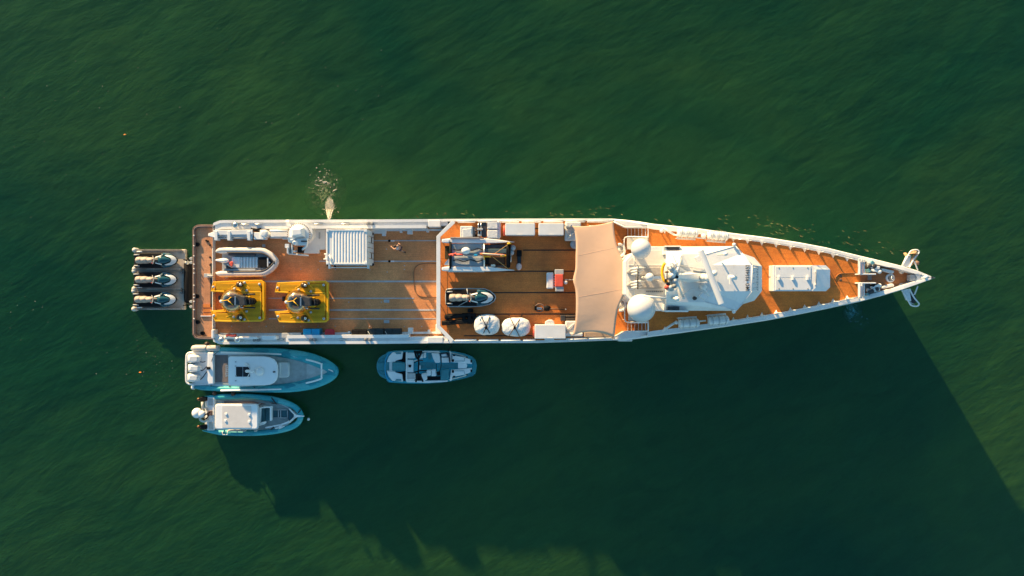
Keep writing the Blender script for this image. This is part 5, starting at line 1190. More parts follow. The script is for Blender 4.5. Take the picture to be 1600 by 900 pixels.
# ---- white deck boxes
def deckbox(x0, y0, x1, y1, h, lb, side=None, latch=True):
    t = T("deck_box", lb, "deck box", (x0 + x1) / 2, (y0 + y1) / 2, ZM, "white deck boxes")
    g = MB(); g.prect(x0 + .5, y0 + .4, x1 - .5, y1 - .4, ZM + .05, ZM + h - .1); obj("box_body", g, WHITE2, t, bevel=.03)
    g = MB(); g.prect(x0, y0, x1, y1, ZM + h - .12, ZM + h); l = obj("lid", g, WHITE2, t, bevel=.04)
    if latch:
        g = MB(); xm = (x0 + x1) / 2; g.prect(xm - 4, y1 - 1.6, xm + 4, y1 - .8, ZM + h, ZM + h + .03); obj("lid_handle", g, WHITE, l)
    for x in (x0 + 2, x1 - 2):
        for y in (y0 + 2, y1 - 2): g = MB(); g.box(P(x, y, ZM + .03), (.15, .15, .08)); obj("foot", g, MGREY, t)
deckbox(789.5, 348.8, 836, 367.6, 1.3, "long white deck box under the port rail, with the red ring at its end")
deckbox(841.5, 348.8, 881, 367.6, 1.3, "white deck box under the port rail, the one nearer the sand awning")
deckbox(835.5, 507.2, 884, 529.3, 1.1, "white deck box at the starboard rail between tarpaulin and covered seat")
for x, y, z, lb in ((788, 360, ZM + .75, "red lifebuoy hung on the end of the long port deck box"), (834.5, 518, ZM + .65, "red lifebuoy hung on the end of the starboard deck box")):
    g = MB(); c = P(x, y, z); g.tube([c + Vector((0, .33 * math.cos(a), .33 * math.sin(a))) for a in [2 * math.pi * k / 24 for k in range(25)]], .09, 10, cap=False)
    one("lifebuoy", g, REDO, lb, "lifebuoy", "red lifebuoys")
g = MB(); g.loft([[P(*p, z) for p in [(851, 509), (852, 502), (857, 499.5), (863, 499.5), (866, 503), (867, 509)]] for z in (ZM + .5, ZM + .9)]); one("folded_canvas", g, OFFW, "folded canvas tucked behind the starboard deck box", "canvas", bevel=.06)

# ---- machine on a pallet, chair unit and covered lockers at the port rail
t = T("covered_machine", "white covered machine at the forward rail corner of the mid deck", "machine", 732, 362, ZM)
g = MB(); g.rrect(719, 353.2, 738.5, 371.3, 1.2, ZM, ZM + .95); obj("machine_cover", g, OFFW, t, bevel=.08)
g = MB(); g.loft([[P(x, y, z) for x, y in ((722.5, 359), (736, 356.5), (738, 370), (723, 370.5))] for z in (ZM + .95, ZM + 1.02)]); obj("cover_fold", g, OFFW, t, bevel=.05)
g = MB(); g.prect(738.5, 355, 742.5, 370, ZM, ZM + .8); obj("machine_panel", g, mat("panel_brown", (.20, .17, .15), .6), t, bevel=.03)
for y in (357.5, 361, 365, 368):
    g = MB(); g.lathe(P(743.5, y, ZM + .5), [(.09, 0), (.09, .3), (.03, .34)], 8); obj("control_knob", g, (BLACK, BROWN)[int(y) % 2], t)
t = T("rowing_machine", "black exercise rack with steel frame between the two covered units", "exercise machine", 755, 359, ZM)
g = MB(); g.rrect(752.5, 347.5, 760, 370, .8, ZM + .3, ZM + .85); obj("seat_pad", g, mat("vinyl_brown", (.07, .055, .055), .6), t, bevel=.05)
for y in (353, 364):
    g = MB(); g.prect(748.5, y - 4, 750.6, y + 4, ZM + .5, ZM + .95); obj("weight_stack", g, BLACK, t, bevel=.03)
    g = MB(); g.tube([P(747.5, y - 4, ZM + .9), P(747.5, y + 4, ZM + .9)], .05, 6); g.tube([P(751.5, y - 4, ZM + .95), P(751.5, y + 4, ZM + .95)], .05, 6); obj("guide_rail", g, STEEL, t)
g = MB(); g.box(P(750, 358, ZM + 1.0), (.45, .14, .1)); g.box(P(749.5, 367.5, ZM + .9), (.3, .16, .1)); obj("cross_handle", g, LGREY, t, bevel=.02)
t = T("covered_locker", "pair of white covered seats joined side by side, left of the long deck box", "covered seat", 771, 359, ZM)
for y0, y1 in ((345.5, 358.2), (358.8, 372.8)):
    g = MB(); g.rrect(760.8, y0, 781, y1, 1.5, ZM, ZM + .85); c_ = obj("seat_cover", g, OFFW, t, bevel=.10)
    g = MB(); g.rrect(762, y0 + 1, 777.5, y1 - 1, 1.2, ZM + .85, ZM + .93); obj("cover_top", g, OFFW, c_, bevel=.03)
g = MB(); g.rrect(778.5, 347, 782.5, 371, 1.8, ZM, ZM + .8); obj("cover_side", g, OFFW, t, bevel=.06)

# ---- covered lounge seats at the edge of the awning
for x0, y0, x1, y1, lb, bk in ((883, 346.8, 908, 376, "white covered corner sofa beside the port end of the awning", 0), (883.5, 501.5, 911, 525, "white covered sofa beside the starboard end of the awning", 1)):
    t = T("covered_sofa", lb, "sofa", (x0 + x1) / 2, (y0 + y1) / 2, ZM, "covered sofas by the awning")
    g = MB(); g.rrect(x0, y0, x0 + 21, y1, 2, ZM, ZM + .62); obj("sofa_cover", g, OFFW, t, bevel=.10)
    if bk == 0:
        g = MB(); g.rrect(x0 + 1.5, y0, x1, y0 + 8, 1.5, ZM, ZM + .95); obj("sofa_back", g, OFFW, t, bevel=.1)
        g = MB(); g.tube([P(887, 372, ZM + .68), P(894, 366, ZM + .7), P(899, 361, ZM + .68)], .06, 6); g.tube([P(886, 360, ZM + .68), P(893, 366, ZM + .7)], .05, 6); obj("cover_crease", g, OFFW, t)
    else:
        g = MB(); g.rrect(x0, y1 - 5, x1, y1 + .5, 1.5, ZM, ZM + .9); obj("sofa_back", g, OFFW, t, bevel=.1)
        g = MB(); g.tube([P(886, 516, ZM + .68), P(892, 510, ZM + .7), P(897, 506, ZM + .68)], .05, 6); obj("cover_crease", g, OFFW, t)
g = MB(); g.lathe(P(898, 382, ZM), [(.30, 0), (.36, .05), (.36, .42), (.30, .5), (.02, .52)], 24); one("pouffe", g, LGREY, "round grey pouffe half under the awning's port corner", "stool", bevel=.02)
for x0, y0, x1, y1, m, lb in ((876, 492.5, 883.5, 501.5, DGREY, "dark grey box standing alone beside the covered starboard sofa"), (884, 492.5, 899, 496, mat("bag_brown", (.06, .045, .035), .8), "upper long dark bag beside the awning's starboard edge"), (884, 497, 899, 500.6, mat("bag_brown", (.06, .045, .035), .8), "lower long dark bag, next to the starboard sofa cover")):
    g = MB(); g.rrect(x0, y0, x1, y1, .8, ZM, ZM + .5); one("gear_bag", g, m, lb, "bag", None, .06)
# sofas under and beyond the awning
g = MB(); g.rrect(913, 518, 955, 527.5, 1.5, ZM, ZM + .6); one("bench_sofa", g, mat("bench_taupe", (.36, .27, .20), .8, var=.06, scale=5), "long taupe bench along the starboard rail under the awning's hem", "bench", bevel=.08)
g = MB(); g.rrect(920, 352, 945, 358, 1.5, ZM, ZM + .5); one("bench_sofa", g, CREAM, "pale bench showing above the awning's port hem", "bench", bevel=.08)
for x, y, lb in ((968.5, 391, "white armchair peeking out past the awning near the upper dome"), (970, 476, "grey-white armchair peeking out past the awning near the lower dome")):
    t = T("armchair", lb, "armchair", x, y, ZM, "armchairs by the awning")
    g = MB(); g.lathe(P(x, y, ZM + .15), [(.30, 0), (.36, .05), (.36, .28), (.02, .32)], 20); obj("seat_cushion", g, OFFW, t)
    g = MB(); arc = [P(x, y, ZM + .55) + Vector((.38 * math.cos(a), .46 * math.sin(a), 0)) for a in [R(-110 + 22 * k) for k in range(11)]]; g.tube(arc, .10, 8); obj("backrest", g, WHITE, t)
    for a in (45, 135, 225, 315):
        q_ = P(x, y, ZM) + Vector((.25 * math.cos(R(a)), .25 * math.sin(R(a)), 0)); g = MB(); g.tube([q_, q_ + Vector((0, 0, .2))], .025, 6); obj("leg", g, MGREY, t)

# ---- workout bench group
t = T("grill_station", "red-topped folding bench with grey side flaps on the mid deck", "bench", 873.5, 438, ZM)
g = MB(); g.prect(867.5, 428.8, 880, 448, ZM + .15, ZM + .80); obj("red_top", g, REDO, t, bevel=.04)
g = MB(); g.prect(867, 420.8, 880.8, 429, ZM + .15, ZM + .74); obj("side_flap", g, LGREY, t, bevel=.04)
g = MB(); g.prect(868, 447.7, 881, 455.3, ZM + .15, ZM + .74); obj("side_flap", g, LGREY, t, bevel=.04)
g = MB(); g.rrect(854, 425.7, 865, 451, 2, ZM + .1, ZM + .48); obj("seat_pad", g, WHITE, t, bevel=.08)
for k in range(5):
    g = MB(); g.box(P(866.3, 432 + k * 4, ZM + .5), (.12, .10, .08)); obj("hinge", g, STEEL, t)
t = T("small_stand", "small white pot and tap on a stand right of the red-topped bench", "stand", 883, 441, ZM)
g = MB(); g.lathe(P(882.8, 441.5, ZM), [(.08, 0), (.08, .5), (.14, .55), (.14, .7), (.02, .72)], 14); obj("pot", g, WHITE, t)
g = MB(); g.tube([P(883, 437, ZM + .5), P(893, 437.2, ZM + .5)], .028, 6); g.box(P(884.5, 437, ZM + .55), (.2, .08, .06)); obj("tap_arm", g, CREAM, t)
# ---- black board with a pale round end
t = T("foil_board", "black foil board with a pink-white round end lying across the mid deck", "board", 811, 405, ZM)
g = MB(); g.rrect(807.3, 390.8, 815.2, 400.5, .8, ZM, ZM + .25); obj("board_deck", g, BLACK, t, bevel=.04)
g = MB(); g.prect(808.3, 400, 814.2, 414, ZM, ZM + .18); obj("board_mast", g, mat("board_teal", (.012, .02, .024), .4), t, bevel=.03)
g = MB(); g.lathe(P(810.8, 416.7, ZM), [(.18, 0), (.22, .1), (.2, .28), (.08, .34), (.02, .34)], 18, sy=1.25); obj("round_end", g, mat("pale_pink", (.62, .50, .47), .6), t)
# ---- steel ring and dark pole
t = T("deck_anchor_gear", "coiled steel ring with a dark handled pole lying on the mid deck", "deck gear", 850, 483, ZM)
g = MB(); c = P(843, 481, ZM + .12); g.tube([c + Vector((.33 * math.cos(a), .30 * math.sin(a), 0)) for a in [2 * math.pi * k / 22 for k in range(23)]], .05, 8, cap=False); obj("steel_ring", g, BROWN, t)
g = MB(); g.box(P(843, 482, ZM + .15), (.40, .18, .16)); obj("steel_plate", g, STEEL, t, bevel=.03)
g = MB(); g.box(P(837, 481.5, ZM + .1), (.16, .34, .16)); obj("shackle_block", g, BLACK, t)
g = MB(); g.lathe(P(854.5, 481.5, ZM), [(.22, 0), (.24, .1), (.12, .2), (.02, .22)], 9, sx=1.3); obj("dark_head", g, BLACK, t)
g = MB(); g.tube([P(856, 482.5, ZM + .12), P(884, 483.3, ZM + .1)], .045, 8); obj("pole", g, mat("pole_dark", (.04, .025, .015), .6), t)
g = MB(); g.lathe(P(884, 483.3, ZM + .05), [(.06, 0), (.06, .1), (.02, .12)], 8); obj("pole_end", g, CREAM, t)

# ---- liferaft canisters in their racks
def raft(cx, cy, ang, lb):
    z = ZF + .75; t = T("liferaft_canister", lb, "liferaft", cx, cy, ZF, "liferaft canisters on the fore deck")
    c = P(cx, cy, z); d = Vector((math.cos(ang), math.sin(ang), 0)); n_ = Vector((-d.y, d.x, 0)); L_ = .76
    g = MB()
    for u in range(-1, 1):
        pass
    pr = []
    for k in range(25):
        u = -L_ + 2 * L_ * k / 24; r = .30 * (1 - max(0, (abs(u) - .62) / .14) ** 2 * .45); pr.append((c + d * u, r))
    rings = [[p + (n_ * math.cos(a) + Vector((0, 0, 1)) * math.sin(a)) * r * (1.0 + (.07 if k % 4 in (1, 2) else 0)) for a in [2 * math.pi * i / 20 for i in range(20)]] for k, (p, r) in enumerate(pr)]
    g.loft(rings, smooth=False); obj("canister", g, WHITE2, t)
    for u in (-.48, 0, .48):
        g = MB(); g.tube([c + d * u + (n_ * math.cos(a) + Vector((0, 0, 1)) * math.sin(a)) * .335 for a in [math.pi * i / 10 for i in range(11)]], .02, 5); obj("strap", g, LGREY, t)
    sg = -1 if cy < 440 else 1
    for s in (.36, .44, -.36):
        g = MB(); g.tube([c + d * -.72 + n_ * s * sg * 1.0 + Vector((0, 0, -.25)), c + d * .66 + n_ * s * sg + Vector((0, 0, -.25))], .035, 6); obj("rack_bar", g, WHITE, t)
    for u in (-.7, -.35, 0, .35, .64):
        g = MB(); p = c + d * u; g.tube([p + n_ * .46 * sg + Vector((0, 0, -.25)), p - n_ * .4 * sg + Vector((0, 0, -.3))], .028, 6); g.tube([p + n_ * .4 * sg + Vector((0, 0, -.25)), (p.x + n_.x * .4 * sg, p.y + n_.y * .4 * sg, ZF)], .025, 6); obj("rack_leg", g, WHITE, t)
    return t
raft(1074.5, 364.2, R(-3.5), "aft liferaft canister on the port rail, above the deckhouse")
raft(1122, 368.6, R(-4.5), "forward liferaft canister on the port rail, near the wheelhouse front")
raft(1076.5, 505.2, R(3.5), "aft liferaft canister on the shaded starboard rail")
raft(1122.5, 500.6, R(5), "forward liferaft canister on the shaded starboard rail")

# ---- person walking on the aft deck
def person():
    t = T("person", "person in a pale shirt and dark shorts walking bent forward on the aft deck", "person", 627, 388, ZA)
    f = P(628.5, 389.5, ZA)         # feet on the deck
    hd = Vector((-.80, .42, 0)).normalized(); sd = Vector((hd.y, -hd.x, 0))
    def q(a, s, z): return f + hd * a + sd * s + Vector((0, 0, z))
    J = {'pel': (q(0.02, 0, .93), .145), 'sp1': (q(.08, 0, 1.08), .13), 'sp2': (q(.18, 0, 1.28), .155), 'nk': (q(.27, 0, 1.46), .06), 'hd0': (q(.31, 0, 1.54), .085),
         'hd1': (q(.34, 0, 1.66), .095), 'hl': (q(.02, .10, .88), .10), 'kl': (q(.20, .11, .50), .062), 'al': (q(.08, .11, .10), .042), 'tl': (q(.24, .12, .04), .04),
         'hr': (q(.02, -.10, .88), .10), 'kr': (q(-.02, -.11, .50), .062), 'ar': (q(-.28, -.11, .14), .042), 'tr': (q(-.16, -.12, .05), .04),
         'sl': (q(.20, .19, 1.38), .062), 'el': (q(.10, .27, 1.14), .043), 'wl': (q(.26, .28, .96), .032), 'sr': (q(.22, -.19, 1.38), .062), 'er': (q(.38, -.25, 1.20), .043), 'wr': (q(.58, -.20, 1.12), .032)}
    E = [('pel', 'sp1'), ('sp1', 'sp2'), ('sp2', 'nk'), ('nk', 'hd0'), ('hd0', 'hd1'), ('pel', 'hl'), ('hl', 'kl'), ('kl', 'al'), ('al', 'tl'), ('pel', 'hr'), ('hr', 'kr'), ('kr', 'ar'), ('ar', 'tr'),
         ('sp2', 'sl'), ('sl', 'el'), ('el', 'wl'), ('sp2', 'sr'), ('sr', 'er'), ('er', 'wr')]
    def skin(name, keys, edges, m, grow=0, par=t, extra=None):
        ks = list(keys); me = bpy.data.meshes.new(name); org = ROOT[t.name]
        pos = [J[k][0] - org for k in ks]; rad = [J[k][1] + grow for k in ks]
        me.from_pydata([tuple(p) for p in pos], [(ks.index(a), ks.index(b)) for a, b in edges if a in ks and b in ks], [])
        o = bpy.data.objects.new(name, me); COL.objects.link(o); o.parent = par; ROOT[o.name] = org
        md = o.modifiers.new("skin", 'SKIN'); md.use_smooth_shade = True
        for i, r in enumerate(rad): me.skin_vertices[0].data[i].radius = (r, r)
        me.skin_vertices[0].data[0].use_root = True
        s = o.modifiers.new("sub", 'SUBSURF'); s.levels = s.render_levels = 1
        me.materials.append(m); return o
    # five fingers per hand
    for h, el in (('wl', 'el'), ('wr', 'er')):
        w_ = J[h][0]; d = (w_ - J[el][0]).normalized(); sp = d.cross(Vector((0, 0, 1))).normalized(); up = sp.cross(d)
        J[h + 'p'] = (w_ + d * .07, .030); E.append((h, h + 'p'))
        for k, L_ in enumerate((.065, .075, .08, .07, .055)):
            side = (k - 2) * .017; base = w_ + d * (.10 if k else .04) + sp * (side if k else -.045)
            J[f'{h}f{k}'] = (base, .009); J[f'{h}g{k}'] = (base + (d + (sp * -.5 if k == 0 else Vector())) .normalized() * L_ - up * .02, .008)
            E += [(h + 'p', f'{h}f{k}'), (f'{h}f{k}', f'{h}g{k}')]
    body = skin("body", J.keys(), E, SKIN)
    skin("shirt", ['sp1', 'sp2', 'sl', 'sr'], [('sp1', 'sp2'), ('sp2', 'sl'), ('sp2', 'sr')], mat("shirt_pale", (.62, .52, .50), .9), .022)
    skin("shorts", ['pel', 'hl', 'hr', 'kl', 'kr', 'sp1'], [('pel', 'sp1'), ('pel', 'hl'), ('pel', 'hr'), ('hl', 'kl'), ('hr', 'kr')], mat("shorts_purple", (.045, .03, .06), .9), .022)
    for k in ('tl', 'tr'):
        g = MB(); c = J[k][0]; g.box(c + Vector((0, 0, -.005)) - hd * .07, (.27, .10, .07), rz=math.atan2(hd.y, hd.x)); obj("shoe", g, BLACK, t, bevel=.025)
    hc = J['hd1'][0]
    g = MB(); g.ball(hc + Vector((0, 0, .02)) - hd * .02, .112, 16, 1.05, lo=-.2); obj("hair", g, mat("hair_brown", (.05, .03, .02), .8), t)
    g = MB(); g.ball(hc + hd * .10 + Vector((0, 0, -.02)), .018, 8); g.ball(hc + sd * .10 + Vector((0, 0, -.02)), .022, 8); g.ball(hc - sd * .10 + Vector((0, 0, -.02)), .022, 8); obj("nose_and_ears", g, SKIN, t)
    for s in (-1, 1): g = MB(); g.ball(hc + hd * .088 + sd * s * .035 + Vector((0, 0, .012)), .012, 8); obj("eye", g, BLACK, t)
    g = MB(); g.box(hc + hd * .088 + Vector((0, 0, -.055)), (.012, .045, .010), rz=math.atan2(hd.y, hd.x)); obj("mouth", g, mat("lips", (.35, .10, .08), .6), t)
person()
# boats, dock and foam are drawn with heights above the water
P_deck = P
def P(px, py, z=0.0):
    return P_deck(px, py, z + WL)
MB_base = MB
class MBW(MB_base):
    def prism(s, pts, z0, z1, top=1.0): return MB_base.prism(s, pts, z0 + WL, z1 + WL, top)
    def ppoly(s, pp, z0, z1, top=1.0): return s.prism([P(x, y, z1)[:2] for x, y in pp], z0, z1, top)
MB = MBW
# ---------------------------------------------------------------- floating dock with three jet ski ports
t = T("floating_dock", "pale modular floating dock behind the stern carrying three jet skis", "dock", 248, 437, 0)
DOCK = mat("dock_plastic", (.52, .45, .38), .6, var=.08, scale=2.5, bump=.3, bscale=20, dirt=.35)
for k, (ya, yb) in enumerate(((389.5, 421.5), (422.3, 452.5), (453.3, 484))):
    g = MB(); xl = 209.5 - k * .5
    g.prect(xl, ya, 289.5 if k == 0 else 288, yb, -.25, .30); sec_ = obj("dock_section", g, DOCK, t, bevel=.05)
    for y0, y1 in ((ya, ya + 2.6), (yb - 2.6, yb)):
        g = MB(); g.rrect(xl, y0, 284, y1, 1.6, .28, .46); obj("port_rail", g, DOCK, sec_, bevel=.04)
        g = MB(); g.lathe(P(xl + 1.5, (y0 + y1) / 2, .35), [(.14, -.5), (.19, -.35), (.2, .1), (.14, .2), (.02, .22)], 12); obj("bumper", g, CREAM, sec_)
        g = MB(); g.tube([P(214, (y0 + y1) / 2 + (2.4 if y0 == ya else -2.4), .6), P(222, (y0 + y1) / 2 + (2.4 if y0 == ya else -2.4), .6)], .055, 8); obj("guide_roller", g, WHITE, sec_)
    g = MB(); g.prect(213, ya + 4.5, 284 - 26, yb - 4.5, .29, .33); obj("ramp_bed", g, mat("ramp_dark", (.16, .15, .15), .8), sec_)
    g = MB()
    for i in range(16): g.prect(230 + i * 3.3, yb - 2.2, 232.2 + i * 3.3, yb - .6, .46, .475)
    tr_ = obj("tread_pads", g, DOCK, sec_); tr_['kind'] = 'stuff'
    for x in (284.5,):
        g = MB(); g.lathe(P(x, ya + 4, .3), [(.10, 0), (.10, .12), (.05, .14)], 10); obj("cleat", g, MGREY, sec_)
for x, y in ((255, 457), (228, 484)): pass
for x0, x1, y in ((226, 225, 448), (241, 240, 426)):
    g = MB(); g.tube([P(x0 + 2, y - 22, .62), P(x1, y, .5)], .02, 5); obj("mooring_line", g, CREAM, t)
# black cylindrical fender between the dock and the stern
t = T("stern_fender", "long black cylindrical fender floating between dock and stern", "fender", 294, 440, 0)
g = MB(); g.tube([P(294, y, .35) for y in (408, 409.5, 412, 440, 468, 472, 474)], [.12, .26, .33, .34, .33, .26, .1], 18); obj("fender_body", g, BLACK, t)
g = MB(); g.tube([P(291, 409, .7), P(294, 411, .75)], .16, 8); obj("fender_collar", g, CREAM, t)
for a, b in (((287, 405.5), (292, 407)), ((292, 407), (303, 403)), ((294, 475), (302, 477)), ((286, 477.5), (293, 475.5))):
    g = MB(); g.tube([P(*a, .7), P(*b, .9)], .05, 6); obj("fender_line", g, BLACK, t)
for y in (404, 410, 471, 479):
    g = MB(); g.box(P(299.6, y, 2.0), (.22, .18, .4), rz=.5); obj("stern_bracket", g, LGREY, ship, bevel=.03)
for x, y, lb in ((323.5, 537.5, "small brown fender ball at the stern corner, between ship and big tender"), (335, 614.5, "round black fender ball between the two tenders, nearer their sterns"), (364.5, 615.5, "round black fender ball between the two tenders, farther from their sterns")):
    t = T("fender_ball", lb, "fender", x, y, .2, "round fenders by the tenders")
    g = MB(); g.ball(P(x, y, .9), .20, 14); obj("ball", g, mat("fender_brown", (.05, .03, .02), .6), t)
    g = MB(); g.tube([P(x, y, 1.05), P(x + 1.5, y - 3, 1.3)], .03, 6); obj("fender_line", g, BLACK, t)

def camo(name, c1, c2, c3):
    m = bpy.data.materials.new(name); m.use_nodes = True; N = m.node_tree.nodes; L = m.node_tree.links
    b = N["Principled BSDF"]; b.inputs["Roughness"].default_value = .55
    tc = N.new("ShaderNodeTexCoord"); mp = N.new("ShaderNodeMapping"); mp.inputs["Scale"].default_value = (.75, 2.4, 2.4)
    vo = N.new("ShaderNodeTexVoronoi"); vo.distance = 'CHEBYCHEV'; vo.inputs["Scale"].default_value = 1.0; vo.inputs["Randomness"].default_value = .75
    L.new(tc.outputs["Object"], mp.inputs[0]); L.new(mp.outputs[0], vo.inputs["Vector"])
    sp_ = N.new("ShaderNodeSeparateColor"); L.new(vo.outputs["Color"], sp_.inputs[0])
    r = N.new("ShaderNodeValToRGB"); r.color_ramp.interpolation = 'CONSTANT'
    r.color_ramp.elements[0].color = (*c1, 1); r.color_ramp.elements[0].position = 0
    r.color_ramp.elements[1].color = (*c2, 1); r.color_ramp.elements[1].position = .45
    e = r.color_ramp.elements.new(.78); e.color = (*c3, 1)
    L.new(sp_.outputs[0], r.inputs[0])
    n = N.new("ShaderNodeTexNoise"); n.inputs["Scale"].default_value = 6; n.inputs["Detail"].default_value = 5; L.new(tc.outputs["Object"], n.inputs["Vector"])
    mx = N.new("ShaderNodeMix"); mx.data_type = 'RGBA'; mx.blend_type = 'OVERLAY'; mx.inputs[0].default_value = .25
    L.new(r.outputs[0], mx.inputs[6]); L.new(n.outputs["Fac"], mx.inputs[7]); L.new(mx.outputs[2], b.inputs["Base Color"])
    return m
CAMO = camo("shade_teal_patchwork", (.03, .36, .42), (.015, .26, .33), (.08, .42, .45))  # grey collar with its teal shade put into the colour, in random patches
TUBEE = mat("sunlit_tube_beige", (.50, .47, .43), .55, var=.05)  # sunlit look of the same grey collar put into a beige
FLOORG = mat("deck_nonskid_grey", (.38, .43, .43), .85, var=.08, scale=3, bump=.4, bscale=60, dirt=.2)
FLOORB = mat("deck_nonskid_light", (.50, .55, .55), .85, var=.08, scale=3, bump=.4, bscale=60, dirt=.2)

def hullshape(t, outline, zt, m=None, k=.72, name="hull"):
    """boat hull below a closed deck outline (photo pixels at height zt)"""
    top = [P(x, y, zt) for x, y in outline]; cx = sum(p.x for p in top) / len(top); cy = sum(p.y for p in top) / len(top)
    g = MB(); g.loft([[(p.x, p.y, zt + WL) for p in top], [(cx + (p.x - cx) * .98, cy + (p.y - cy) * .93, zt * .5 + WL) for p in top], [(cx + (p.x - cx) * .93, cy + (p.y - cy) * k, WL) for p in top], [(cx + (p.x - cx) * .8, cy + (p.y - cy) * .3, WL - .5) for p in top]])
    return obj(name, g, m or WHITE3, t)

# ---------------------------------------------------------------- big white tender with three outboards
t = T("tender_boat", "large white tender with shade-teal collar, hardtop and three outboards along the ship", "tender", 408, 576, 0)
zg = .95
outer_u = [(298, 545.5), (320, 545.5), (345, 546.6), (375, 547.4), (405, 548.6), (430, 550.3), (452, 553.2), (470, 556.6), (485, 560.6), (498, 565.4), (508, 570), (516, 575.2), (520.5, 580)]
outer_l = [(516, 586.2), (508, 591), (498, 595.4), (485, 599.6), (470, 603), (452, 605.6), (430, 607), (405, 607.9), (375, 608), (345, 607.4), (320, 606), (300, 604.6)]
full = cr([Vector((x, y, 0)) for x, y in outer_u + outer_l], 4); n_ = len(full)
def rad_at(x): return .19 + .24 * max(0, min(1, (x - 380) / 110.0))
# shaped foam collar: sections are wider than tall
g = MB(); rings = []
for i, p in enumerate(full):
    q = full[min(i + 1, n_ - 1)] - full[max(i - 1, 0)]; d = Vector((q.x, -q.y, 0)).normalized(); nn = Vector((-d.y, d.x, 0))
    r = rad_at(p.x) * min(1, .25 + min(i, n_ - 1 - i) / 4); c = P(p.x, p.y, zg)
    rings.append([c + nn * (r * 1.12 * math.cos(a)) + Vector((0, 0, min(.24, r) * math.sin(a))) for a in [2 * math.pi * k / 12 for k in range(12)]])
g.loft(rings, smooth=True); obj("collar", g, CAMO, t)
for y in (544.2,):
    g = MB(); g.tube([P(299.5, y, zg + .06), P(301, y, zg + .06), P(306, y - .2, zg + .06), P(322, y - .2, zg + .06), P(323.5, y, zg + .06)], [.12, .22, .27, .27, .26], 12); obj("tube_end", g, TUBEE, t)
    g = MB(); g.tube([P(324.5, y, zg + .06), P(326, y, zg + .06), P(342, y + .2, zg + .06), P(344, y + .3, zg + .04)], [.24, .26, .26, .2], 12); obj("tube_end", g, TUBEE, t)
g = MB(); g.tube([P(300, 604.3, zg), P(304, 604.8, zg)], [.18, .24], 10); obj("tube_end", g, WHITE3, t)
hullshape(t, [(300, 548), (345, 549), (452, 556), (485, 563), (505, 571), (514, 580), (505, 590), (485, 598), (452, 603), (345, 605), (300, 603)], .8)
def part(name, pts, z0, z1, m, bv=.03, par=None, top=1.0):
    g = MB(); g.ppoly(pts, z0, z1, top); return obj(name, g, m, par or t, bevel=bv)
part("gunwale", [(304, 549.2), (345, 549.6), (405, 551.2), (440, 552.5), (453, 553), (458, 557), (478, 560.5), (500, 568), (507, 574), (509.5, 580), (507, 587), (498, 593), (478, 599), (460, 602), (452, 606), (405, 605.4), (345, 605.2), (304, 604)], .55, .93, WHITE3, .04)
part("cockpit_sole", [(334, 554.5), (405, 555), (440, 556.5), (452, 558.5), (478, 563.5), (479, 563.8), (479, 598), (455, 600.5), (440, 602.5), (405, 602.5), (334, 600.5)], .90, .96, FLOORG, .0)
part("aft_sole", [(334, 554.8), (356, 554.8), (356, 597.4), (334, 597.4)], .94, .975, mat("sole_warm_grey", (.19, .165, .16), .85, var=.08, scale=4, bump=.3, bscale=50), .0)
part("bow_sole", [(479, 563), (500, 569), (500, 592), (479, 597.5)], .95, 1.0, FLOORB, .0)
part("bow_pad", [(503, 568), (510, 571.5), (515, 577), (517, 580.5), (515, 584), (510, 590), (503, 594.5)], .93, 1.10, FLOORB, .03)
part("transom_seat", [(324, 550.5), (333.6, 551), (333.6, 600), (324, 600.5)], .9, 1.25, WHITE3, .06)
g = MB(); g.prect(330.5, 555, 334.2, 597, .95, 1.12); obj("fish_box_step", g, LGREY, t, bevel=.03)
for s in (0, 1):
    f = (lambda y: y) if s == 0 else (lambda y: 1161 - y)
    g = MB(); g.tube([P(x, f(y), 1.12) for x, y in ((345, 550.7), (405, 552.2), (440, 553.4))], .085, 8); obj("gunwale_rail", g, WHITE3, t)
    g = MB(); g.tube([P(x, f(y), 1.12) for x, y in ((444, 553.5), (452, 553.6), (459, 557.3), (478, 560))], .055, 8); obj("gunwale_rail", g, WHITE3, t)
g = MB(); pts = [P(x, y, 1.45) for x, y in cr([(478, 561.8), (490, 564.5), (501, 568.3), (502.2, 570), (502.2, 580), (502.2, 590), (501, 592), (490, 595.6), (478, 598.5)], 3)]; g.tube(pts, .07, 8)
for p in pts[::4]: g.tube([p, (p.x, p.y, .95 + WL)], .035, 6)
obj("bow_rail", g, WHITE3, t)
part("bow_seat", [(434, 567), (438, 566.4), (448.5, 566.6), (450.6, 569), (451, 579), (450.5, 588), (448.5, 590), (434, 590)], .96, 1.42, mat("seat_grey_blue", (.58, .62, .63), .6, var=.04), .07)
g = MB(); g.prect(434.5, 566.8, 438.3, 590.2, 1.42, 1.6); obj("seat_backrest", g, mat("seat_grey_blue", (.58, .62, .63), .6), t, bevel=.05)
ho_ = [(356.5, 559), (358.5, 557), (412, 557), (421, 558.5), (427.5, 561.5), (431.5, 566), (433.5, 572), (433.7, 580), (433.5, 588), (431.5, 594), (427.5, 598.5), (421, 601.2), (412, 602.3), (358.5, 602.3), (356.5, 600)]
g = MB(); g.ppoly(ho_, 2.22, 2.42); ht = obj("hardtop", g, WHITE3, t, bevel=.05)
for x, y in ((362, 563), (362, 597), (398, 562), (424, 567), (424, 593), (398, 598)):
    a = P(x, y, 2.3); g = MB(); g.tube([(a.x, a.y, .95 + WL), a], .05, 8); obj("hardtop_leg", g, WHITE3, t)
part("console", [(385, 569), (420, 567), (424, 572), (424, 588), (420, 592), (385, 590)], .95, 1.9, LGREY, .05)
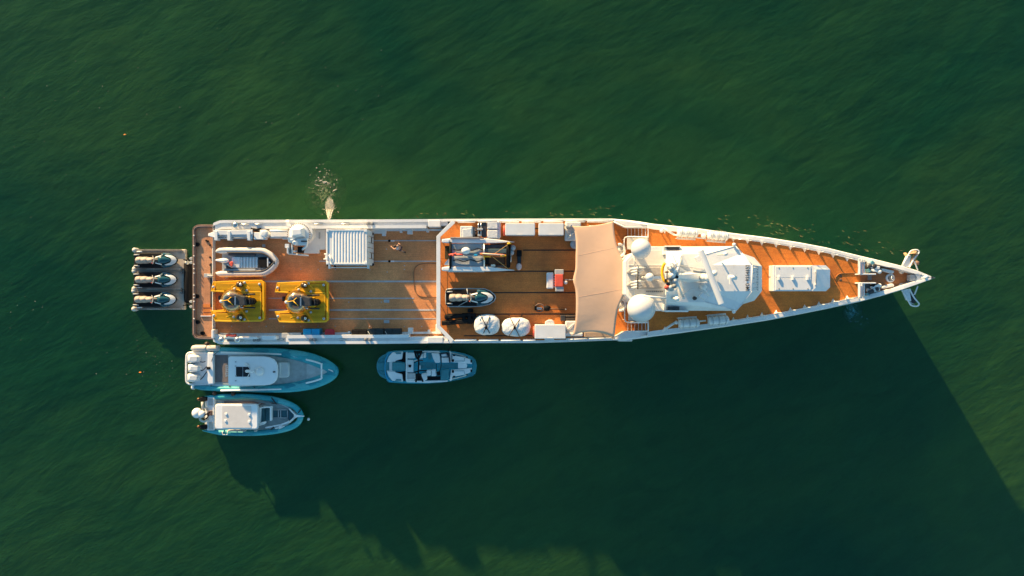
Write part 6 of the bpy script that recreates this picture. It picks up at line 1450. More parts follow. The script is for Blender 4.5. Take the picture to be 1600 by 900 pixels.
for x0, x1 in ((368.7, 378.9), (379.5, 390.4)): part("hatch_pane", [(x0, 573.2), (x1, 573.2), (x1, 588.6), (x0, 588.6)], 2.42, 2.45, GLOSSB, .01, ht)
g = MB(); c = P(406, 580, 2.45); g.lathe(c, [(.33, 0), (.36, .06), (.35, .16), (.24, .27), (.10, .31), (.02, .32)], 26); obj("radar_dome", g, WHITE, ht)
g = MB(); g.tube([P(383.5, 580, 2.85), P(385, 580, 2.85), P(395, 579.6, 2.85), P(397, 579.6, 2.8)], [.08, .12, .12, .06], 10); g.tube([P(393, 579.8, 2.8), P(400, 580, 2.5)], .07, 8); obj("radar_bar", g, WHITE, ht)
for a, b in (((386, 569), (391, 577)), ((386, 591), (390, 583))):
    g = MB(); g.tube([P(*a, 2.5), P(*b, 2.75)], .035, 6); obj("mast_leg", g, WHITE, ht)
g = MB(); g.lathe(P(386, 569.5, 2.43), [(.12, 0), (.13, .08), (.05, .1)], 12, sx=1.3); obj("top_antenna", g, WHITE, ht)
g = MB(); g.lathe(P(428.3, 581, 2.43), [(.07, 0), (.05, .14), (.02, .15)], 8); g.box(P(428.3, 581, 2.5), (.22, .06, .04)); obj("top_light", g, DGREY, ht)
for x, y in ((368, 565.5), (368, 595), (367.8, 572), (368.5, 587.5)):
    g = MB(); g.rrect(x - 1.2, y - .8, x + 1.2, y + .8, .5, 2.425, 2.47); obj("roof_fitting", g, LGREY, ht)
for k in range(6):
    g = MB(); g.tube([P(355.8, 571.5 + k * 3.1, 2.3), P(352.6, 572 + k * 3.1, 2.25)], .035, 6); obj("rod_holder", g, WHITE, ht)
# motor well and engines
g = MB(); pts = [P(x, y, .95) for x, y in cr([(325, 550.6), (305, 550.8), (296, 551.2), (292.6, 553.4), (291.4, 558), (291, 575), (291, 592), (292, 597), (296, 600), (306, 600.8), (325, 600.6)], 3)]; g.tube(pts, .085, 8); obj("engine_guard", g, WHITE, t)
part("motor_well", [(313, 551.5), (324, 551.5), (324, 600), (313, 600)], .45, .7, mat("well_taupe", (.33, .28, .24), .7, var=.1, scale=6, dirt=.4), .02)
part("swim_step", [(316, 551.5), (323.5, 551.5), (323.5, 566), (316, 566)], .7, .74, LGREY, .01)
for k in (0, 1, 2):
    y0 = (560.3, 575.2, 590.2)[k]; x0 = (293, 294, 292.8)[k]
    g = MB()
    rings = []
    for x, w_, z in ((0, 4.6, 1.28), (.8, 6.2, 1.42), (4, 6.9, 1.55), (11, 6.6, 1.50), (17, 5.0, 1.38), (20.6, 3.0, 1.2), (21.4, 1.2, 1.05)):
        rings.append([P(x0 + x, y0 + w_ * math.copysign(abs(math.cos(a)) ** .6, math.cos(a)), .95 + (z - .95) * max(-.4, math.copysign(abs(math.sin(a)) ** .7, math.sin(a)))) for a in [2 * math.pi * j / 18 for j in range(18)]])
    g.loft(rings, smooth=True); e = obj("outboard", g, WHITE, t)
    g = MB(); g.rrect(x0 + 3, y0 - 3.2, x0 + 15, y0 + 4.2, 2.2, 1.44, 1.56); obj("cowl_panel", g, mat("cowl_panel_grey", (.58, .61, .64), .4), e, bevel=.03)
    g = MB(); q_ = P(x0 + 8, y0, .9); g.tube([(q_.x, q_.y, 1.0 + WL), (q_.x - .1, q_.y, -.5 + WL)], .12, 10); g.box((q_.x + .5, q_.y, .75 + WL), (.9, .2, .3)); obj("lower_unit", g, WHITE, e)
    g = MB(); a = [(x0 + 20, y0 + 5 - k), (x0 + 24, y0 + 5.5 - k * 3), (x0 + 28 + k, y0 + 4.5 - k * 7)]; g.tube([P(x, y, 1.15) for x, y in cr(a, 4)], .035, 6); obj("fuel_line", g, BLACK, e)
g = MB(); g.prect(322.5, 573.5, 327.5, 577.5, 1.1, 1.4); obj("transom_gate", g, BLACK, t, bevel=.03)
for x, y in ((330.5, 549.6), (359.5, 549.8), (391, 549.2), (330, 602.8), (359, 603.5), (441.5, 553)):
    g = MB(); g.tube([P(x - 1.4, y, 1.08), P(x + 1.4, y, 1.08)], .03, 6); g.tube([P(x, y, .95), P(x, y, 1.08)], .03, 6); obj("cleat", g, DGREY, t)
g = MB(); g.box(P(336, 608.5, 1.0), (.4, .12, .12)); obj("side_fender", g, CREAM, t, bevel=.03)
g = MB(); g.tube([P(518.5, 579, 1.2), P(521, 581.5, 1.15)], .03, 6); g.tube([P(513, 577, 1.18), P(520, 580, 1.18)], .05, 6); obj("bow_eye", g, WHITE, t)
g = MB(); g.tube([P(341, 549, 1.15), P(334, 555, 1.2), P(330, 565, 1.3)], .02, 5); obj("mooring_line", g, BLACK, t)
g = MB(); g.tube([P(396, 604, 1.2), P(405, 611.5, .9)], .03, 5); obj("mooring_line", g, BLACK, t)

# ---------------------------------------------------------------- smaller RIB tender
t = T("rib_tender", "smaller RIB tender with shade-teal tubes, square cream hardtop outside the big tender", "tender", 388, 648, 0)
zg = .8
ou = [(314, 621.5), (325, 620.6), (346, 620), (370, 619.5), (395, 620), (415, 622), (432, 625), (447, 629.5), (458, 634.5), (465, 640), (469.5, 647), (469.3, 653), (466, 660)]
ol = [(458, 666), (447, 670), (432, 673.3), (415, 675.4), (395, 676.6), (370, 676.6), (346, 675.6), (330, 674.3), (316, 672.6)]
full = cr([Vector((x, y, 0)) for x, y in ou + ol], 4); n_ = len(full)
g = MB(); rings = []
for i, p in enumerate(full):
    q = full[min(i + 1, n_ - 1)] - full[max(i - 1, 0)]; d = Vector((q.x, -q.y, 0)).normalized(); nn = Vector((-d.y, d.x, 0))
    r = .225 * min(1, .12 + min(i, n_ - 1 - i) / 9); c = P(p.x, p.y, zg)
    rings.append([c + nn * (r * 1.05 * math.cos(a)) + Vector((0, 0, r * math.sin(a))) for a in [2 * math.pi * k / 14 for k in range(14)]])
g.loft(rings, smooth=True); obj("tube", g, CAMO, t)
hullshape(t, [(320, 624), (415, 626), (447, 634), (463, 645), (464, 652), (447, 666), (415, 672), (320, 671)], .65)
part("deck_sole", [(324, 623), (400, 624), (428, 629), (446, 636), (459, 645), (461, 650), (455, 658), (440, 664), (415, 670), (324, 671)], .55, .68, FLOORG, 0)
part("side_deck", [(350, 627), (395, 627), (415, 631), (402, 633), (350, 631.5)], .68, .74, mat("brown_bench2", (.22, .15, .14), .8), .01)
part("transom", [(323, 621), (335, 621), (335, 672.5), (323, 672.5)], .5, 1.0, WHITE3, .04)
part("transom_grate", [(325.5, 622.5), (332.5, 622.5), (332.5, 633.5), (325.5, 633.5)], 1.0, 1.03, LGREY, 0)
for k in range(5): part("teak_slat", [(326 + k * 1.5, 659.5), (327.1 + k * 1.5, 659.5), (327.1 + k * 1.5, 671.5), (326 + k * 1.5, 671.5)], 1.0, 1.03, CREAM, 0)
g = MB(); g.rrect(335.3, 631, 403.8, 671.3, 4.5, 1.72, 1.87); ht = obj("hardtop", g, mat("hardtop_cream", (.66, .64, .62), .5, var=.03, scale=1.5, dirt=.12), t, bevel=.06)
g = MB(); g.rrect(336.8, 632.4, 402.2, 669.8, 3.8, 1.84, 1.90); obj("hardtop_rim", g, WHITE3, ht, bevel=.03)
g = MB(); g.rrect(347, 634, 392.5, 668.5, 1, 1.89, 1.92); obj("hardtop_panel", g, mat("hardtop_cream", (.66, .64, .62), .5), ht, bevel=.01)
for x, y in ((353, 647), (389, 648), (352, 657.5), (389, 659)):
    g = MB(); g.rrect(x - 1.7, y - 1.8, x + 1.7, y + 1.8, .8, 1.91, 1.98); obj("roof_fitting", g, WHITE3, ht, bevel=.02)
for x, y in ((339, 634), (339, 668), (399, 634), (399, 667)):
    a = P(x, y, 1.78); g = MB(); g.tube([(a.x, a.y, .68 + WL), a], .05, 8); obj("hardtop_leg", g, WHITE3, t)
part("console", [(365, 641), (398, 641), (400, 646), (400, 656), (398, 660), (365, 660)], .68, 1.5, LGREY, .05)
part("helm_seat", [(407, 637.5), (413, 637.5), (413, 659), (407, 659)], .7, 1.15, TEALF, .05)
part("helm_seat", [(414, 638), (421, 637.5), (421, 657), (414, 658.5)], .7, 1.05, TEALF, .05)
for p_ in (((404.5, 638), (407, 638), (406, 661), (404, 661)), ((404, 661.5), (414, 658.8), (414.5, 660.2), (404.5, 663.5)), ((405, 637), (424, 635), (424.5, 636.5), (405, 638.5)), ((421.5, 637), (424, 637), (424, 657.5), (421.5, 657.5))):
    part("windscreen_frame", p_, 1.2, 1.5, WHITE3, .02)
part("step_board", [(427, 640), (450, 640), (450, 654), (427, 654)], .68, .8, TEALF, .01)
for pts in ([(427, 640.3), (450, 640.3)], [(427, 653), (449.5, 653)], [(435, 640.5), (435, 653)], [(438.5, 640.5), (438.5, 653)], [(449.5, 641), (449.5, 653)]):
    g = MB(); g.tube([P(*pts[0], .85), P(*pts[1], .85)], .045, 6); obj("board_rail", g, LGREY, t)
part("bow_cushion", [(450.5, 639), (455.5, 641), (459, 649), (456, 656), (450.5, 659)], .68, .95, TEAL, .03)
for a, b in (((452, 638.5), (461.5, 648.5)), ((461.5, 651), (452, 660))):
    g = MB(); g.tube([P(*a, 1.1), P(*b, 1.05)], .07, 8); obj("bow_rail", g, WHITE, t)
part("bow_plate", [(459, 646.5), (464, 648.5), (475, 649.8), (475.5, 651), (464, 652), (459, 654)], .95, 1.1, WHITE3, .02)
g = MB(); g.tube([P(x, y, .95) for x, y in cr([(415, 668), (435, 664.5), (449, 660), (452, 657.5)], 4)], .07, 8); obj("side_rail", g, WHITE3, t)
g = MB(); g.tube([P(x, y, 1.0) for x, y in cr([(404, 664), (412, 662), (416, 659)], 3)], .06, 8); g.tube([P(412, 635.5, 1.0), P(426, 636.5, 1.0)], .07, 8); obj("seat_handrail", g, WHITE3, t)
g = MB(); g.box(P(438.5, 667, 1.05), (.3, .24, .14), rz=.3); g.tube([P(430, 669.5, 1.0), P(445, 666, 1.0)], .06, 6); obj("side_fender", g, WHITE, t, bevel=.03)
for x, y, w_ in ((364, 673.3, 9), (378, 673.3, 5), (398.5, 673.5, 2)):
    g = MB(); g.rrect(x - w_, y - 1.3, x + w_, y + 1.3, .8, 1.05, 1.35); obj("rolled_awning", g, TUBEE, t, bevel=.04)
g = MB(); g.tube([P(x, y, 1.1) for x, y in ((347.5, 673.5), (347.5, 679), (355.5, 679), (355.5, 673.5))], .035, 6); obj("boarding_step", g, WHITE, t)
for a, b in (((424, 621), (432, 632)), ((466, 645), (470, 640)), ((428, 667.5), (423, 671)), ((424, 630), (430, 630.5))):
    g = MB(); g.tube([P(*a, 1.06), P(*b, 1.0)], .05, 6); obj("tube_strap", g, DGREY, t)
# engines: one tilted white outboard, two dark ones
for cx_, cy_, r_, z in ((308, 645.3, .42, 1.25), (315.5, 647, .30, 1.35)):
    g = MB(); g.ball(P(cx_, cy_, z), r_, 20, .8); obj("white_outboard", g, WHITE, t)
g = MB(); g.tube([P(x, y, 1.3) for x, y in cr([(312, 652), (314, 657), (320, 658.5), (326, 655)], 4)], .09, 8); g.tube([P(317, 638, 1.2), P(322, 637, 1.1), P(324, 641, 1.1)], .08, 8); g.tube([P(316, 628, 1.2), P(317, 640, 1.2)], .10, 8); obj("engine_bracket", g, CREAM, t)
g = MB(); g.tube([P(x, y, 1.5) for x, y in cr([(316, 653), (320, 655), (325, 651), (324, 645)], 4)], .06, 8); g.tube([P(x, y, 1.45) for x, y in cr([(319, 649), (323, 647), (328, 644)], 3)], .05, 8); obj("engine_hose", g, BLACK, t)
g = MB(); g.box(P(328.5, 645.5, 1.15), (.35, .4, .14)); obj("transom_bracket", g, mat("bracket_brown", (.12, .08, .08), .6), t, bevel=.03)
for y0, y1, lab in ((620.5, 627, 0), (664.5, 671, 1)):
    g = MB(); g.rrect(312, y0, 322.5, y1, 1.5, .7, 1.2); e = obj("dark_outboard", g, BLACK, t, bevel=.06)
    g = MB(); g.ball(P(310.5, (y0 + y1) / 2 + (0 if lab == 0 else -1), 1.0), .14, 10); obj("propeller_hub", g, mat("bronze", (.16, .08, .04), .4), e)
g = MB(); g.ball(P(482, 655, .3), .12, 10); one("mooring_buoy", g, WHITE3, "tiny white buoy floating just ahead of the smaller RIB tender", "buoy", None)

# ---------------------------------------------------------------- ski boat
SKH0 = mat("skiboat_hull_teal", (.03, .24, .30), .25, var=.1)
t = T("ski_boat", "teal and white wakeboard boat moored alone beside the hull", "boat", 668, 573, 0)
hp = [(602.5, 553), (606, 549.5), (617, 547.6), (647, 546.9), (692, 547.3), (711, 549.2), (726, 552.4), (738, 557), (743, 562), (745, 572), (743.5, 582), (739, 587.5), (726, 591.2), (704, 596), (690, 598), (664, 599.8), (630, 599.2), (607, 597.6), (604, 594.5)]
z = .95
hullshape(t, hp, z - .05, SKH0, .8)
SKT = mat("skiboat_eva", (.05, .24, .29), .8, var=.08, scale=5); SKH = SKH0
WB = mat("skiboat_white", (.80, .83, .84), .3, var=.03)
NAV = mat("skiboat_blue", (.02, .34, .46), .25, var=.1)
def sp2(name, pts, z0, z1, m, bv=.02, par=None):
    return part(name, [(580 + x / 8.889, 530 + y / 8.889) for x, y in pts], z0, z1, m, bv, par)
sp2("gunwale", [(215, 205), (250, 175), (330, 165), (600, 158), (1000, 163), (1180, 180), (1300, 215), (1400, 262), (1410, 370), (1400, 470), (1290, 520), (1100, 572), (800, 608), (600, 610), (260, 598), (220, 565)], z - .1, z, NAV, .04)
sp2("bow_band", [(1395, 262), (1450, 285), (1468, 370), (1445, 488), (1395, 480), (1412, 370)], z - .1, z + .02, SKH, .03)
g = MB(); g.tube([P(580 + x / 8.889, 530 + y / 8.889, z + .02) for x, y in cr([(300, 178), (245, 205), (205, 270), (192, 380), (205, 500), (240, 560), (300, 590)], 4)], .05, 8); obj("stern_trim", g, BLUE, t)
sp2("swim_platform", [(220, 200), (160, 220), (110, 260), (80, 320), (73, 385), (85, 450), (120, 510), (180, 545), (220, 560), (200, 480), (185, 380), (200, 270)], .35, .55, mat("platform_teal", (.05, .28, .34), .8, var=.06, scale=4, bump=.3, bscale=40), .04)
for k in (0, 1):
    f = (lambda y: y) if k == 0 else (lambda y: 762 - y)
    g = MB(); g.tube([P(580 + x / 8.889, 530 + y / 8.889, .57) for x, y in cr([(95, f(325)), (125, f(285)), (185, f(268))], 4)] , .02, 5); g.tube([P(580 + x / 8.889, 530 + y / 8.889, .57) for x, y in ((95, f(325)), (185, f(318)))], .02, 5); obj("platform_seam", g, SKH, t)
    sp2("sun_deck", [(290, f(185)), (440, f(172)), (428, f(275)), (340, f(300)), (330, f(318)), (215, f(315)), (245, f(240))], z, z + .22, WB, .05)
    sp2("speaker_recess", [(330, f(182)), (420, f(182)), (412, f(205)), (350, f(208))], z + .22, z + .26, SKT, .01)
    sp2("seat_gap", [(450, f(180)), (480, f(180)), (475, f(320)), (340, f(300)), (345, f(292)), (425, f(282))], z - .02, z + .03, BLACK, 0)
    sp2("rear_bench", [(500, f(190)), (600, f(190)), (606, f(265)), (500, f(268))], z, z + .30, WB, .04)
sp2("platform_pad", [(195, 318), (250, 318), (250, 435), (195, 435)], z, z + .05, SKT, .01)
sp2("centre_bridge", [(215, 312), (335, 312), (335, 450), (215, 450)], z - .02, z + .03, WB, .02)
sp2("engine_pad", [(290, 322), (470, 330), (478, 420), (470, 430), (290, 438)], z + .03, z + .30, SKT, .05)
sp2("bench_back", [(480, 180), (500, 180), (500, 590), (480, 580)], z, z + .35, WB, .03)
sp2("bench_centre", [(500, 285), (585, 290), (585, 462), (500, 462)], z, z + .25, WB, .04)
sp2("cup_holder", [(515, 355), (560, 355), (552, 392), (520, 392)], z + .25, z + .28, BLACK, .01)
sp2("cockpit_floor", [(590, 300), (900, 285), (1200, 330), (1205, 405), (980, 420), (900, 470), (590, 470)], z - .1, z - .02, mat("cockpit_dark", (.03, .07, .085), .8), 0)
sp2("floor_mat", [(660, 322), (750, 322), (750, 408), (660, 408)], z - .02, z + .012, SKT, 0)
sp2("floor_mat", [(756, 322), (895, 325), (895, 400), (756, 408)], z - .02, z + .012, SKT, 0)
sp2("floor_mat", [(925, 340), (1200, 335), (1200, 402), (925, 402)], z - .02, z + .012, SKT, 0)
sp2("white_box", [(655, 365), (685, 365), (685, 418), (655, 418)], z, z + .22, WHITE, .02)
sp2("port_coaming", [(620, 165), (940, 165), (960, 190), (720, 180), (620, 180)], z, z + .15, WB, .03)
sp2("starboard_coaming", [(490, 572), (720, 580), (1060, 570), (1060, 590), (800, 606), (490, 598)], z, z + .15, WB, .03)
sp2("side_seat", [(665, 225), (690, 205), (720, 205), (720, 265), (655, 270)], z, z + .35, WB, .06)
sp2("side_seat", [(725, 190), (755, 190), (755, 260), (725, 260)], z, z + .42, WB, .04)
sp2("side_gap", [(790, 195), (835, 195), (835, 280), (795, 280)], z, z + .04, SKT, 0)
sp2("passenger_lounge", [(835, 195), (940, 195), (955, 240), (955, 325), (890, 330), (860, 270)], z, z + .32, WB, .05)
sp2("helm_dash", [(700, 480), (770, 470), (775, 560), (720, 590), (690, 560)], z, z + .35, WB, .06)
sp2("helm_seat", [(765, 435), (825, 425), (828, 505), (770, 510)], z, z + .5, WB, .06)
sp2("helm_seat_back", [(835, 422), (895, 422), (900, 515), (835, 515)], z, z + .45, WB, .06)
sp2("starboard_bench", [(500, 470), (610, 475), (612, 560), (500, 560)], z, z + .32, mat("bench_pale", (.50, .50, .51), .6), .04)
sp2("helm_well", [(620, 480), (690, 485), (690, 590), (620, 600)], z, z + .04, BLACK, 0)
sp2("helm_well", [(780, 520), (960, 515), (960, 565), (780, 570)], z, z + .05, BLACK, 0)
sp2("teal_cover", [(965, 440), (1000, 420), (1080, 415), (1080, 520), (1060, 560), (965, 570)], z, z + .25, SKT, .05)
sp2("windscreen_side", [(955, 195), (1050, 180), (1085, 215), (1100, 320), (1085, 330), (1070, 225), (1045, 200), (960, 212)], z, z + .5, GLOSSB, .02)
sp2("bow_step", [(975, 255), (1080, 255), (1085, 325), (980, 325)], z, z + .3, WB, .04)
sp2("bow_step", [(975, 200), (1040, 195), (1060, 238), (975, 240)], z, z + .32, WB, .04)
for k in (0, 1):
    f = (lambda y: y) if k == 0 else (lambda y: 745 - y)
    sp2("bow_lounge", [(1125, f(215)), (1160, f(228)), (1310, f(255)), (1390, f(290)), (1400, f(345)), (1210, f(325)), (1120, f(320))], z, z + .28, WB, .06)
    g = MB(); g.tube([P(580 + x / 8.889, 530 + y / 8.889, z + .30) for x, y in ((1160, f(305)), (1290, f(305)), (1300, f(262)))], .018, 5); obj("lounge_seam", g, SKH, t)
    g = MB(); g.tube([P(580 + x / 8.889, 530 + y / 8.889, z + .1) for x, y in cr([(1080, f(185)), (1200, f(210)), (1300, f(238)), (1340, f(255))], 4)], .045, 8); obj("bow_handrail", g, STEEL, t)
    for x, y, w_, h_ in ((1150, 225, 30, 20), (1135, 297, 32, 36), (1390, 305, 22, 38), (1330, 250, 30, 14)):
        sp2("cup_recess", [(x - w_ / 2, f(y - h_ / 2)), (x + w_ / 2, f(y - h_ / 2)), (x + w_ / 2, f(y + h_ / 2)), (x - w_ / 2, f(y + h_ / 2))], z + .28, z + .31, BLACK, .01)
sp2("bow_filler", [(1205, 325), (1320, 335), (1335, 370), (1320, 405), (1205, 408)], z, z + .25, WB, .04)
sp2("bow_wing", [(1085, 160), (1110, 180), (1120, 320), (1100, 320)], z, z + .2, WB, .03)
sp2("bow_wing", [(1110, 420), (1125, 430), (1120, 575), (1090, 580)], z, z + .2, WB, .03)
for pts, r in (([(600, 160), (625, 240), (655, 270), (700, 180)], .09), ([(620, 595), (640, 520), (670, 485), (720, 590)], .09), ([(640, 185), (655, 250), (660, 340), (655, 430), (650, 500)], .08), ([(595, 330), (650, 300), (720, 298)], .05), ([(595, 460), (700, 435), (770, 440)], .06), ([(960, 205), (975, 300), (960, 420), (930, 460)], .035), ([(905, 340), (905, 440)], .035)):
    g = MB(); g.tube([P(580 + x / 8.889, 530 + y / 8.889, z + .9) for x, y in cr(pts, 4)], r * .8, 8); obj("wake_tower", g, BLACK, t)
sp2("black_bag", [(605, 168), (710, 160), (700, 195), (640, 210), (610, 195)], z + .6, z + .9, BLACK, .05)
sp2("steering_box", [(905, 455), (950, 450), (960, 500), (920, 510)], z + .3, z + .5, BLACK, .04)
g = MB(); g.tube([P(580 + x / 8.889, 530 + y / 8.889, z + .7) for x, y in cr([(600, 300), (660, 292), (720, 296)], 3)], .045, 6); obj("tower_bar", g, WHITE, t)
for a, b in (((662, 548), (668, 540)), ((700, 548), (706, 540))):
    g = MB(); g.tube([P(*a, 1.2), P(*b, 2.6)], .03, 6); obj("mooring_line", g, BLACK, t)

# ---------------------------------------------------------------- water outlet, foam and flecks
FOAM = mat("foam_white", (.46, .44, .38), .8, var=.06, scale=8)
FOAM2 = mat("foam_thin", (.30, .38, .32), .8, var=.2, scale=8)
def flecks(mb, spots, rmin, rmax, ang=None, stretch=1.0, z=.03):
    for x, y in spots:
        r = rnd.uniform(rmin, rmax); c = P(x, y, z); a = rnd.uniform(0, 6.28) if ang is None else ang + rnd.gauss(0, .3); n_ = 7; st_ = stretch * rnd.uniform(.8, 1.6)
        ring = []
        for i in range(n_):
            t_ = 2 * math.pi * i / n_; rr_ = r * rnd.uniform(.55, 1.3); u, v_ = rr_ * st_ * math.cos(t_), rr_ * math.sin(t_) / max(1, st_ * .7)
            ring.append((c.x + u * math.cos(a) - v_ * math.sin(a), c.y + u * math.sin(a) + v_ * math.cos(a), z + WL))
        mb.add(ring + [(c.x, c.y, z + WL + r * .45)], [(i, (i + 1) % n_, n_) for i in range(n_)], True)
def foam_sheet(name, label, px, py, rx, ry, col, scale, dens, stretch=1.0, peak=0.0):
    """thin lacy foam floating on the water: one sheet, its holes made by the material"""
    m = bpy.data.materials.new(name + "_lace"); m.use_nodes = True; N = m.node_tree.nodes; L = m.node_tree.links
    b = N["Principled BSDF"]; b.inputs["Base Color"].default_value = (*col, 1); b.inputs["Roughness"].default_value = .9
    tc = N.new("ShaderNodeTexCoord")
    n = N.new("ShaderNodeTexNoise"); n.inputs["Scale"].default_value = scale; n.inputs["Detail"].default_value = 8; n.inputs["Roughness"].default_value = .7; n.inputs["Distortion"].default_value = 1.2
    mp = N.new("ShaderNodeMapping"); mp.inputs["Scale"].default_value = (1, stretch, 1); L.new(tc.outputs["Object"], mp.inputs[0]); L.new(mp.outputs[0], n.inputs["Vector"])
    sub_ = N.new("ShaderNodeMath"); sub_.operation = 'SUBTRACT'; sub_.inputs[1].default_value = .5; L.new(n.outputs["Fac"], sub_.inputs[0])
    ab = N.new("ShaderNodeMath"); ab.operation = 'ABSOLUTE'; L.new(sub_.outputs[0], ab.inputs[0])
    uv = N.new("ShaderNodeAttribute"); uv.attribute_name = "cover"
    r = N.new("ShaderNodeMath"); r.operation = 'MULTIPLY'; L.new(uv.outputs["Fac"], r.inputs[0]); r.inputs[1].default_value = dens
    dv = N.new("ShaderNodeMath"); dv.operation = 'SUBTRACT'; L.new(r.outputs[0], dv.inputs[0]); L.new(ab.outputs[0], dv.inputs[1])
    ml = N.new("ShaderNodeMath"); ml.operation = 'MULTIPLY'; ml.inputs[1].default_value = 14; ml.use_clamp = True; L.new(dv.outputs[0], ml.inputs[0])
    m2 = N.new("ShaderNodeMath"); m2.operation = 'MULTIPLY'; m2.inputs[1].default_value = .75; L.new(ml.outputs[0], m2.inputs[0])
    tr = N.new("ShaderNodeBsdfTransparent"); mx = N.new("ShaderNodeMixShader"); L.new(m2.outputs[0], mx.inputs[0]); L.new(tr.outputs[0], mx.inputs[1]); L.new(b.outputs[0], mx.inputs[2])
    L.new(mx.outputs[0], N["Material Output"].inputs[0])
    g = MB(); n1, n2 = 14, 28; vs = []; cov = []
    for i in range(n1 + 1):
        for k in range(n2):
            q = i / n1; a = 2 * math.pi * k / n2; p = P(px + rx * q * math.cos(a), py + ry * q * math.sin(a), .02); vs.append(p); cov.append(max(0, (1 - q) ** .8))
    fs = [(i * n2 + k, i * n2 + (k + 1) % n2, (i + 1) * n2 + (k + 1) % n2, (i + 1) * n2 + k) for i in range(n1) for k in range(n2)]
    me = bpy.data.meshes.new(name); org = P(px, py, .02); me.from_pydata([tuple(v_ - org) for v_ in vs], [], fs)
    at = me.attributes.new("cover", 'FLOAT', 'POINT')
    for i, c_ in enumerate(cov): at.data[i].value = c_
    me.materials.append(m); o = bpy.data.objects.new(name, me); COL.objects.link(o); o.location = org; ROOT[o.name] = org
    tag(o, label, "foam"); o['kind'] = 'stuff'; return o
g = MB(); jet = [P(514.5, 343.5, 2.6), P(514.3, 338, 2.3), P(514.5, 333, 1.5), P(515, 329, .5), P(515, 327, .02)]
for k in range(6):
    off = Vector((rnd.uniform(-.16, .16), 0, rnd.uniform(-.06, .06)))
    g.tube([p + off * (.4 + i * .45) for i, p in enumerate(jet)], [.03, .04, .045, .04, .02], 6)
for k in range(120):
    u = rnd.random() ** .7 * 3.98; i = int(u); p = jet[i].lerp(jet[i + 1], u - i) + Vector((rnd.gauss(0, .05 + .07 * u), rnd.gauss(0, .05 + .04 * u), rnd.gauss(0, .06)))
    if p.z > WL: g.ball(p, rnd.uniform(.012, .035), 6)
o = one("discharge_jet", g, FOAM, "white jet of cooling water spouting from the port side into the sea", "water jet"); o['kind'] = 'stuff'
foam_sheet("churned_foam", "dense churned foam where the discharge jet hits the water", 515, 322, 8, 15, (.62, .58, .46), 3.0, .34, .7)
foam_sheet("spreading_foam", "thin lacy foam drifting away from the discharge jet", 508, 300, 34, 38, (.28, .33, .19), 1.6, .055, .8)
g = MB()
flecks(g, [(515 + rnd.gauss(0, 4), 318 + rnd.gauss(0, 6)) for _ in range(70)], .012, .035)
flecks(g, [(506 + rnd.gauss(0, 11), 288 + rnd.gauss(0, 14)) for _ in range(60)], .012, .05)
flecks(g, [(502, 282), (507, 285.5), (508, 284), (523, 297), (500, 268)], .05, .09, .3, 1.8)
o = one("foam_bubbles", g, FOAM, "small white bubbles scattered round the discharge jet", "foam"); o['kind'] = 'stuff'
# splash near the bow, its foam coloured with the blue of the shade
g = MB()
ringp = [(1324 + 9 * math.cos(a) * k, 487 + 12 * math.sin(a) * k) for a in [R(80 + 5.2 * i) for i in range(40)] for k in (1, .95)]
flecks(g, [(x + rnd.gauss(2, 1.2) + 3, y + rnd.gauss(0, 1)) for x, y in ringp[::3]], .012, .03)
flecks(g, [(1328 + rnd.gauss(0, 5), 480 + rnd.gauss(0, 3.5)) for _ in range(14)], .012, .03)
flecks(g, [(1334 + rnd.gauss(0, 8), 487 + rnd.gauss(0, 6)) for _ in range(30)], .01, .03)
flecks(g, [(1342 + rnd.gauss(0, 9), 500 + rnd.gauss(0, 9)) for _ in range(40)], .01, .04)
o = one("bow_splash", g, mat("shade_blue_foam", (.10, .30, .36), .8, var=.1), "pale curl of foam beside the shaded side of the bow", "foam"); o['kind'] = 'stuff'
foam_sheet("splash_lace", "faint lace of foam tinted shade-blue round the bow splash", 1332, 487, 16, 17, (.08, .34, .42), 1.7, .065)
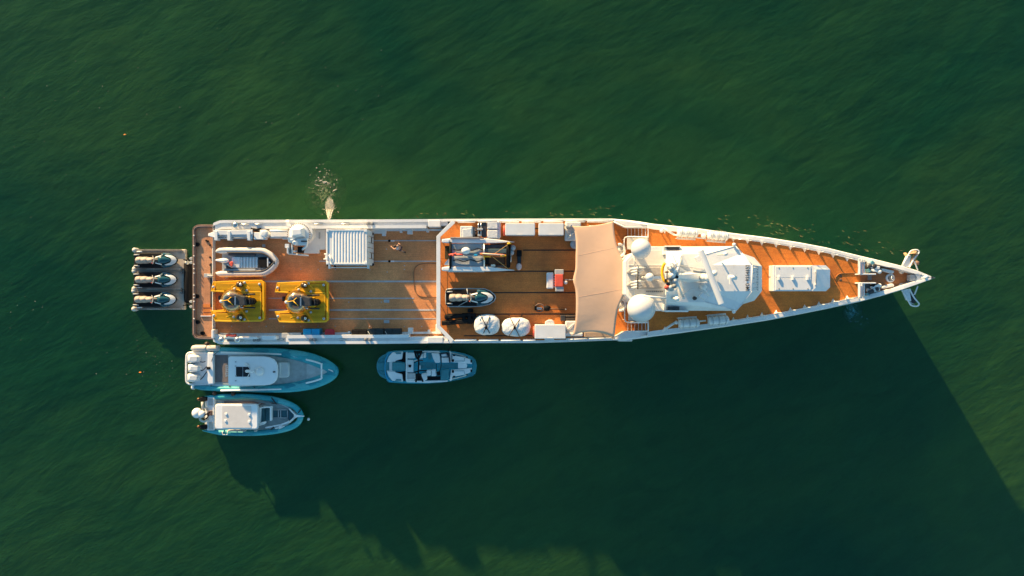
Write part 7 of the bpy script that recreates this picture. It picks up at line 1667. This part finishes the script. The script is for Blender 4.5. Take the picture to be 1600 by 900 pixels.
# golden flecks coloured as hull glints, and pale specks for glints and floating bits
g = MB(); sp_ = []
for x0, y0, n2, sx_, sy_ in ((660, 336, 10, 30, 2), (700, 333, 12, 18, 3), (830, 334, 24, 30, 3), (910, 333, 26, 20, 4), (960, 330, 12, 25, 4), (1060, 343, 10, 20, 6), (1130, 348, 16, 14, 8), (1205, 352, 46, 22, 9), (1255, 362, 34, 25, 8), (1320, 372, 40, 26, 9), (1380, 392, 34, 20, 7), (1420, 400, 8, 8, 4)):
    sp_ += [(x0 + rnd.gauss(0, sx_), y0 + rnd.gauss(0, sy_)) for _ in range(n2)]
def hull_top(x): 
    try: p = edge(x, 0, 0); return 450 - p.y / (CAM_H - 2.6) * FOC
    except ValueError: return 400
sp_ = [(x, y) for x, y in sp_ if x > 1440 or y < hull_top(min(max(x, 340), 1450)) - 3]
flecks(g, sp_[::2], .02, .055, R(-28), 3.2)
o = one("glint_flecks", g, mat("wavelet_glint", (.26, .25, .10), .6, var=.2), "small golden flecks coloured as glints along the sunny side of the hull", "foam"); o['kind'] = 'stuff'
g = MB(); pts = [(rnd.gauss(110, 85), rnd.gauss(190, 90)) for _ in range(34)] + [(rnd.gauss(215, 45), rnd.gauss(565, 22)) for _ in range(38)] + [(rnd.gauss(45, 25), rnd.gauss(480, 30)) for _ in range(14)] + [(rnd.uniform(300, 620), rnd.uniform(40, 290)) for _ in range(18)]
flecks(g, pts, .010, .032)
o = one("glints_and_bits", g, FOAM, "scattered pale specks coloured as glints and floating bits on the green water left of the ship", "specks"); o['kind'] = 'stuff'
for x, y, lb in ((195, 210.5, "tiny orange leaf drifting on the water left of the ship's stern, above the dock"), (219, 582, "tiny orange leaf drifting on the water left of the big tender")):
    g = MB(); c = P(x, y, .03); g.add([c + Vector((-.14, 0, 0)), c + Vector((0, -.06, .02)), c + Vector((.14, .02, 0)), c + Vector((0, .07, .02)), c + Vector((0, 0, .05))], [(0, 1, 4), (1, 2, 4), (2, 3, 4), (3, 0, 4)])
    one("drifting_leaf", g, ORANGE, lb, "leaf", "drifting leaves")
